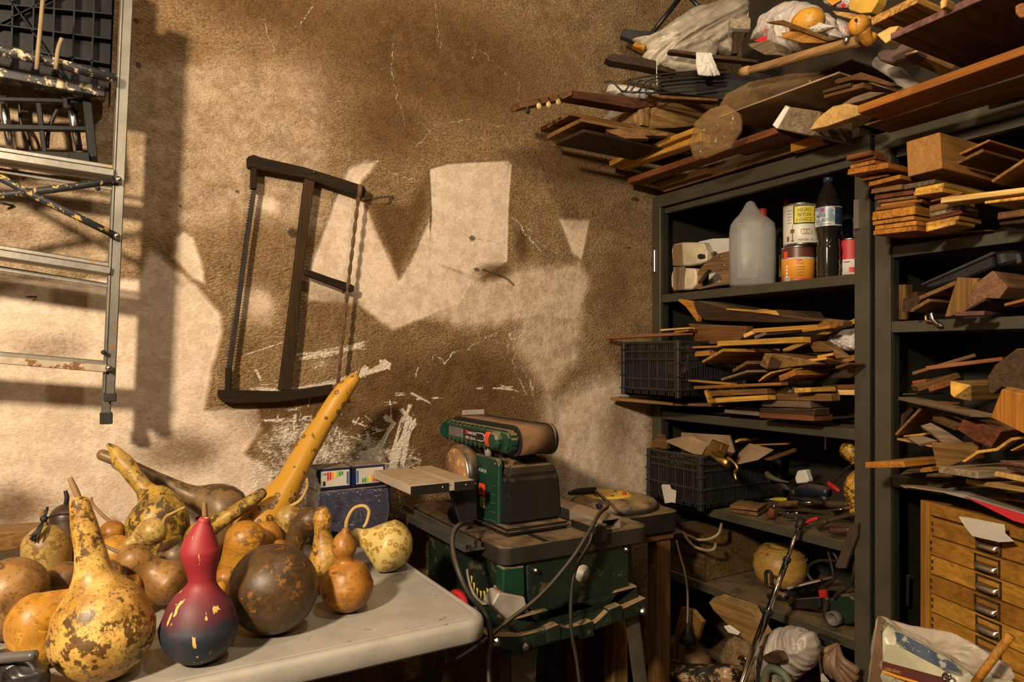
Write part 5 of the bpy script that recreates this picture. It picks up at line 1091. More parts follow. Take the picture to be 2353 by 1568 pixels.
# ---------------------------------------------------------------- third shelf: crate contents and tools
p3 = lambda lab, ax, ay, bx, by, th, s, dep, m_, name='board', cat='board', **kw: plank('S3', name, lab, ax, ay, bx, by, th, s, dep, m_, cat, **kw)
s3 = lambda lab, pts, s, dep, m_, name='board', cat='board', **kw: slab('S3', name, lab, pts, s, dep, m_, cat, **kw)
s3('upright pair of thin boards at the left of the offcut crate', [(145, 190), (210, 75), (245, 80), (300, 180), (300, 220), (180, 215)], 1.90, .02, W_BROWN)
s3('wide dusty fibreboard lying on the front of the offcut crate', [(288, 150), (420, 120), (530, 112), (690, 190), (640, 280), (560, 270)], 1.88, .012, CARD, vec=(.6, 0, .5))
s3('large grey fibreboard standing at the back of the offcut crate', [(440, 60), (900, 88), (945, 250), (900, 300), (440, 280)], 1.985, .012, CARD)
s3('tilted square fibreboard at the right of the offcut crate', [(955, 380), (1000, 260), (1090, 178), (1325, 240), (1180, 330)], 2.0, .012, CARD, vec=(.7, .2, .4))
p3('thin yellow strip lying across the back of the offcut crate', 1135, 188, 1462, 180, 16, 2.05, .02, W_HONEY, 'strip', 'strip')
p3('short yellow stub left of the thin yellow strip', 950, 170, 1012, 142, 26, 2.05, .1, W_HONEY, 'stick', 'stick')
s3('pale board leaning along the right rim of the offcut crate', [(1230, 320), (1530, 212), (1532, 250), (1300, 335)], 2.0, .015, W_BROWN)
for i, (xx, yy) in enumerate(((220, 300), (340, 370), (350, 310), (455, 360))): p3(['yellow block end in the crate, upper left through the bars', 'yellow block end in the crate, lowest through the bars', 'yellow block end in the crate, between two others', 'yellow block end in the crate, nearest its corner'][i], xx, yy, xx+70, yy+14, 38, 1.93, .15, W_HONEY, 'wood_block', 'block')
lk = thing('brass_lock', 'brass door lock with plate, cylinder and chain resting on the crate rim', 'lock', on_x(*q('S3', 780, 320), 1.85))
slab('S3', 'lock_plate', None, [(655, 270), (735, 128), (895, 185), (850, 290), (780, 265), (690, 290)], 1.845, .008, BRASS, parent=lk); part('lock_cylinder', MB().tube([on_x(*q('S3', 760, 275), 1.84), on_x(*q('S3', 890, 368), 1.80)], .014, 14, 1), BRASS, lk)
part('chain', MB().tube([on_x(*q('S3', a, b), 1.80) for a, b in ((890, 300), (930, 330), (985, 400), (960, 450), (975, 520))], .005, 8, 5), BRASS, lk); slab('S3', 'lock_slot', None, [(800, 235), (825, 165), (838, 170), (815, 240)], 1.842, .003, STEEL, parent=lk)
p3('upper of two square wood plates on the third shelf edge', 905, 795, 1185, 822, 26, ('z', .742), .12, W_BROWN, 'wood_plate', 'wood plate', yawd=-8); p3('lower of two square wood plates on the third shelf edge', 905, 835, 1185, 865, 30, ('z', .7255), .12, W_BROWN, 'wood_plate', 'wood plate', yawd=-8)
def tool(name, label, cat, segs, pl):
    """segs: (part name, [(x, y)], radius in region px, material)"""
    P0 = place(*q('S3', *segs[0][1][0]), pl); t = thing(name, label, cat, P0)
    for nm, pts, r_, m_ in segs:
        PP = [place(*q('S3', *p), pl) for p in pts]; rr2 = r_ if isinstance(r_, list) else [r_]*len(PP)
        part(nm, MB().tube(PP, [a/REG['S3'][2]/FPX*depth_of(PP[0]) for a in rr2], 10, 4), m_, t)
    return t
tool('chisel', 'wooden tool handle with a round butt lying at the third shelf edge', 'chisel', [('handle', [(1305, 880), (1310, 850), (1325, 800)], [38, 42, 30], W_RED), ('blade', [(1325, 800), (1345, 760)], 10, STEEL)], 1.97)
tool('screwdriver', 'red-handled screwdriver leaning against the back among the tools', 'screwdriver', [('handle', [(1860, 545), (1920, 590), (1975, 630)], [22, 28, 20], RED), ('shaft', [(1975, 630), (2050, 690)], 7, STEEL)], 2.10)
dr = tool('power_drill', 'dark blue power drill with an orange switch lying among the tools', 'drill', [('body', [(1560, 640), (1640, 620), (1760, 620), (1870, 640)], [40, 62, 60, 45], plain('drill_blue', (.006, .010, .028), .45, dust=.3)), ('chuck', [(1560, 640), (1500, 650)], [34, 26], MBLACK), ('switch', [(1735, 600), (1775, 598)], 16, ORANGE_RED), ('grip', [(1800, 660), (1850, 740)], [38, 34], MBLACK)], 2.06)
tool('pliers', 'red-handled pliers at the third shelf edge', 'pliers', [('handle', [(1635, 945), (1700, 905), (1760, 890)], [16, 18, 12], RED), ('jaws', [(1635, 945), (1590, 950)], [14, 8], STEEL)], 1.97)
tool('screwdriver', 'black screwdriver with a shiny shaft pointing left on the third shelf', 'screwdriver', [('shaft', [(1240, 710), (1330, 705)], 9, STEEL), ('handle', [(1330, 705), (1400, 708), (1460, 705)], [16, 22, 14], plain('yellow_handle', (.45, .36, .02), .4))], 2.05)
tool('rasp', 'brown wooden rasp lying behind the chisel', 'rasp', [('handle', [(1380, 760), (1470, 750), (1570, 740)], [24, 30, 22], W_BROWN), ('blade', [(1570, 740), (1700, 735)], 12, STEEL)], 2.02)
tool('hammer', 'rusty claw hammer head lying at the right of the tools', 'hammer', [('head', [(1850, 750), (1960, 755), (2060, 750)], [34, 40, 30], plain('rusty_iron', (.07, .045, .03), .6, metal=.4)), ('handle', [(1960, 755), (2050, 800), (2140, 830)], 16, W_BROWN)], 2.02)
tool('pipe_wrench', 'rusty pipe wrench lying along the third shelf edge', 'wrench', [('jaw', [(1760, 980), (1800, 935), (1850, 915)], [26, 34, 26], MATS['rusty_iron']), ('handle', [(1850, 915), (1990, 880), (2140, 845)], [22, 18, 16], MATS['rusty_iron'])], 1.96)
tool('folding_knife', 'dark red knife handle lying in front of the pipe wrench', 'knife', [('handle', [(1880, 1005), (1960, 1010), (2080, 1000)], [30, 32, 24], plain('dark_handle', (.07, .03, .022), .35)), ('rivet', [(1900, 985), (1905, 985)], 8, BRASS)], 1.94)
tool('steel_file', 'thin steel file lying across the tools toward the post', 'file', [('blade', [(1700, 830), (1850, 815), (2000, 800)], 9, STEEL), ('handle', [(2000, 800), (2100, 785)], 18, W_BROWN)], 2.0)
tool('drill_bit', 'row of bright drill bits by the red pliers', 'drill bit', [('bit', [(1380, 830), (1430, 838), (1480, 840)], 9, STEEL)], 1.98)
tool('paint_scraper', 'flat scraper blade pointing left beside the red pliers', 'scraper', [('blade', [(1440, 880), (1500, 860), (1570, 835)], [8, 18, 14], STEEL)], 1.96)
tool('wire_brush', 'bundle of black cable ties behind the tools', 'cable tie', [('bundle', [(1265, 440), (1290, 480), (1380, 520), (1480, 540)], [22, 30, 16, 8], plain('dull_brush', (.10, .08, .05), .8))], 2.15)
s3('white two-part plug adapter hanging at the back of the third shelf', [(1560, 430), (1640, 418), (1650, 470), (1672, 520), (1660, 545), (1550, 556), (1535, 500)], 2.16, .03, WHITE, 'plug_adapter', 'plug', bev=.004)
cl_ = thing('cable_coil', 'coil of black cable lying behind the tools on the third shelf', 'cable', on_x(*q('S3', 1410, 700), 2.12))
for i in range(5): part('cable_loop', MB().tube([on_x(*q('S3', 1400 + 90*math.cos(t_)*(1-.06*i) + 12*i, 610 + 16*i + (50+5*i)*math.sin(t_)), 2.12 - .01*i + .03*math.sin(t_)) for t_ in np.linspace(.3, 6.0, 14)], .0035, 6, 3), CABLE, cl_)
part('drill_cord', MB().tube([on_x(*q('S3', a, b), 2.10) for a, b in ((1860, 640), (1900, 545), (1960, 490), (2040, 410), (2160, 350))], .005, 8), CABLE, dr)
gd_ = thing('hanging_gourd', 'small patterned yellow and black gourd ornament hanging by the cabinet post', 'gourd', on_x(*q('S3', 2080, 340), 2.0)); part('gourd_body', MB().sphere(on_x(*q('S3', 2085, 240), 2.0), .034, 20, (1, 1, .95)), gourd_mat('ornament_gourd', (.50, .28, .03), (.02, .012, .006), .55, 48), gd_); part('gourd_neck', MB().tube([on_x(*q('S3', 2085, 300), 2.0), on_x(*q('S3', 2120, 360), 2.0)], .012, 10, 1), MATS['ornament_gourd'], gd_)
gd_ = thing('hanging_gourd', 'large patterned yellow and black gourd half hidden by the cabinet post', 'gourd', on_x(*q('S3', 2140, 820), 2.02)); part('gourd_body', MB().sphere(on_x(*q('S3', 2150, 620), 2.02), .041, 20, (1, 1, 1.55)), MATS['ornament_gourd'], gd_); part('gourd_base', MB().lathe(on_x(*q('S3', 2150, 790), 2.02) - Vector((0, 0, .034)), [(.022, 0), (.026, .03), (.02, .04)], 16), MATS['ornament_gourd'], gd_)
single('brass_rod', 'thin brass rod with a knotted end hanging at the back of the third shelf', 'rod', MB().tube([on_x(*q('S3', a, b), 2.2) for a, b in ((1828, -60), (1835, 80), (1838, 200), (1836, 225))], [.003, .004, .005, .007], 8, 3), BRASS)

# ---------------------------------------------------------------- fourth shelf
bx_ = thing('wooden_box', 'plain dark wooden box on the fourth shelf with cable lying on it', 'box', (2.09, 1.99, .438))
for nm, args in (('box_side', (1.940, 1.952, 1.880, 2.09, .4395, .598)), ('box_side', (2.27, 2.282, 1.880, 2.09, .4395, .598)), ('box_end', (1.952, 2.27, 1.880, 1.892, .4395, .598)), ('box_end', (1.952, 2.27, 2.078, 2.09, .4395, .598)), ('box_bottom', (1.952, 2.27, 1.892, 2.078, .4395, .448)), ('box_lid', (1.940, 2.282, 1.880, 2.09, .598, .606))):
    part(nm, MB().box(*args), wood('box_wood', (.13, .075, .03), 1, dust=.15), bx_, .001)
single('tan_cable', 'loop of tan cable lying on the wooden box', 'cable', MB().tube([on_x(*q('S4', a, b), c_) for a, b, c_ in ((720, 95, 1.96), (690, 190, 1.93), (600, 240, 1.91), (500, 245, 1.90), (430, 215, 1.90), (370, 195, 1.895), (300, 160, 1.90), (262, 170, 1.90), (275, 190, 1.895), (360, 180, 1.89), (400, 240, 1.885), (470, 310, 1.88), (580, 345, 1.88), (650, 330, 1.89), (665, 280, 1.91))], .0055, 8), TAN_CABLE)
pcord = thing('extension_lead', 'brown cord with a black plug hanging down in front of the wooden box', 'cord', on_x(*q('S4', 410, 1230), 1.85))
part('cord', MB().tube([on_x(*q('S4', a, b), 1.83) for a, b in ((300, 250), (330, 380), (370, 520), (400, 700), (405, 900), (400, 1050))], .004, 8), TAN_CABLE, pcord); part('plug', MB().lathe(on_x(*q('S4', 405, 1225), 1.83), [(.012, 0), (.030, .008), (.028, .03), (.012, .055), (.006, .08)], 16), INK, pcord)
c = Vector((2.135, 0, .438)); rr3 = ray(1793, 820); c.y = rr3.y * (c.x/rr3.x)
gb = thing('gourd_bowl', 'round golden gourd bowl with incised rings and an open top on the fourth shelf', 'bowl', c)
part('bowl_body', MB().lathe(c, [(.03, 0), (.065, .012), (.088, .04), (.096, .075), (.090, .11), (.072, .138), (.048, .152), (.042, .150), (.040, .12), (.01, .10)], 40), gourd_mat('bowl_gold', (.46, .26, .05), (.20, .10, .03), .2, 8, (.55, .34, .09)), gb)
for rr4, h in ((.0905, .11), (.083, .125), (.0735, .138), (.0625, .146)): part('incised_ring', MB().tube([c + Vector((rr4*math.cos(a), rr4*math.sin(a), h)) for a in np.linspace(0, 2*math.pi, 40)], .0012, 5, 1), plain('pale_line', (.50, .36, .12), .6), gb)
p4 = lambda pts, x: [on_x(*q('S4', a, b), x) for a, b in pts]
ro = thing('router', 'black power tool with a guide plate in front of the gourd bowl', 'power tool', on_x(*q('S4', 1350, 880), 1.98))
slab('S4', 'tool_body', None, [(1320, 690), (1480, 640), (1600, 618), (1620, 642), (1500, 700), (1460, 740), (1330, 790)], 2.0, .08, MBLACK, parent=ro); slab('S4', 'guide_plate', None, [(1330, 850), (1400, 800), (1620, 782), (1640, 860), (1620, 888), (1370, 885)], 1.97, .02, MBLACK, parent=ro)
slab('S4', 'guide_rail', None, [(1320, 690), (1600, 625), (1610, 640), (1330, 712)], 1.96, .02, GREYP, parent=ro); part('handle_loop', MB().tube(p4([(1135, 660), (1130, 560), (1150, 540), (1180, 560), (1188, 670)], 1.97), .006, 8), INK, ro); part('motor', MB().tube(p4([(1160, 770), (1230, 760), (1320, 780)], 1.99), [.010, .014, .012], 14, 4), MBLACK, ro); part('red_mark', MB().prism(p4([(1618, 715), (1680, 708), (1690, 780), (1630, 790)], 1.96), (.01, 0, 0)), RED, ro)
part('tool_cord', MB().tube(p4([(1640, 620), (1580, 640), (1520, 560), (1540, 480), (1640, 440), (1790, 440), (1740, 350), (1710, 350), (1760, 600), (1680, 670)], 2.0), .005, 8), CABLE, ro)
gt = thing('jigsaw', 'dusty green power tool with a round grey nozzle on the fourth shelf', 'power tool', on_x(*q('S4', 1800, 1040), 1.96))
slab('S4', 'tool_body', None, [(1700, 880), (1730, 800), (1800, 750), (1900, 755), (1955, 800), (1955, 1020), (1880, 1040), (1740, 990)], 1.98, .1, GREEN_DK, parent=gt, bev=.006); part('nozzle', MB().lathe(on_x(*q('S4', 1798, 965), 1.98), [(.022, 0), (.022, -.03), (.016, -.03), (.014, -.01)], 20, axis=(1, 0, 0)), plain('nozzle_grey', (.12, .11, .09), .6), gt); part('black_hose', MB().tube(p4([(1690, 980), (1685, 900), (1700, 780)], 1.965), .009, 8), CABLE, gt)
part('tool_cord', MB().tube(p4([(1950, 430), (1945, 560), (1900, 680), (1800, 740), (1760, 790)], 1.96), .0045, 8), CABLE, gt)
slab('S4', 'old_plane_blade', 'rusty dark blade with a wooden grip hanging by the cabinet post', [(1770, 490), (1850, 300), (1905, 110), (1985, 90), (1975, 220), (1880, 470), (1870, 512), (1790, 515)], 1.90, .012, MATS['rusty_iron'], 'blade', vec=(1, 0, 0))

# ---------------------------------------------------------------- heap below the cabinet
slab('S4', 'foam_board', 'yellow-edged torn foam board leaning under the fourth shelf', [(600, 830), (700, 800), (1000, 900), (1140, 1150), (1130, 1230), (1020, 1250), (800, 1060), (640, 900)], 1.86, .03, wood('foam_yellow', (.34, .20, .07), dark=.4), 'board', vec=(.5, 0, .3))
slab('S4', 'leaning_plank', 'brown plank leaning in the shade behind the plug cord', [(215, 1380), (340, 870), (450, 900), (540, 1010), (420, 1370), (330, 1560), (200, 1560)], 1.885, .02, W_BROWN, 'plank')
pillow('S4', 'plastic_bag', 'grey-white crumpled carrier bag with a torn opening under the fourth shelf', [(1060, 1300), (1180, 1140), (1260, 1075), (1400, 1065), (1540, 1120), (1600, 1230), (1570, 1400), (1440, 1500), (1300, 1620), (1090, 1620)], 1.78, .06, plain('grey_bag', (.34, .30, .27), .4, var=.2), 'bag', amp=.018, freq=26, seed=5, fold=(0, .5, .8), edge=.5)
slab('S4', 'wood_scrap', 'chipped dark wood scrap inside the opening of the carrier bag', [(1090, 1330), (1190, 1280), (1260, 1290), (1300, 1370), (1220, 1400), (1120, 1380)], 1.685, .02, W_DARK, 'wood scrap')
single('hose_piece', 'striped green-brown hose end hanging from the carrier bag', 'hose', MB().tube(p4([(1120, 1580), (1140, 1470), (1200, 1440), (1290, 1490), (1350, 1580)], 1.70), .012, 10), plain('hose_green', (.10, .13, .09), .6, col2=(.15, .09, .05), amt=.5))
sh = thing('seashell', 'large ribbed brown scallop shell beside the cabinet post', 'shell', on_x(*q('S4', 1820, 1600), 1.86))
hub = on_x(*q('S4', 1800, 1210), 1.89)
for i in range(11):
    a = math.radians(20 + 13*i); L_ = .112*(1 + .12*math.sin(i*1.1)); e = hub + Vector((-.02, -math.cos(a)*L_*-1*.55 - .03, -math.sin(a)*L_)); mid = hub.lerp(e, .5) + Vector((-.028, 0, 0))
    part('shell_rib', MB().tube([hub, mid, e], [.004, .011, .014], 8, 5), plain('shell_brown', (.18, .11, .065), .5), sh)
slab('S4', 'paper_sheet', 'pale paper sheet behind the scallop shell', [(1615, 1215), (1750, 1245), (1690, 1330), (1650, 1480), (1720, 1568), (1640, 1568), (1620, 1400)], 1.89, .004, PAPER, 'paper')
slab('S4', 'dark_pan', 'dark pan rim wedged under the fourth shelf', [(1580, 1130), (1740, 1190), (1755, 1215), (1700, 1235), (1610, 1200)], 1.88, .03, INK, 'pan')
pillow('S4', 'black_bag', 'heap of black and tan crumpled plastic film on the floor under the shelves', [(-40, 1420), (150, 1370), (330, 1400), (520, 1440), (640, 1395), (800, 1420), (850, 1500), (840, 1640), (-40, 1640)], 1.74, .06, plain('black_tan_film', (.03, .026, .024), .3, col2=(.35, .22, .12), amt=.47, scale=10), 'film', amp=.024, freq=15, seed=6)
single('clay_pot', 'round brown pot behind the black plastic film', 'pot', MB().lathe(on_x(*q('S4', 490, 1440), 1.86) - Vector((0, 0, .03)), [(.02, 0), (.046, .02), (.052, .05), (.044, .08), (.02, .09)], 24), plain('clay', (.15, .075, .035), .7))
pillow('S4', 'paper_sack', 'crumpled tan paper in the shade behind the chrome pole', [(720, 1330), (760, 1200), (850, 1130), (960, 1200), (1030, 1300), (1060, 1440), (1010, 1600), (880, 1600), (760, 1480)], 1.87, .03, plain('tan_paper', (.17, .105, .05), .8), 'paper sack', amp=.014, freq=18, seed=7)
slab('S4', 'white_scrap', 'small white plastic scrap in the heap under the fourth shelf', [(735, 1050), (780, 1040), (880, 1110), (870, 1135), (780, 1110)], 1.84, .01, WHITE, 'scrap')
single('brass_ring', 'brass ring lying in the heap beside the chrome pole', 'ring', MB().tube(p4([(880, 1350), (910, 1330), (945, 1350), (940, 1395), (900, 1400)], 1.81), .005, 8), BRASS)
pp_ = thing('telescopic_pole', 'shiny chrome telescopic pole leaning on the third shelf', 'pole', (1.52, 1.1, 0))
A, B = on_x(*q('S4', 1455, 80), 1.895), on_x(*q('S4', 905, 1590), 1.60); Dv = (B-A); fl_ = A + Dv * ((A.z - .002) / -Dv.z)
for nm, u0, u1, rad in (('upper_tube', 0, .24, .0062), ('middle_tube', .235, .57, .0088), ('lower_tube', .565, None, .0115)):
    a = A + Dv*u0; b = A + Dv*u1 if u1 else fl_; part(nm, MB().tube([a, b], rad, 16, 1), CHROME, pp_)
    if u0: part('collar', MB().tube([a, a + Dv.normalized()*.012], rad+.003, 16, 1), INK, pp_)
part('pole_tip', MB().tube([A - Dv.normalized()*.012, A + Dv.normalized()*.022], .012, 12, 1), INK, pp_)
# ---------------------------------------------------------------- near cabinet, upper shelf: stacked offcuts
k2 = lambda lab, ax, ay, bx, by, th, s, dep, m_, name='wood_offcut', cat='offcut', **kw: plank('C2', name, lab, ax, ay, bx, by, th, s, dep, m_, cat, **kw)
b2 = lambda lab, pts, s, dep, m_, name='wood_block', cat='block', **kw: slab('C2', name, lab, pts, s, dep, m_, cat, **kw)
ORD = ['topmost', 'second', 'third', 'fourth', 'fifth', 'sixth', 'seventh', 'eighth', 'ninth', 'tenth', 'eleventh', 'twelfth', 'thirteenth', 'fourteenth', 'lowest']
STK = [(75, 278, 260, 236, 31, W_RED, 1.72), (115, 308, 290, 266, 28, W_RED, 1.74), (105, 342, 280, 300, 30, W_ORANGE, 1.73), (85, 382, 375, 332, 40, W_ORANGE, 1.72), (178, 428, 378, 392, 20, W_RED, 1.76), (236, 466, 462, 412, 32, W_ORANGE, 1.76), (256, 518, 476, 484, 32, W_BROWN, 1.76), (276, 562, 562, 520, 28, W_RED, 1.77), (300, 588, 602, 552, 24, W_BROWN, 1.77), (325, 618, 622, 578, 26, W_ORANGE, 1.77), (290, 638, 570, 606, 20, W_RED, 1.765), (262, 712, 572, 668, 62, W_ORANGE, 1.76), (266, 748, 562, 708, 30, W_ORANGE, 1.76), (284, 780, 580, 744, 30, W_ORANGE, 1.76), (272, 815, 582, 782, 32, W_ORANGE, 1.755)]
for i, (a1, b1, a2, b2_, th_, m_, xx) in enumerate(STK):
    k2(f'{ORD[i]} hardwood offcut in the tall stack beside the cabinet post', a1, b1, a2, b2_, th_, xx, .26 if i > 4 else .20, m_)
b2('big square golden timber block showing its end grain on the upper shelf', [(508, 145), (750, 74), (768, 335), (520, 396)], 1.78, .34, wood('block_end', (.52, .27, .075), 1, dark=.75, dust=.1))
k2('upper of two thin boards fanned out right of the square block', 893, 240, 1112, 140, 20, 1.80, .30, W_ORANGE, 'board', 'board')
k2('lower of two thin boards fanned out right of the square block, pale-ended', 876, 306, 1068, 212, 24, 1.78, .30, W_BROWN, 'board', 'board')
k2('board slanting up at the far right of the upper shelf', 1130, 442, 1400, 262, 22, 1.72, .28, W_BROWN, 'board', 'board')
k2('grey-green weathered slat below the square block', 494, 489, 714, 446, 34, 1.76, .28, W_GREY, 'slat', 'slat')
k2('upper of two bright orange slats below the square block', 572, 505, 778, 470, 30, 1.75, .30, W_HONEY, 'slat', 'slat'); k2('lower of two bright orange slats below the square block', 561, 537, 770, 504, 30, 1.74, .30, W_HONEY, 'slat', 'slat')
k2('thin reddish strip under the bright orange slats', 684, 582, 912, 526, 14, 1.76, .25, W_RED, 'strip', 'strip')
k2('long cream board reaching out of the upper shelf to the right', 754, 586, 1500, 496, 40, 1.70, .14, W_PALE, 'board', 'board'); k2('yellow strip under the long cream board', 1070, 592, 1500, 540, 22, 1.70, .14, W_HONEY, 'strip', 'strip')
k2('thick brown offcut under the yellow strip at the right', 1162, 705, 1500, 660, 52, 1.72, .2, W_BROWN); k2('dark offcut lowest at the right of the upper shelf', 1175, 745, 1500, 720, 36, 1.74, .2, W_DARK)
k2('dark brown offcut, top of the short stack in mid shelf', 674, 655, 906, 604, 48, 1.76, .28, W_BROWN); k2('grey-brown offcut, second in the short stack in mid shelf', 678, 684, 902, 634, 28, 1.755, .28, W_GREY); k2('reddish offcut, third in the short stack in mid shelf', 680, 718, 910, 664, 32, 1.76, .28, W_RED)
k2('bright offcut, fourth in the short stack in mid shelf', 652, 760, 890, 704, 30, 1.75, .28, W_HONEY); k2('bright offcut, lowest in the short stack in mid shelf', 652, 792, 868, 740, 32, 1.745, .30, W_HONEY)
k2('wide dark board lying under both stacks on the upper shelf', 430, 834, 1120, 788, 12, 1.90, .30, W_BROWN, 'board', 'board')
# second shelf
kc = thing('plastic_case', 'black plastic tool case lying tilted on the second shelf of the near cabinet', 'case', on_x(*q('C2', 900, 1170), 1.85))
slab('C2', 'case_body', None, [(605, 1175), (625, 1158), (1130, 945), (1150, 1045), (940, 1130), (680, 1200)], 1.86, .26, BLACK_CLEAN, parent=kc, bev=.006); slab('C2', 'case_rim', None, [(605, 1170), (1125, 935), (1145, 935), (1150, 950), (620, 1180)], 1.85, .27, plain('case_rim', (.045, .045, .05), .4), parent=kc, bev=.003)
slab('C2', 'case_handle', None, [(1140, 938), (1300, 922), (1335, 1000), (1160, 1045)], 1.84, .20, BLACK_CLEAN, parent=kc, bev=.006)
for x in (1175, 1290): slab('C2', 'handle_rib', None, [(x, 955), (x+35, 945), (x+50, 1010), (x+15, 1025)], 1.836, .006, plain('case_rim', (0, 0, 0)), parent=kc)
b2('large rough-sawn block with end grain on the second shelf', [(948, 1352), (975, 1240), (1000, 1170), (1130, 1072), (1242, 1190), (1180, 1275), (1080, 1272)], 1.80, .24, wood('rough_block', (.26, .14, .07), 1, dust=.1))
b2('upright dark board leaning against the rough-sawn block', [(785, 1406), (875, 1122), (1032, 1130), (985, 1240), (945, 1362), (820, 1405)], 1.83, .018, W_BROWN, 'board', 'board', vec=(1, 0, .1))
k2('slanting batten with a weathered end left of the upright board', 604, 1286, 872, 1172, 28, 1.84, .22, W_BROWN, 'batten', 'batten'); k2('small batten with an orange knot below the slanting batten', 546, 1374, 682, 1292, 24, 1.83, .16, W_BROWN, 'batten', 'batten')
b2('dark curved wood piece near the cabinet post on the second shelf', [(478, 1368), (484, 1280), (530, 1250), (575, 1222), (612, 1290), (548, 1372)], 1.90, .06, W_DARK); b2('upright weathered post stub beside the cabinet frame', [(442, 1426), (440, 1175), (503, 1172), (508, 1426)], 1.96, .06, W_BROWN, 'post_stub', 'post')
k2('pink-ended flat slat lying at the front of the second shelf', 856, 1402, 1070, 1396, 32, 1.80, .26, W_PURPLE, 'slat', 'slat'); k2('black thin board under the rough-sawn block', 945, 1362, 1082, 1288, 14, 1.79, .25, W_DARK, 'board', 'board'); k2('orange stick at the far right of the second shelf', 1216, 1332, 1480, 1268, 24, 1.72, .05, W_ORANGE, 'stick', 'stick')
hk = thing('metal_clamp', 'small bent metal clamp hanging over the second shelf edge', 'clamp', on_x(*q('C2', 720, 1465), 1.90)); part('clamp_jaw', MB().tube([on_x(*q('C2', a, b), 1.905) for a, b in ((650, 1395), (655, 1430), (700, 1440), (740, 1470), (770, 1470))], .004, 8), BRASS, hk); part('clamp_wire', MB().tube([on_x(*q('C2', a, b), 1.905) for a, b in ((690, 1375), (700, 1420), (735, 1455), (760, 1462))], .006, 8), STEEL, hk)
# third shelf pile
k3 = lambda lab, ax, ay, bx, by, th, s, dep, m_, name='wood_offcut', cat='offcut', **kw: plank('C3', name, lab, ax, ay, bx, by, th, s, dep, m_, cat, **kw)
b3 = lambda lab, pts, s, dep, m_, name='wood_block', cat='block', **kw: slab('C3', name, lab, pts, s, dep, m_, cat, **kw)
k3('long brown lath highest in the third-shelf pile', 440, 460, 985, 300, 30, [1.88, 1.95], .05, W_BROWN, 'lath', 'lath'); k3('long reddish lath just below the highest lath', 552, 416, 1210, 336, 34, [1.86, 1.90], .06, W_RED, 'lath', 'lath')
k3('short red stick end nearest the post in the third-shelf pile', 440, 566, 560, 545, 56, 1.88, .2, W_RED, 'stick', 'stick'); k3('brown lath slanting back beside the short red stick end', 495, 600, 850, 480, 50, [1.86, 1.94], .05, W_BROWN, 'lath', 'lath'); k3('stubby reddish lath above the wide flat panel', 580, 604, 765, 545, 44, 1.86, .06, W_RED, 'lath', 'lath')
k3('wide flat brown panel jutting forward in the third-shelf pile', 315, 668, 930, 822, 26, [1.90, 1.68], .24, W_GREY, 'panel', 'panel')
k3('small reddish tile lying on the wide flat panel', 556, 694, 690, 706, 14, [1.87, 1.83], .09, W_RED, 'tile', 'tile'); k3('thin black strip at the back of the wide flat panel', 350, 628, 620, 625, 14, 1.95, .05, W_DARK, 'strip', 'strip')
yb_ = thing('two_tone_block', 'square block with a yellow and red-brown end on the flat panel', 'block', on_x(*q('C3', 850, 680), 1.72)); slab('C3', 'block_body', None, [(755, 505), (938, 542), (940, 682), (790, 652), (758, 620)], 1.74, .24, W_BROWN, parent=yb_); slab('C3', 'yellow_half', None, [(756, 508), (934, 545), (790, 652), (760, 622)], 1.737, .003, plain('yellow_wood_end', (.58, .33, .05), .6, var=.3, scale=30), parent=yb_)
b3('big dark weathered block at the far right of the third-shelf pile', [(1080, 470), (1140, 375), (1330, 230), (1480, 225), (1480, 620), (1390, 600), (1200, 560), (1120, 620), (1085, 600)], 1.66, .22, W_DARK)
b3('large bright orange board slanting at the far right', [(1104, 820), (1200, 578), (1480, 645), (1480, 1000), (1393, 962)], 1.62, .03, W_ORANGE, 'board', 'board', vec=(1, 0, .2))
k3('thin plank leaning against the post in the third-shelf pile', 298, 978, 520, 745, 26, 1.88, .12, W_BROWN, 'plank', 'plank'); b3('dark sliver of wood behind the leaning thin plank', [(325, 930), (335, 800), (430, 730), (440, 760), (385, 830)], 1.93, .02, W_DARK, 'wood_sliver', 'sliver')
b3('dark red-brown beam end slanting in mid pile', [(820, 925), (862, 838), (1010, 870), (1200, 940), (1108, 1082), (960, 1020)], 1.74, .22, W_RED, 'wood_beam', 'beam')
b3('grey splintered plank end in mid pile', [(500, 890), (590, 862), (720, 930), (872, 1030), (690, 1038), (590, 950)], 1.80, .012, W_GREY, 'plank', 'plank', vec=(.6, 0, -.6)); k3('small dark block above the grey splintered plank', 605, 850, 800, 930, 40, [1.82, 1.78], .06, W_BROWN, 'wood_block', 'block')
b3('flat grey tile left of the grey splintered plank', [(380, 992), (500, 968), (652, 1018), (485, 1052)], 1.84, .01, W_GREY, 'tile', 'tile', vec=(.7, 0, -.5)); k3('yellow-edged strip under the flat grey tile', 302, 1015, 600, 1075, 18, [1.90, 1.84], .08, W_HONEY, 'strip', 'strip'); k3('short yellow stick above the flat grey tile', 358, 992, 545, 972, 18, 1.86, .06, W_HONEY, 'stick', 'stick')
b3('brown board facing the room in the lower middle of the pile', [(595, 1038), (1012, 1036), (985, 1120), (860, 1200), (720, 1250), (640, 1255)], 1.79, .02, W_BROWN, 'board', 'board')
k3('long slat sticking out left past the cabinet post', 75, 1250, 322, 1252, 50, [1.74, 1.70], .34, W_ORANGE, 'slat', 'slat', yawd=18); k3('small orange stub under the brown board', 500, 1292, 600, 1288, 40, 1.80, .1, W_ORANGE, 'stick', 'stick'); k3('notched dark strip below the brown board', 552, 1332, 775, 1336, 22, 1.78, .1, W_DARK, 'strip', 'strip')
k3('thick weathered plank with a rough end at the front of the pile', 725, 1292, 930, 1348, 56, [1.70, 1.64], .32, W_GREY, 'plank', 'plank', yawd=22)
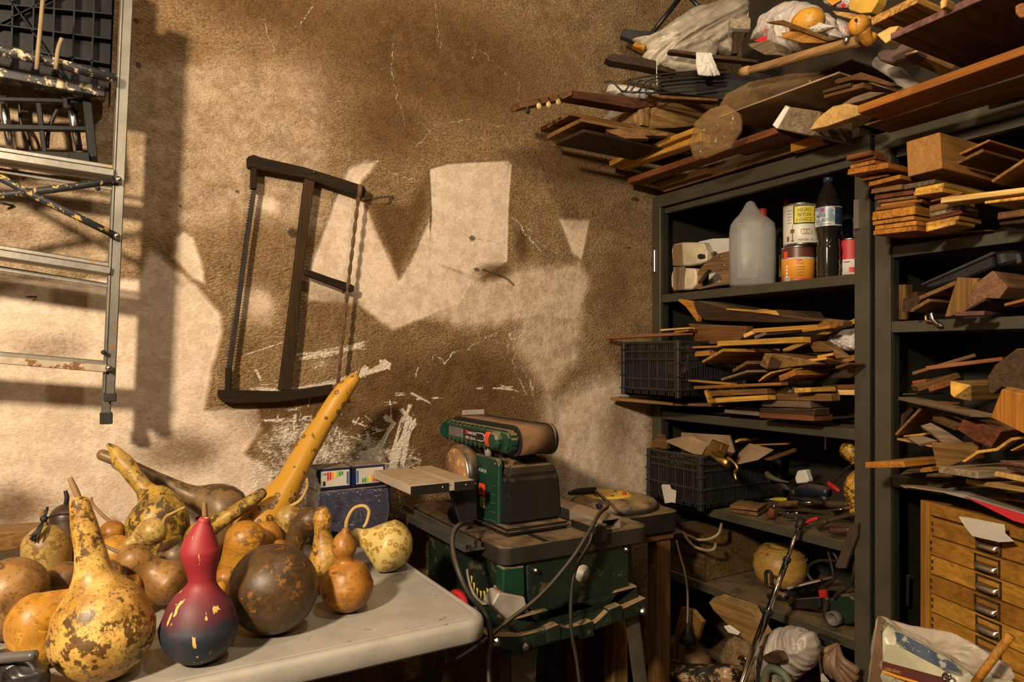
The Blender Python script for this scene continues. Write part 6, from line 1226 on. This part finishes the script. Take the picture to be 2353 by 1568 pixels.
single('bent_strip', 'bent pale strip of wood curving across the lower right of the pile', 'strip', MB().prism([on_x(*q('C3', a, b), 1.68) for a, b in ((855, 1200), (985, 1105), (1150, 1085), (1275, 995), (1480, 970), (1480, 990), (1290, 1020), (1165, 1108), (1000, 1130), (885, 1205))], (.03, 0, 0)), W_HONEY, .001)
k3('yellow rod end at the right of the bent pale strip', 1285, 1112, 1480, 1020, 14, 1.62, .04, W_HONEY, 'stick', 'stick')
k3('upper of two purple-brown planks at the lower right', 1190, 1218, 1480, 1275, 34, [1.64, 1.58], .2, W_PURPLE, 'plank', 'plank'); k3('lower of two purple-brown planks at the lower right', 1240, 1262, 1480, 1320, 34, [1.64, 1.58], .2, W_PURPLE, 'plank', 'plank')
k3('pale plank under the purple-brown planks', 1138, 1326, 1480, 1396, 46, [1.66, 1.58], .2, W_PALE, 'plank', 'plank'); k3('lowest pale plank of the pile, with a splintered edge', 898, 1392, 1480, 1480, 42, [1.74, 1.62], .2, W_PALE, 'plank', 'plank')

# ---------------------------------------------------------------- drawer unit with brass pulls
du_dir = Vector((math.sin(math.radians(19.0)), math.cos(math.radians(19.0)), 0)); du_in = Vector((du_dir.y, -du_dir.x, 0))
du0 = Vector((1.945, 1.085, 0)) - du_dir * .62     # near end of the front
TOPZ, BOTZ, LEN, DEP = .885, .32, .62, .30
dw = thing('drawer_unit', 'golden wooden drawer unit with brass label pulls standing in the near cabinet', 'drawers', du0 + du_dir*LEN/2 + du_in*DEP/2)
WD = lambda ax: wood('drawer_wood', (.40, .185, .028), ax, dark=.6, dust=.1)
DWY = WD(1)
bx3 = lambda s0, s1, d0, d1, z0, z1: MB().quadbox(du0 + du_dir*s0 + du_in*d0 + Vector((0, 0, z0)), du_dir*(s1-s0), du_in*(d1-d0), (0, 0, z1-z0))
part('carcass_side', bx3(LEN-.030, LEN, 0, DEP, 0, TOPZ), WD(2), dw, .0015); part('carcass_side', bx3(0, .030, 0, DEP, 0, TOPZ), WD(2), dw, .0015)
part('carcass_top', bx3(.030, LEN-.030, 0, DEP, TOPZ-.034, TOPZ), DWY, dw, .0015); part('carcass_back', bx3(.03, LEN-.03, DEP-.01, DEP, 0, TOPZ-.034), DWY, dw); part('plinth', bx3(.03, LEN-.03, .02, .04, 0, .06), DWY, dw)
for i in range(11):
    z1_ = TOPZ - .040 - .0555*i*.93; z0_ = z1_ - .0478; out = -.004 if i in (1, 3, 6) else 0
    if z0_ < .05: break
    d_ = part('drawer', bx3(.034, LEN-.038, out, DEP-.02, z0_, z1_), DWY, dw, .001)
    for j in (0, 1): part('dovetail_pin', bx3(LEN-.046, LEN-.040, out-.0006, out, z0_+.010+.018*j, z0_+.020+.018*j), W_DARK, d_)
    s_ = LEN - .218; zc_ = (z0_+z1_)/2
    part('label_frame', MB().add([], []).quadbox(du0 + du_dir*(s_-.036) + du_in*(out-.003) + Vector((0, 0, zc_+.016)), du_dir*.072, du_in*.003, (0, 0, .004)).quadbox(du0 + du_dir*(s_-.036) + du_in*(out-.003) + Vector((0, 0, zc_-.021)), du_dir*.072, du_in*.003, (0, 0, .004)).quadbox(du0 + du_dir*(s_-.036) + du_in*(out-.003) + Vector((0, 0, zc_-.021)), du_dir*.004, du_in*.003, (0, 0, .041)).quadbox(du0 + du_dir*(s_+.032) + du_in*(out-.003) + Vector((0, 0, zc_-.021)), du_dir*.004, du_in*.003, (0, 0, .041)), plain('old_brass', (.10, .085, .05), .45, metal=.7), d_)
    cup = []
    for a in np.linspace(0, math.pi, 9):
        cup.append([du0 + du_dir*(s_ - .029*math.cos(a)*w_) + du_in*(out - .003 - .014*dd*math.sin(a)**.5) + Vector((0, 0, zc_ + .004 - hh)) for w_, dd, hh in ((1, .15, 0), (1, .7, .006), (1, 1, .013), (1, 1, .019))])
    part('cup_pull', loft(MB(), cup, True, False), plain('nickel_pull', (.55, .46, .36), .28, metal=.9, var=.08), d_, label='shiny shell-shaped pull')
slab('DR', 'paper_scrap', 'torn white paper caught in the top drawer', [(780, 345), (860, 355), (1120, 405), (1125, 470), (1190, 530), (1080, 535), (880, 490), (825, 420)], 1.80, .0015, PAPER, 'paper', bev=0)
for i, (pts, m_, lab) in enumerate((([(340, 112), (440, 122), (1300, 250), (1300, 262), (760, 195), (380, 135)], W_GREY, 'lower grey folder lying on top of the drawer unit'), ([(385, 120), (620, 150), (1300, 235), (1300, 248), (760, 185), (400, 130)], CARD, 'upper grey folder lying on top of the drawer unit'))):
    slab('DR', 'folder', lab, pts, 1.86 - .02*i, .22, m_, 'folder', bev=.0005)
mgz = thing('magazine', 'magazine with a red spine sliding off the drawer unit at the right edge', 'magazine', on_x(*q('DR', 1000, 260), 1.78)); slab('DR', 'pages', None, [(610, 152), (800, 178), (1300, 330), (1300, 350), (900, 232), (700, 180)], 1.79, .11, plain('magazine_paper', (.26, .23, .19), .6), parent=mgz, bev=.0005); slab('DR', 'red_spine', None, [(820, 200), (900, 225), (1300, 345), (1300, 410), (1180, 375), (960, 265)], 1.785, .006, RED_INK, parent=mgz, bev=0)
slab('DR', 'hole_strip', 'perforated dark steel strip hanging inside the near cabinet', [(392, 780), (415, 778), (408, 1010), (385, 1010)], 2.05, .004, MBLACK, 'strip')

# ---------------------------------------------------------------- open printed sack at the lower right
sk = thing('feed_sack', 'open printed plastic sack with crumpled rim standing before the drawer unit', 'sack', (1.50, .86, 0))
SP = plain('sack_print', (.36, .34, .25), .35, var=.25, scale=6, col2=(.16, .17, .14), amt=.42, crease=6)
sx_ = 1.52
pillow('DR', 'sack_body', None, [(110, 1700), (150, 1300), (188, 1075), (260, 1105), (340, 1200), (520, 1290), (760, 1430), (900, 1530), (1190, 1560), (1200, 1700), (1000, 2400), (560, 2900), (100, 2900), (90, 2300)], sx_+.02, .05, SP, parent=sk, amp=.008, freq=14, seed=4)
pillow('DR', 'sack_inside', None, [(250, 1100), (420, 1150), (720, 1200), (760, 1215), (900, 1290), (1030, 1380), (1150, 1440), (1200, 1530), (1150, 1570), (900, 1530), (700, 1400), (480, 1290), (340, 1210)], sx_+.05, .012, plain('sack_inner', (.40, .34, .28), .35, var=.15, crease=5), parent=sk, amp=.005, freq=18, seed=5)
slab('DR', 'blue_band', None, [(310, 1200), (345, 1205), (520, 1295), (760, 1440), (780, 1500), (640, 1460), (420, 1340), (320, 1290)], sx_-.034, .001, plain('blue_print', (.07, .09, .14), .35, var=.4, scale=14, col2=(.42, .42, .34), amt=.48), parent=sk, bev=0)
slab('DR', 'cream_field', None, [(240, 1290), (320, 1295), (640, 1465), (700, 1510), (660, 1570), (440, 1520), (230, 1410)], sx_-.036, .001, plain('cream_print', (.50, .49, .35), .35, var=.2, scale=8), parent=sk, bev=0)
slab('DR', 'brown_band', None, [(215, 1415), (440, 1475), (700, 1545), (700, 1640), (440, 1580), (220, 1500)], sx_-.038, .001, BROWN_INK, parent=sk, bev=0)
slab('DR', 'gold_line', None, [(220, 1480), (330, 1520), (480, 1565), (480, 1585), (330, 1540), (220, 1500)], sx_-.0405, .001, ORANGE_INK, parent=sk, bev=0)
pA, pB = on_x(*q('DR', 232, 1478), sx_-.0415), on_x(*q('DR', 355, 1510), sx_-.0415); lettering('LLERGENIC', (pB-pA).length*.25, pA, pB-pA, (0, 0, 1), sk, plain('gold_print', (.60, .36, .10), .4, bmp=0), width=(pB-pA).length)
part('eyelet', MB().tube([on_x(*q('DR', 692 + 26*math.cos(a), 1530 + 26*math.sin(a)), sx_-.046) for a in np.linspace(0, 2*math.pi, 16)], .003, 6, 1), STEEL, sk)
slab('DR', 'sack_edge', None, [(120, 1568), (150, 1330), (186, 1078), (235, 1110), (200, 1200), (215, 1350), (215, 1568)], sx_-.024, .004, plain('sack_edge_brown', (.17, .10, .06), .45, col2=(.30, .2, .1), amt=.4), parent=sk, bev=0)
single('wooden_stick', 'thin reddish wooden stick poking out of the printed sack', 'stick', MB().tube([on_x(*q('DR', 1165, 1222), 1.50), on_x(*q('DR', 970, 1482), 1.48), on_x(*q('DR', 900, 1580), 1.47)], .008, 8, 1), W_ORANGE)
# ---------------------------------------------------------------- on top of the cabinets
kl = lambda lab, ax, ay, bx, by, th, s, dep, m_, name='board', cat='board', **kw: plank('TL', name, lab, ax, ay, bx, by, th, s, dep, m_, cat, **kw)
kr = lambda lab, ax, ay, bx, by, th, s, dep, m_, name='board', cat='board', **kw: plank('TR', name, lab, ax, ay, bx, by, th, s, dep, m_, cat, **kw)
bl_ = lambda lab, pts, s, dep, m_, name='board', cat='board', **kw: slab('TL', name, lab, pts, s, dep, m_, cat, **kw)
br_ = lambda lab, pts, s, dep, m_, name='board', cat='board', **kw: slab('TR', name, lab, pts, s, dep, m_, cat, **kw)
# guitar
gz = ('d', 2.40)
gt_ = thing('guitar', 'old brown guitar lying on the cabinet with its headstock over the wall', 'guitar', at(*q('TL', 1300, 1020), 2.6))
def gpt(x, y, d): return at(*q('TL', x, y), d)
def gslab(name, pts, th, m_, par=gt_, bev=.0015): return part(name, MB().prism([gpt(*p) for p in pts], Vector((-.1, .99, 0))*th), m_, par, bev)
hs_ = gslab('headstock', [(45, 815, 2.26), (440, 720, 2.30), (470, 715, 2.30), (470, 760, 2.30), (400, 795, 2.30), (60, 865, 2.26)], .055, W_BROWN)
gslab('neck', [(440, 718, 2.30), (700, 748, 2.40), (1160, 805, 2.58), (1160, 850, 2.58), (960, 868, 2.50), (430, 775, 2.30)], .055, wood('neck_wood', (.14, .06, .03)))
for i, (x, y) in enumerate(((112, 888), (205, 850), (282, 840), (360, 820))):
    p = part('tuning_post', MB().tube([gpt(x, y-60, 2.275), gpt(x, y, 2.265)], .003, 6, 1), STEEL, hs_); part('tuning_button', MB().sphere(gpt(x, y, 2.265), .0105, 12, (1, .5, 1)), plain('ivory_button', (.50, .36, .15), .35) if i else INK, p)
part('guitar_body', MB().prism([gpt(*p) for p in [(975, 870, 2.54), (1000, 850, 2.55), (1100, 830, 2.56), (1260, 822, 2.6), (1640, 825, 2.72), (1640, 990, 2.72), (1300, 1020, 2.6), (1110, 1025, 2.56), (1010, 1005, 2.55), (970, 985, 2.54)]], Vector((-.05, .99, 0))*.16), wood('guitar_side', (.22, .12, .05), 0, dust=.2, rough=.35), gt_, .006)
gslab('neck_heel', [(1000, 850, 2.53), (1095, 835, 2.555), (1085, 1015, 2.555), (1030, 1000, 2.53)], .05, wood('heel_wood', (.30, .17, .07), 2))
# boards pointing out over the wall
for lab, a, b, zz, th_, dep, m_ in (('upper weathered board pointing out left under the guitar', (215, 1052), (452, 925), 2.085, .014, .62, W_BROWN), ('lower weathered board pointing out left under the guitar', (272, 1112), (545, 975), 2.045, .014, .60, W_BROWN), ('dark thin board under the two weathered boards', (335, 1160), (560, 1060), 2.005, .012, .60, W_DARK)):
    A, B = on_z(*q('TL', *a), zz), on_z(*q('TL', *b), zz); u = B-A; d = Vector((-u.y, u.x, 0)).normalized(); d = d if d.x > 0 else -d
    tag(oriented('board', A, u, d*dep, Vector((0, 0, th_)), m_, jit=.002), lab, 'board')
bl_('round-cut dark panel between the weathered boards and the guitar', [(700, 990), (900, 1020), (1240, 1062), (1235, 1090), (1050, 1085), (1090, 1110), (900, 1110), (760, 1060)], ('d', 2.34), .03, W_BROWN, 'panel', 'panel')
kl('upper of two light thick planks jutting out above the cabinet corner', 765, 1332, 1440, 1068, 44, 1.665, .08, W_HONEY, 'plank', 'plank'); kl('lower of two light thick planks jutting out above the cabinet corner', 828, 1352, 1500, 1130, 58, 1.69, .12, W_HONEY, 'plank', 'plank')
kl('long dark red board lying above the cabinet front edge', 915, 1472, 2110, 1070, 52, 1.76, .30, W_RED); kl('small dark block under the long dark red board', 1140, 1512, 1545, 1388, 46, 1.88, .20, W_BROWN, 'wood_block', 'block'); kl('dull brown board directly on the far cabinet top', 1200, 1540, 2300, 1200, 40, 1.915, .30, W_BROWN)
kl('thin dark batten left of the guitar body', 960, 1060, 1260, 1110, 24, ('d', 2.40), .03, W_DARK, 'batten', 'batten')
fst = thing('folding_stand', 'black steel folding stand leaning behind the woven sack', 'stand', at(*q('TL', 1000, 310), 2.66))
part('foot_bar', MB().prism([at(*q('TL', *p), 2.65) for p in ((855, 290), (882, 230), (1190, 255), (1180, 320), (960, 330))], F*.03), BLACK_CLEAN, fst, .003); part('strut', MB().tube([at(*q('TL', 1110, 265), 2.66), at(*q('TL', 1335, -20), 2.66)], .009, 10, 1), BLACK_CLEAN, fst); part('strut', MB().tube([at(*q('TL', 1400, -30), 2.66), at(*q('TL', 1540, 110), 2.66)], .008, 10, 1), BLACK_CLEAN, fst)
bl_('dark notched beam pointing left below the woven sack', [(735, 465), (790, 428), (1010, 455), (1300, 520), (1300, 590), (1000, 525), (780, 490)], ('d', 2.50), .05, W_DARK, 'wood_beam', 'beam')
bl_('small orange stick end at the tip of the woven sack', [(955, 355), (985, 332), (1055, 360), (1050, 405), (970, 370)], ('d', 2.50), .03, W_ORANGE, 'stick', 'stick')
pillow('TL', 'woven_sack', 'torn white woven sack crumpled on top of the far cabinet', [(968, 320), (1060, 310), (1180, 240), (1280, 165), (1420, 100), (1640, 20), (1860, -20), (1900, 100), (1840, 300), (1740, 440), (1620, 420), (1540, 500), (1460, 560), (1290, 580), (1110, 520), (1040, 450), (1080, 400)], ('d', 2.52), .05, SACK, 'sack', amp=.024, freq=15, seed=1, rings=34, K=200, fold=(.75, -.45, .5), edge=.5)
pillow('TL', 'torn_flap', 'frayed white strip hanging down from the woven sack', [(1462, 420), (1590, 425), (1600, 480), (1655, 600), (1600, 610), (1580, 560), (1590, 612), (1480, 600), (1462, 520)], ('d', 2.40), .006, plain('frayed_white', (.55, .53, .50), .8, bs=400), 'cloth', amp=.006, freq=50, seed=4)
single('string', 'thin white string hanging from the woven sack', 'string', MB().tube([at(*q('TL', a, b), 2.46) for a, b in ((1150, 470), (1146, 560), (1150, 685))], .0015, 5), WHITE)
bl_('flat dark batten crossing in front of the woven sack', [(1240, 398), (1270, 392), (1600, 435), (1960, 480), (1960, 500), (1600, 465), (1250, 415)], ('d', 2.41), .03, W_DARK, 'batten', 'batten')
wr = thing('wire_rack', 'black zigzag wire rack lying between the sack and the guitar', 'rack', at(*q('TL', 1000, 740), 2.5))
zz_ = []
for i in range(9):
    x = 730 + i*62; zz_ += [(x + 40, 655 - i*8 if i % 2 == 0 else 735), ]
zg = [(730, 658), (790, 655), (860, 722), (900, 725), (950, 635), (1010, 640), (940, 728), (1000, 735), (1060, 655), (1110, 655), (1050, 740), (1120, 745), (1180, 650)]
part('zigzag_wire', MB().tube([at(*q('TL', *p), 2.46) for p in zg], .0035, 6, 3), BLACK_CLEAN, wr)
for i, p in enumerate(([(920, 640), (1150, 600), (1460, 570), (1700, 560)], [(1010, 650), (1300, 610), (1700, 590)], [(860, 735), (1200, 745), (1500, 720), (1700, 690)], [(1100, 660), (1400, 630), (1700, 620)])): part('long_wire', MB().tube([at(*q('TL', a, b), 2.46 - .0*i) for a, b in p], .003, 6, 3), BLACK_CLEAN, wr)
bl_('black tray lying on the wire rack', [(1180, 640), (1500, 600), (1950, 580), (2080, 600), (1980, 700), (1700, 800), (1400, 760), (1180, 720)], ('d', 2.5), .02, INK, 'tray', 'tray'); bl_('thin brown board on top of the guitar body', [(1080, 755), (1200, 762), (1640, 790), (1640, 810), (1200, 788), (1110, 768)], ('d', 2.46), .05, W_BROWN)
pillow('TL', 'plastic_bag', 'white plastic bag with red print squeezed under the wire rack', [(742, 740), (760, 680), (900, 690), (1150, 740), (1200, 800), (1000, 800), (840, 770)], ('d', 2.60), .03, BAG_W, 'bag', amp=.008, freq=24, seed=12)
pillow('TL', 'plastic_bag', 'translucent grey bag under the guitar neck', [(722, 955), (770, 890), (840, 850), (960, 860), (985, 920), (960, 985), (800, 970)], ('d', 2.68), .012, film('grey_film', (.30, .27, .24), .45, .2), 'bag', amp=.010, freq=26, seed=13)
BROWN_FILM = film('brown_film', (.40, .25, .12), .16, .16)
pillow('F', 'plastic_bag', 'dusty translucent brown plastic bag slumping over the cabinet front', [(1588, 335), (1600, 285), (1640, 248), (1670, 240), (1700, 262), (1700, 300), (1675, 340), (1620, 362), (1600, 365)], 1.68, .04, BROWN_FILM, 'bag', amp=.008, freq=16, seed=14)
pillow('F', 'plastic_bag', 'wide brown plastic bag full of scraps behind the hardboard edge', [(1645, 262), (1670, 220), (1730, 190), (1830, 170), (1905, 165), (1890, 195), (1800, 235), (1700, 272)], 1.80, .05, BROWN_FILM, 'bag', amp=.008, freq=14, seed=15)
kr('wide hardboard sheet whose edge rises to the right above the block', -175, 945, 795, 585, 14, 1.70, .34, CARD, 'hardboard_sheet', 'board')
bk = thing('end_painted_block', 'grey-brown block with a white-painted end below the hardboard', 'block', on_x(*q('TR', 400, 1060), 1.76)); slab('TR', 'block_body', None, [(298, 1030), (372, 850), (640, 892), (640, 1085), (560, 1085)], 1.74, .15, W_GREY, parent=bk); slab('TR', 'painted_end', None, [(258, 1002), (364, 842), (395, 858), (297, 1032)], 1.735, .2, WHITE, parent=bk)
br_('half-round golden board end under the long orange plank', [(556, 1042), (600, 975), (640, 930), (740, 852), (850, 828), (940, 845), (1000, 860), (1000, 905), (700, 1010)], 1.70, .34, wood('round_end', (.52, .33, .11), 1, dark=.7))
kr('long orange-edged plank running to the right edge above the near cabinet', 942, 908, 2500, 360, 72, 1.62, .28, W_ORANGE, 'plank', 'plank')
kr('huge dark panel overhanging at the upper right with a purple-brown edge', 1205, 322, 2400, -205, 58, 1.50, .40, W_PURPLE, 'panel', 'panel'); br_('splintered pale corner of the huge dark panel', [(1092, 275), (1200, 215), (1270, 205), (1205, 320), (1165, 348), (1130, 315)], 1.53, .03, W_PALE, 'wood_splinter', 'splinter')
kr('rough bark-edged plank rising to the top edge above the small gourd', 1052, 205, 1420, 20, 62, 1.62, .14, W_ROUGH, 'plank', 'plank'); br_('dark knot block at the top right corner', [(2205, 110), (2200, 50), (2240, 25), (2330, 20), (2330, 120), (2240, 145)], 1.42, .05, W_RED, 'wood_block', 'block'); br_('small pale peg standing on the huge dark panel', [(1605, 75), (1600, 20), (1615, -10), (1660, -10), (1650, 50)], 1.47, .03, W_PALE, 'peg', 'peg')
sg = thing('gourd', 'small round golden gourd perched on the wood at the top of the photo', 'gourd', on_x(*q('TR', 955, 290), 1.60)); part('gourd_body', MB().sphere(on_x(*q('TR', 955, 203), 1.60), .0245, 24), M_YEL, sg); part('blossom_end', MB().sphere(on_x(*q('TR', 930, 160), 1.57), .004, 8), INK, sg); part('gourd_neck', MB().tube([on_x(*q('TR', 985, 240), 1.61), on_x(*q('TR', 1030, 330), 1.63), on_x(*q('TR', 1060, 290), 1.64)], [.018, .014, .016], 12, 4), M_ORA, sg)
ph = thing('wooden_pole', 'round wooden tool handle bound with cord lying above the plastic bags', 'pole', on_x(*q('TR', 500, 480), 1.68)); part('handle', MB().tube([on_x(*q('TR', a, b), 1.66) for a, b in ((5, 580), (250, 520), (600, 420), (975, 325))], [.0105, .0125, .0135, .0145], 14, 4), wood('pole_wood', (.40, .23, .09), 1), ph)
part('cord_wrap', MB().tube([on_x(*q('TR', 20, 577), 1.655), on_x(*q('TR', 75, 563), 1.655)], .014, 10, 1), plain('jute', (.34, .20, .07), .9), ph); part('bolt_head', MB().sphere(on_x(*q('TR', 855, 325), 1.645), .010, 10), STEEL, ph)
wbg = thing('plastic_bag', 'white carrier bag wrapped round a golden gourd on top of the far cabinet', 'bag', on_x(*q('TR', 450, 420), 1.85))
pillow('TR', 'bag_film', None, [(115, 330), (150, 240), (190, 150), (290, 62), (400, 30), (460, 10), (620, 60), (750, 150), (762, 230), (810, 300), (640, 350), (520, 392), (330, 442), (250, 380), (225, 330)], 1.86, .06, BAG_W, parent=wbg, amp=.018, freq=20, seed=21, fold=(.4, -.4, .9))
part('red_print', MB().prism([on_x(*q('TR', *p), 1.785) for p in ((112, 330), (150, 305), (215, 285), (220, 320), (180, 335))], (.001, 0, 0)), RED_INK, wbg)
pA, pB = on_x(*q('TR', 205, 270), 1.785), on_x(*q('TR', 220, 205), 1.785); lettering('NABLE', .020, pA, pB-pA, (0, .6, .4), wbg, RED_INK, width=(pB-pA).length)
sg = thing('gourd', 'golden gourd showing through the opening of the white carrier bag', 'gourd', on_x(*q('TR', 540, 240), 1.80)); part('gourd_body', MB().sphere(on_x(*q('TR', 540, 190), 1.757), .042, 24, (1, 1.25, 1)), M_YEL, sg)
pillow('TR', 'bag_handle', 'twisted white bag handle hanging before the golden gourd', [(560, 225), (640, 185), (720, 200), (760, 220), (700, 240), (640, 260), (590, 270)], 1.70, .010, BAG_W, 'bag', amp=.008, freq=50, seed=23)
br_('dark pointed plank lying over the white carrier bag', [(205, 178), (260, 168), (345, 158), (520, 225), (760, 318), (700, 330), (480, 250), (310, 195)], 1.69, .02, W_BROWN, 'plank', 'plank'); br_('yellow-brown plank with an oval hole over the white carrier bag', [(330, 262), (400, 250), (630, 262), (720, 320), (680, 345), (500, 345), (340, 300)], 1.70, .02, W_HONEY, 'plank', 'plank'); br_('grey block with a pale top left of the white carrier bag', [(60, 352), (225, 322), (265, 345), (318, 440), (200, 440), (90, 385)], 1.71, .07, W_GREY, 'wood_block', 'block')
pillow('TR', 'plastic_bag', 'second white bag with red lettering behind the small golden gourd', [(760, 190), (800, 150), (875, 180), (872, 290), (820, 310), (770, 250)], 1.92, .02, BAG_W, 'bag', amp=.008, freq=30, seed=24)
pA, pB = on_x(*q('TR', 845, 200), 1.888), on_x(*q('TR', 838, 285), 1.888); lb2 = thing('printed_patch', 'red lettering REUTI printed down the second white bag', 'print', pB); lettering('REUTI', .018, pA, pB-pA, (0, -.8, .2), lb2, RED_INK, width=(pB-pA).length)
ob = thing('snack_bag', 'orange and white packet with a red star at the top edge', 'packet', on_x(*q('TR', 800, 70), 1.98)); pillow('TR', 'packet_film', None, [(640, -60), (900, -60), (890, 20), (850, 70), (760, 60), (680, 30)], 1.98, .015, BAG_W, parent=ob, amp=.008, freq=30, seed=25); slab('TR', 'orange_panel', None, [(680, -40), (810, -40), (805, 5), (740, 45), (700, 10)], 1.955, .001, ORANGE_INK, parent=ob, bev=0); slab('TR', 'red_star', None, [(828, 15), (838, 32), (858, 34), (842, 48), (848, 68), (828, 56), (808, 68), (814, 48), (800, 34), (820, 32)], 1.953, .001, RED_INK, parent=ob, bev=0)
br_('cream board lying behind the small golden gourd', [(735, 85), (1045, 120), (1050, 150), (880, 150), (770, 120)], 1.88, .04, W_PALE); br_('yellow paper bag at the top edge beside the bark-edged plank', [(865, 60), (900, -30), (1120, -40), (1100, 20), (1050, 100), (960, 105), (880, 80)], 1.86, .05, plain('yellow_paper', (.50, .30, .04), .8, var=.3), 'paper_bag', 'bag')
sc_ = thing('scoop', 'dark curved leather-brown scoop hanging below the small golden gourd', 'scoop', on_x(*q('TR', 1230, 500), 1.68)); slab('TR', 'scoop_bowl', None, [(1088, 440), (1110, 410), (1150, 392), (1240, 400), (1285, 345), (1390, 395), (1400, 420), (1310, 480), (1220, 505), (1120, 490)], 1.66, .06, plain('leather_brown', (.08, .045, .035), .6, var=.3), parent=sc_, bev=.004); slab('TR', 'pale_rim', None, [(1320, 432), (1412, 400), (1418, 412), (1325, 444)], 1.655, .01, W_PALE, parent=sc_)
kr('dark board edge rising under the wooden tool handle', 642, 595, 885, 480, 16, 1.78, .25, W_DARK); br_('flat board with a stepped edge above the long orange plank', [(748, 655), (780, 630), (870, 610), (968, 578), (1100, 620), (1250, 680), (1200, 690), (1000, 640), (900, 640), (780, 672)], 1.72, .10, W_BROWN)
kr('brown block with a strip fixed to its edge', 668, 790, 985, 700, 36, 1.70, .14, W_BROWN, 'wood_block', 'block'); kr('dark rounded strip lying on the edge of the brown block', 660, 752, 885, 690, 30, 1.69, .04, W_DARK, 'strip', 'strip'); br_('grey slate-like piece above the half-round board', [(808, 838), (900, 780), (1035, 735), (1165, 742), (1000, 800), (850, 842)], 1.71, .05, W_GREY, 'slate', 'slate')
single('plastic_tube', 'cloudy plastic tube bent down behind the long orange plank', 'tube', MB().tube([on_x(*q('TR', a, b), 1.78) for a, b in ((1100, 490), (1180, 540), (1270, 600), (1330, 670), (1400, 720))], .017, 14), film('cloudy_tube', (.45, .42, .38), .45, .2))
kr('orange block lying on the far cabinet top near its corner', 405, 1218, 668, 1140, 70, 1.86, .2, W_ORANGE, 'wood_block', 'block'); kr('dark red board end lying left of the orange block', -60, 1222, 400, 1098, 44, 1.84, .24, W_RED); kr('pair of thin upright slips beside the orange block', 690, 1130, 760, 1105, 40, 1.88, .05, W_DARK, 'wood_slip', 'slip')
kr('reddish plank lying on the near cabinet top', 1950, 812, 2500, 655, 46, 1.86, .2, W_RED, 'plank', 'plank'); kr('brown batten in shade behind the huge dark panel', 1410, 425, 1700, 560, 44, [1.74, 1.80], .05, W_BROWN, 'batten', 'batten')
kr('dark wide board under the long orange plank', 1000, 1010, 2500, 560, 20, 1.74, .30, W_BROWN)

pb = thing('paint_brush', 'wide paint brush with pale bristles standing beside the woven sack', 'brush', at(*q('TL', 1800, 300), 2.42))
slab('TL', 'bristles', None, [(1738, 150), (1900, 145), (1898, 232), (1742, 226)], ('d', 2.42), .03, wood('bristle', (.40, .33, .22), 0, dark=.5, grain=3), parent=pb); slab('TL', 'ferrule', None, [(1742, 226), (1898, 232), (1880, 262), (1752, 258)], ('d', 2.418), .034, STEEL, parent=pb); slab('TL', 'brush_handle', None, [(1770, 260), (1860, 262), (1800, 430), (1755, 428)], ('d', 2.42), .02, W_DARK, parent=pb)
for i, (z0, x0, yy0, yy1, lab) in enumerate(((1.927, 2.02, 1.30, 2.10, 'lowest dark filler board added deep on the far cabinet top'), (1.975, 2.06, 1.34, 2.08, 'middle dark filler board added deep on the far cabinet top'), (2.02, 2.10, 1.30, 2.06, 'upper dark filler board added deep on the far cabinet top'))):  # dark filler boards, added to darken the gaps between the front boards
    o = single('board', lab, 'board', MB().box(x0, 2.38, yy0, yy1, z0, z0+.030), wood('wood_dark', (.055, .030, .016), 1), .0015, group=GRP['TL'])
    PILE.append([o, lambda k: None, 0, 1.0])

# ---------------------------------------------------------------- shorten the hidden far ends of boards that would run into each other
def settle():
    from mathutils.bvhtree import BVHTree
    bpy.context.view_layer.update()
    def tree(o):
        mw = o.matrix_world; vs = [mw @ v.co for v in o.data.vertices]
        return BVHTree.FromPolygons(vs, [tuple(p.vertices) for p in o.data.polygons]), Vector([min(v[i] for v in vs) for i in range(3)]), Vector([max(v[i] for v in vs) for i in range(3)])
    names = {p[0].name for p in PILE}
    fixed = [tree(o) for o in bpy.data.objects if o.type == 'MESH' and o.name not in names and len(o.data.polygons) < 6000 and o.get('kind') != 'structure' and o.data.polygons]
    T = [tree(p[0]) for p in PILE]
    near = lambda a, b: all(a[1][i] <= b[2][i] and b[1][i] <= a[2][i] for i in range(3))
    for _ in range(9):
        bad = set()
        for i in range(len(T)):
            for j in range(i+1, len(T)):
                if near(T[i], T[j]) and T[i][0].overlap(T[j][0]):
                    c = sorted((i, j), key=lambda k: -PILE[k][2] * PILE[k][3]); bad.add(c[0])
            if i not in bad and any(near(T[i], f) and T[i][0].overlap(f[0]) for f in fixed): bad.add(i)
        if not bad: break
        for i in bad:
            p = PILE[i]
            if p[2] * p[3] > .045: p[3] *= .78; p[1](p[3])
        bpy.context.view_layer.update()
        for i in bad: T[i] = tree(PILE[i][0])
settle()
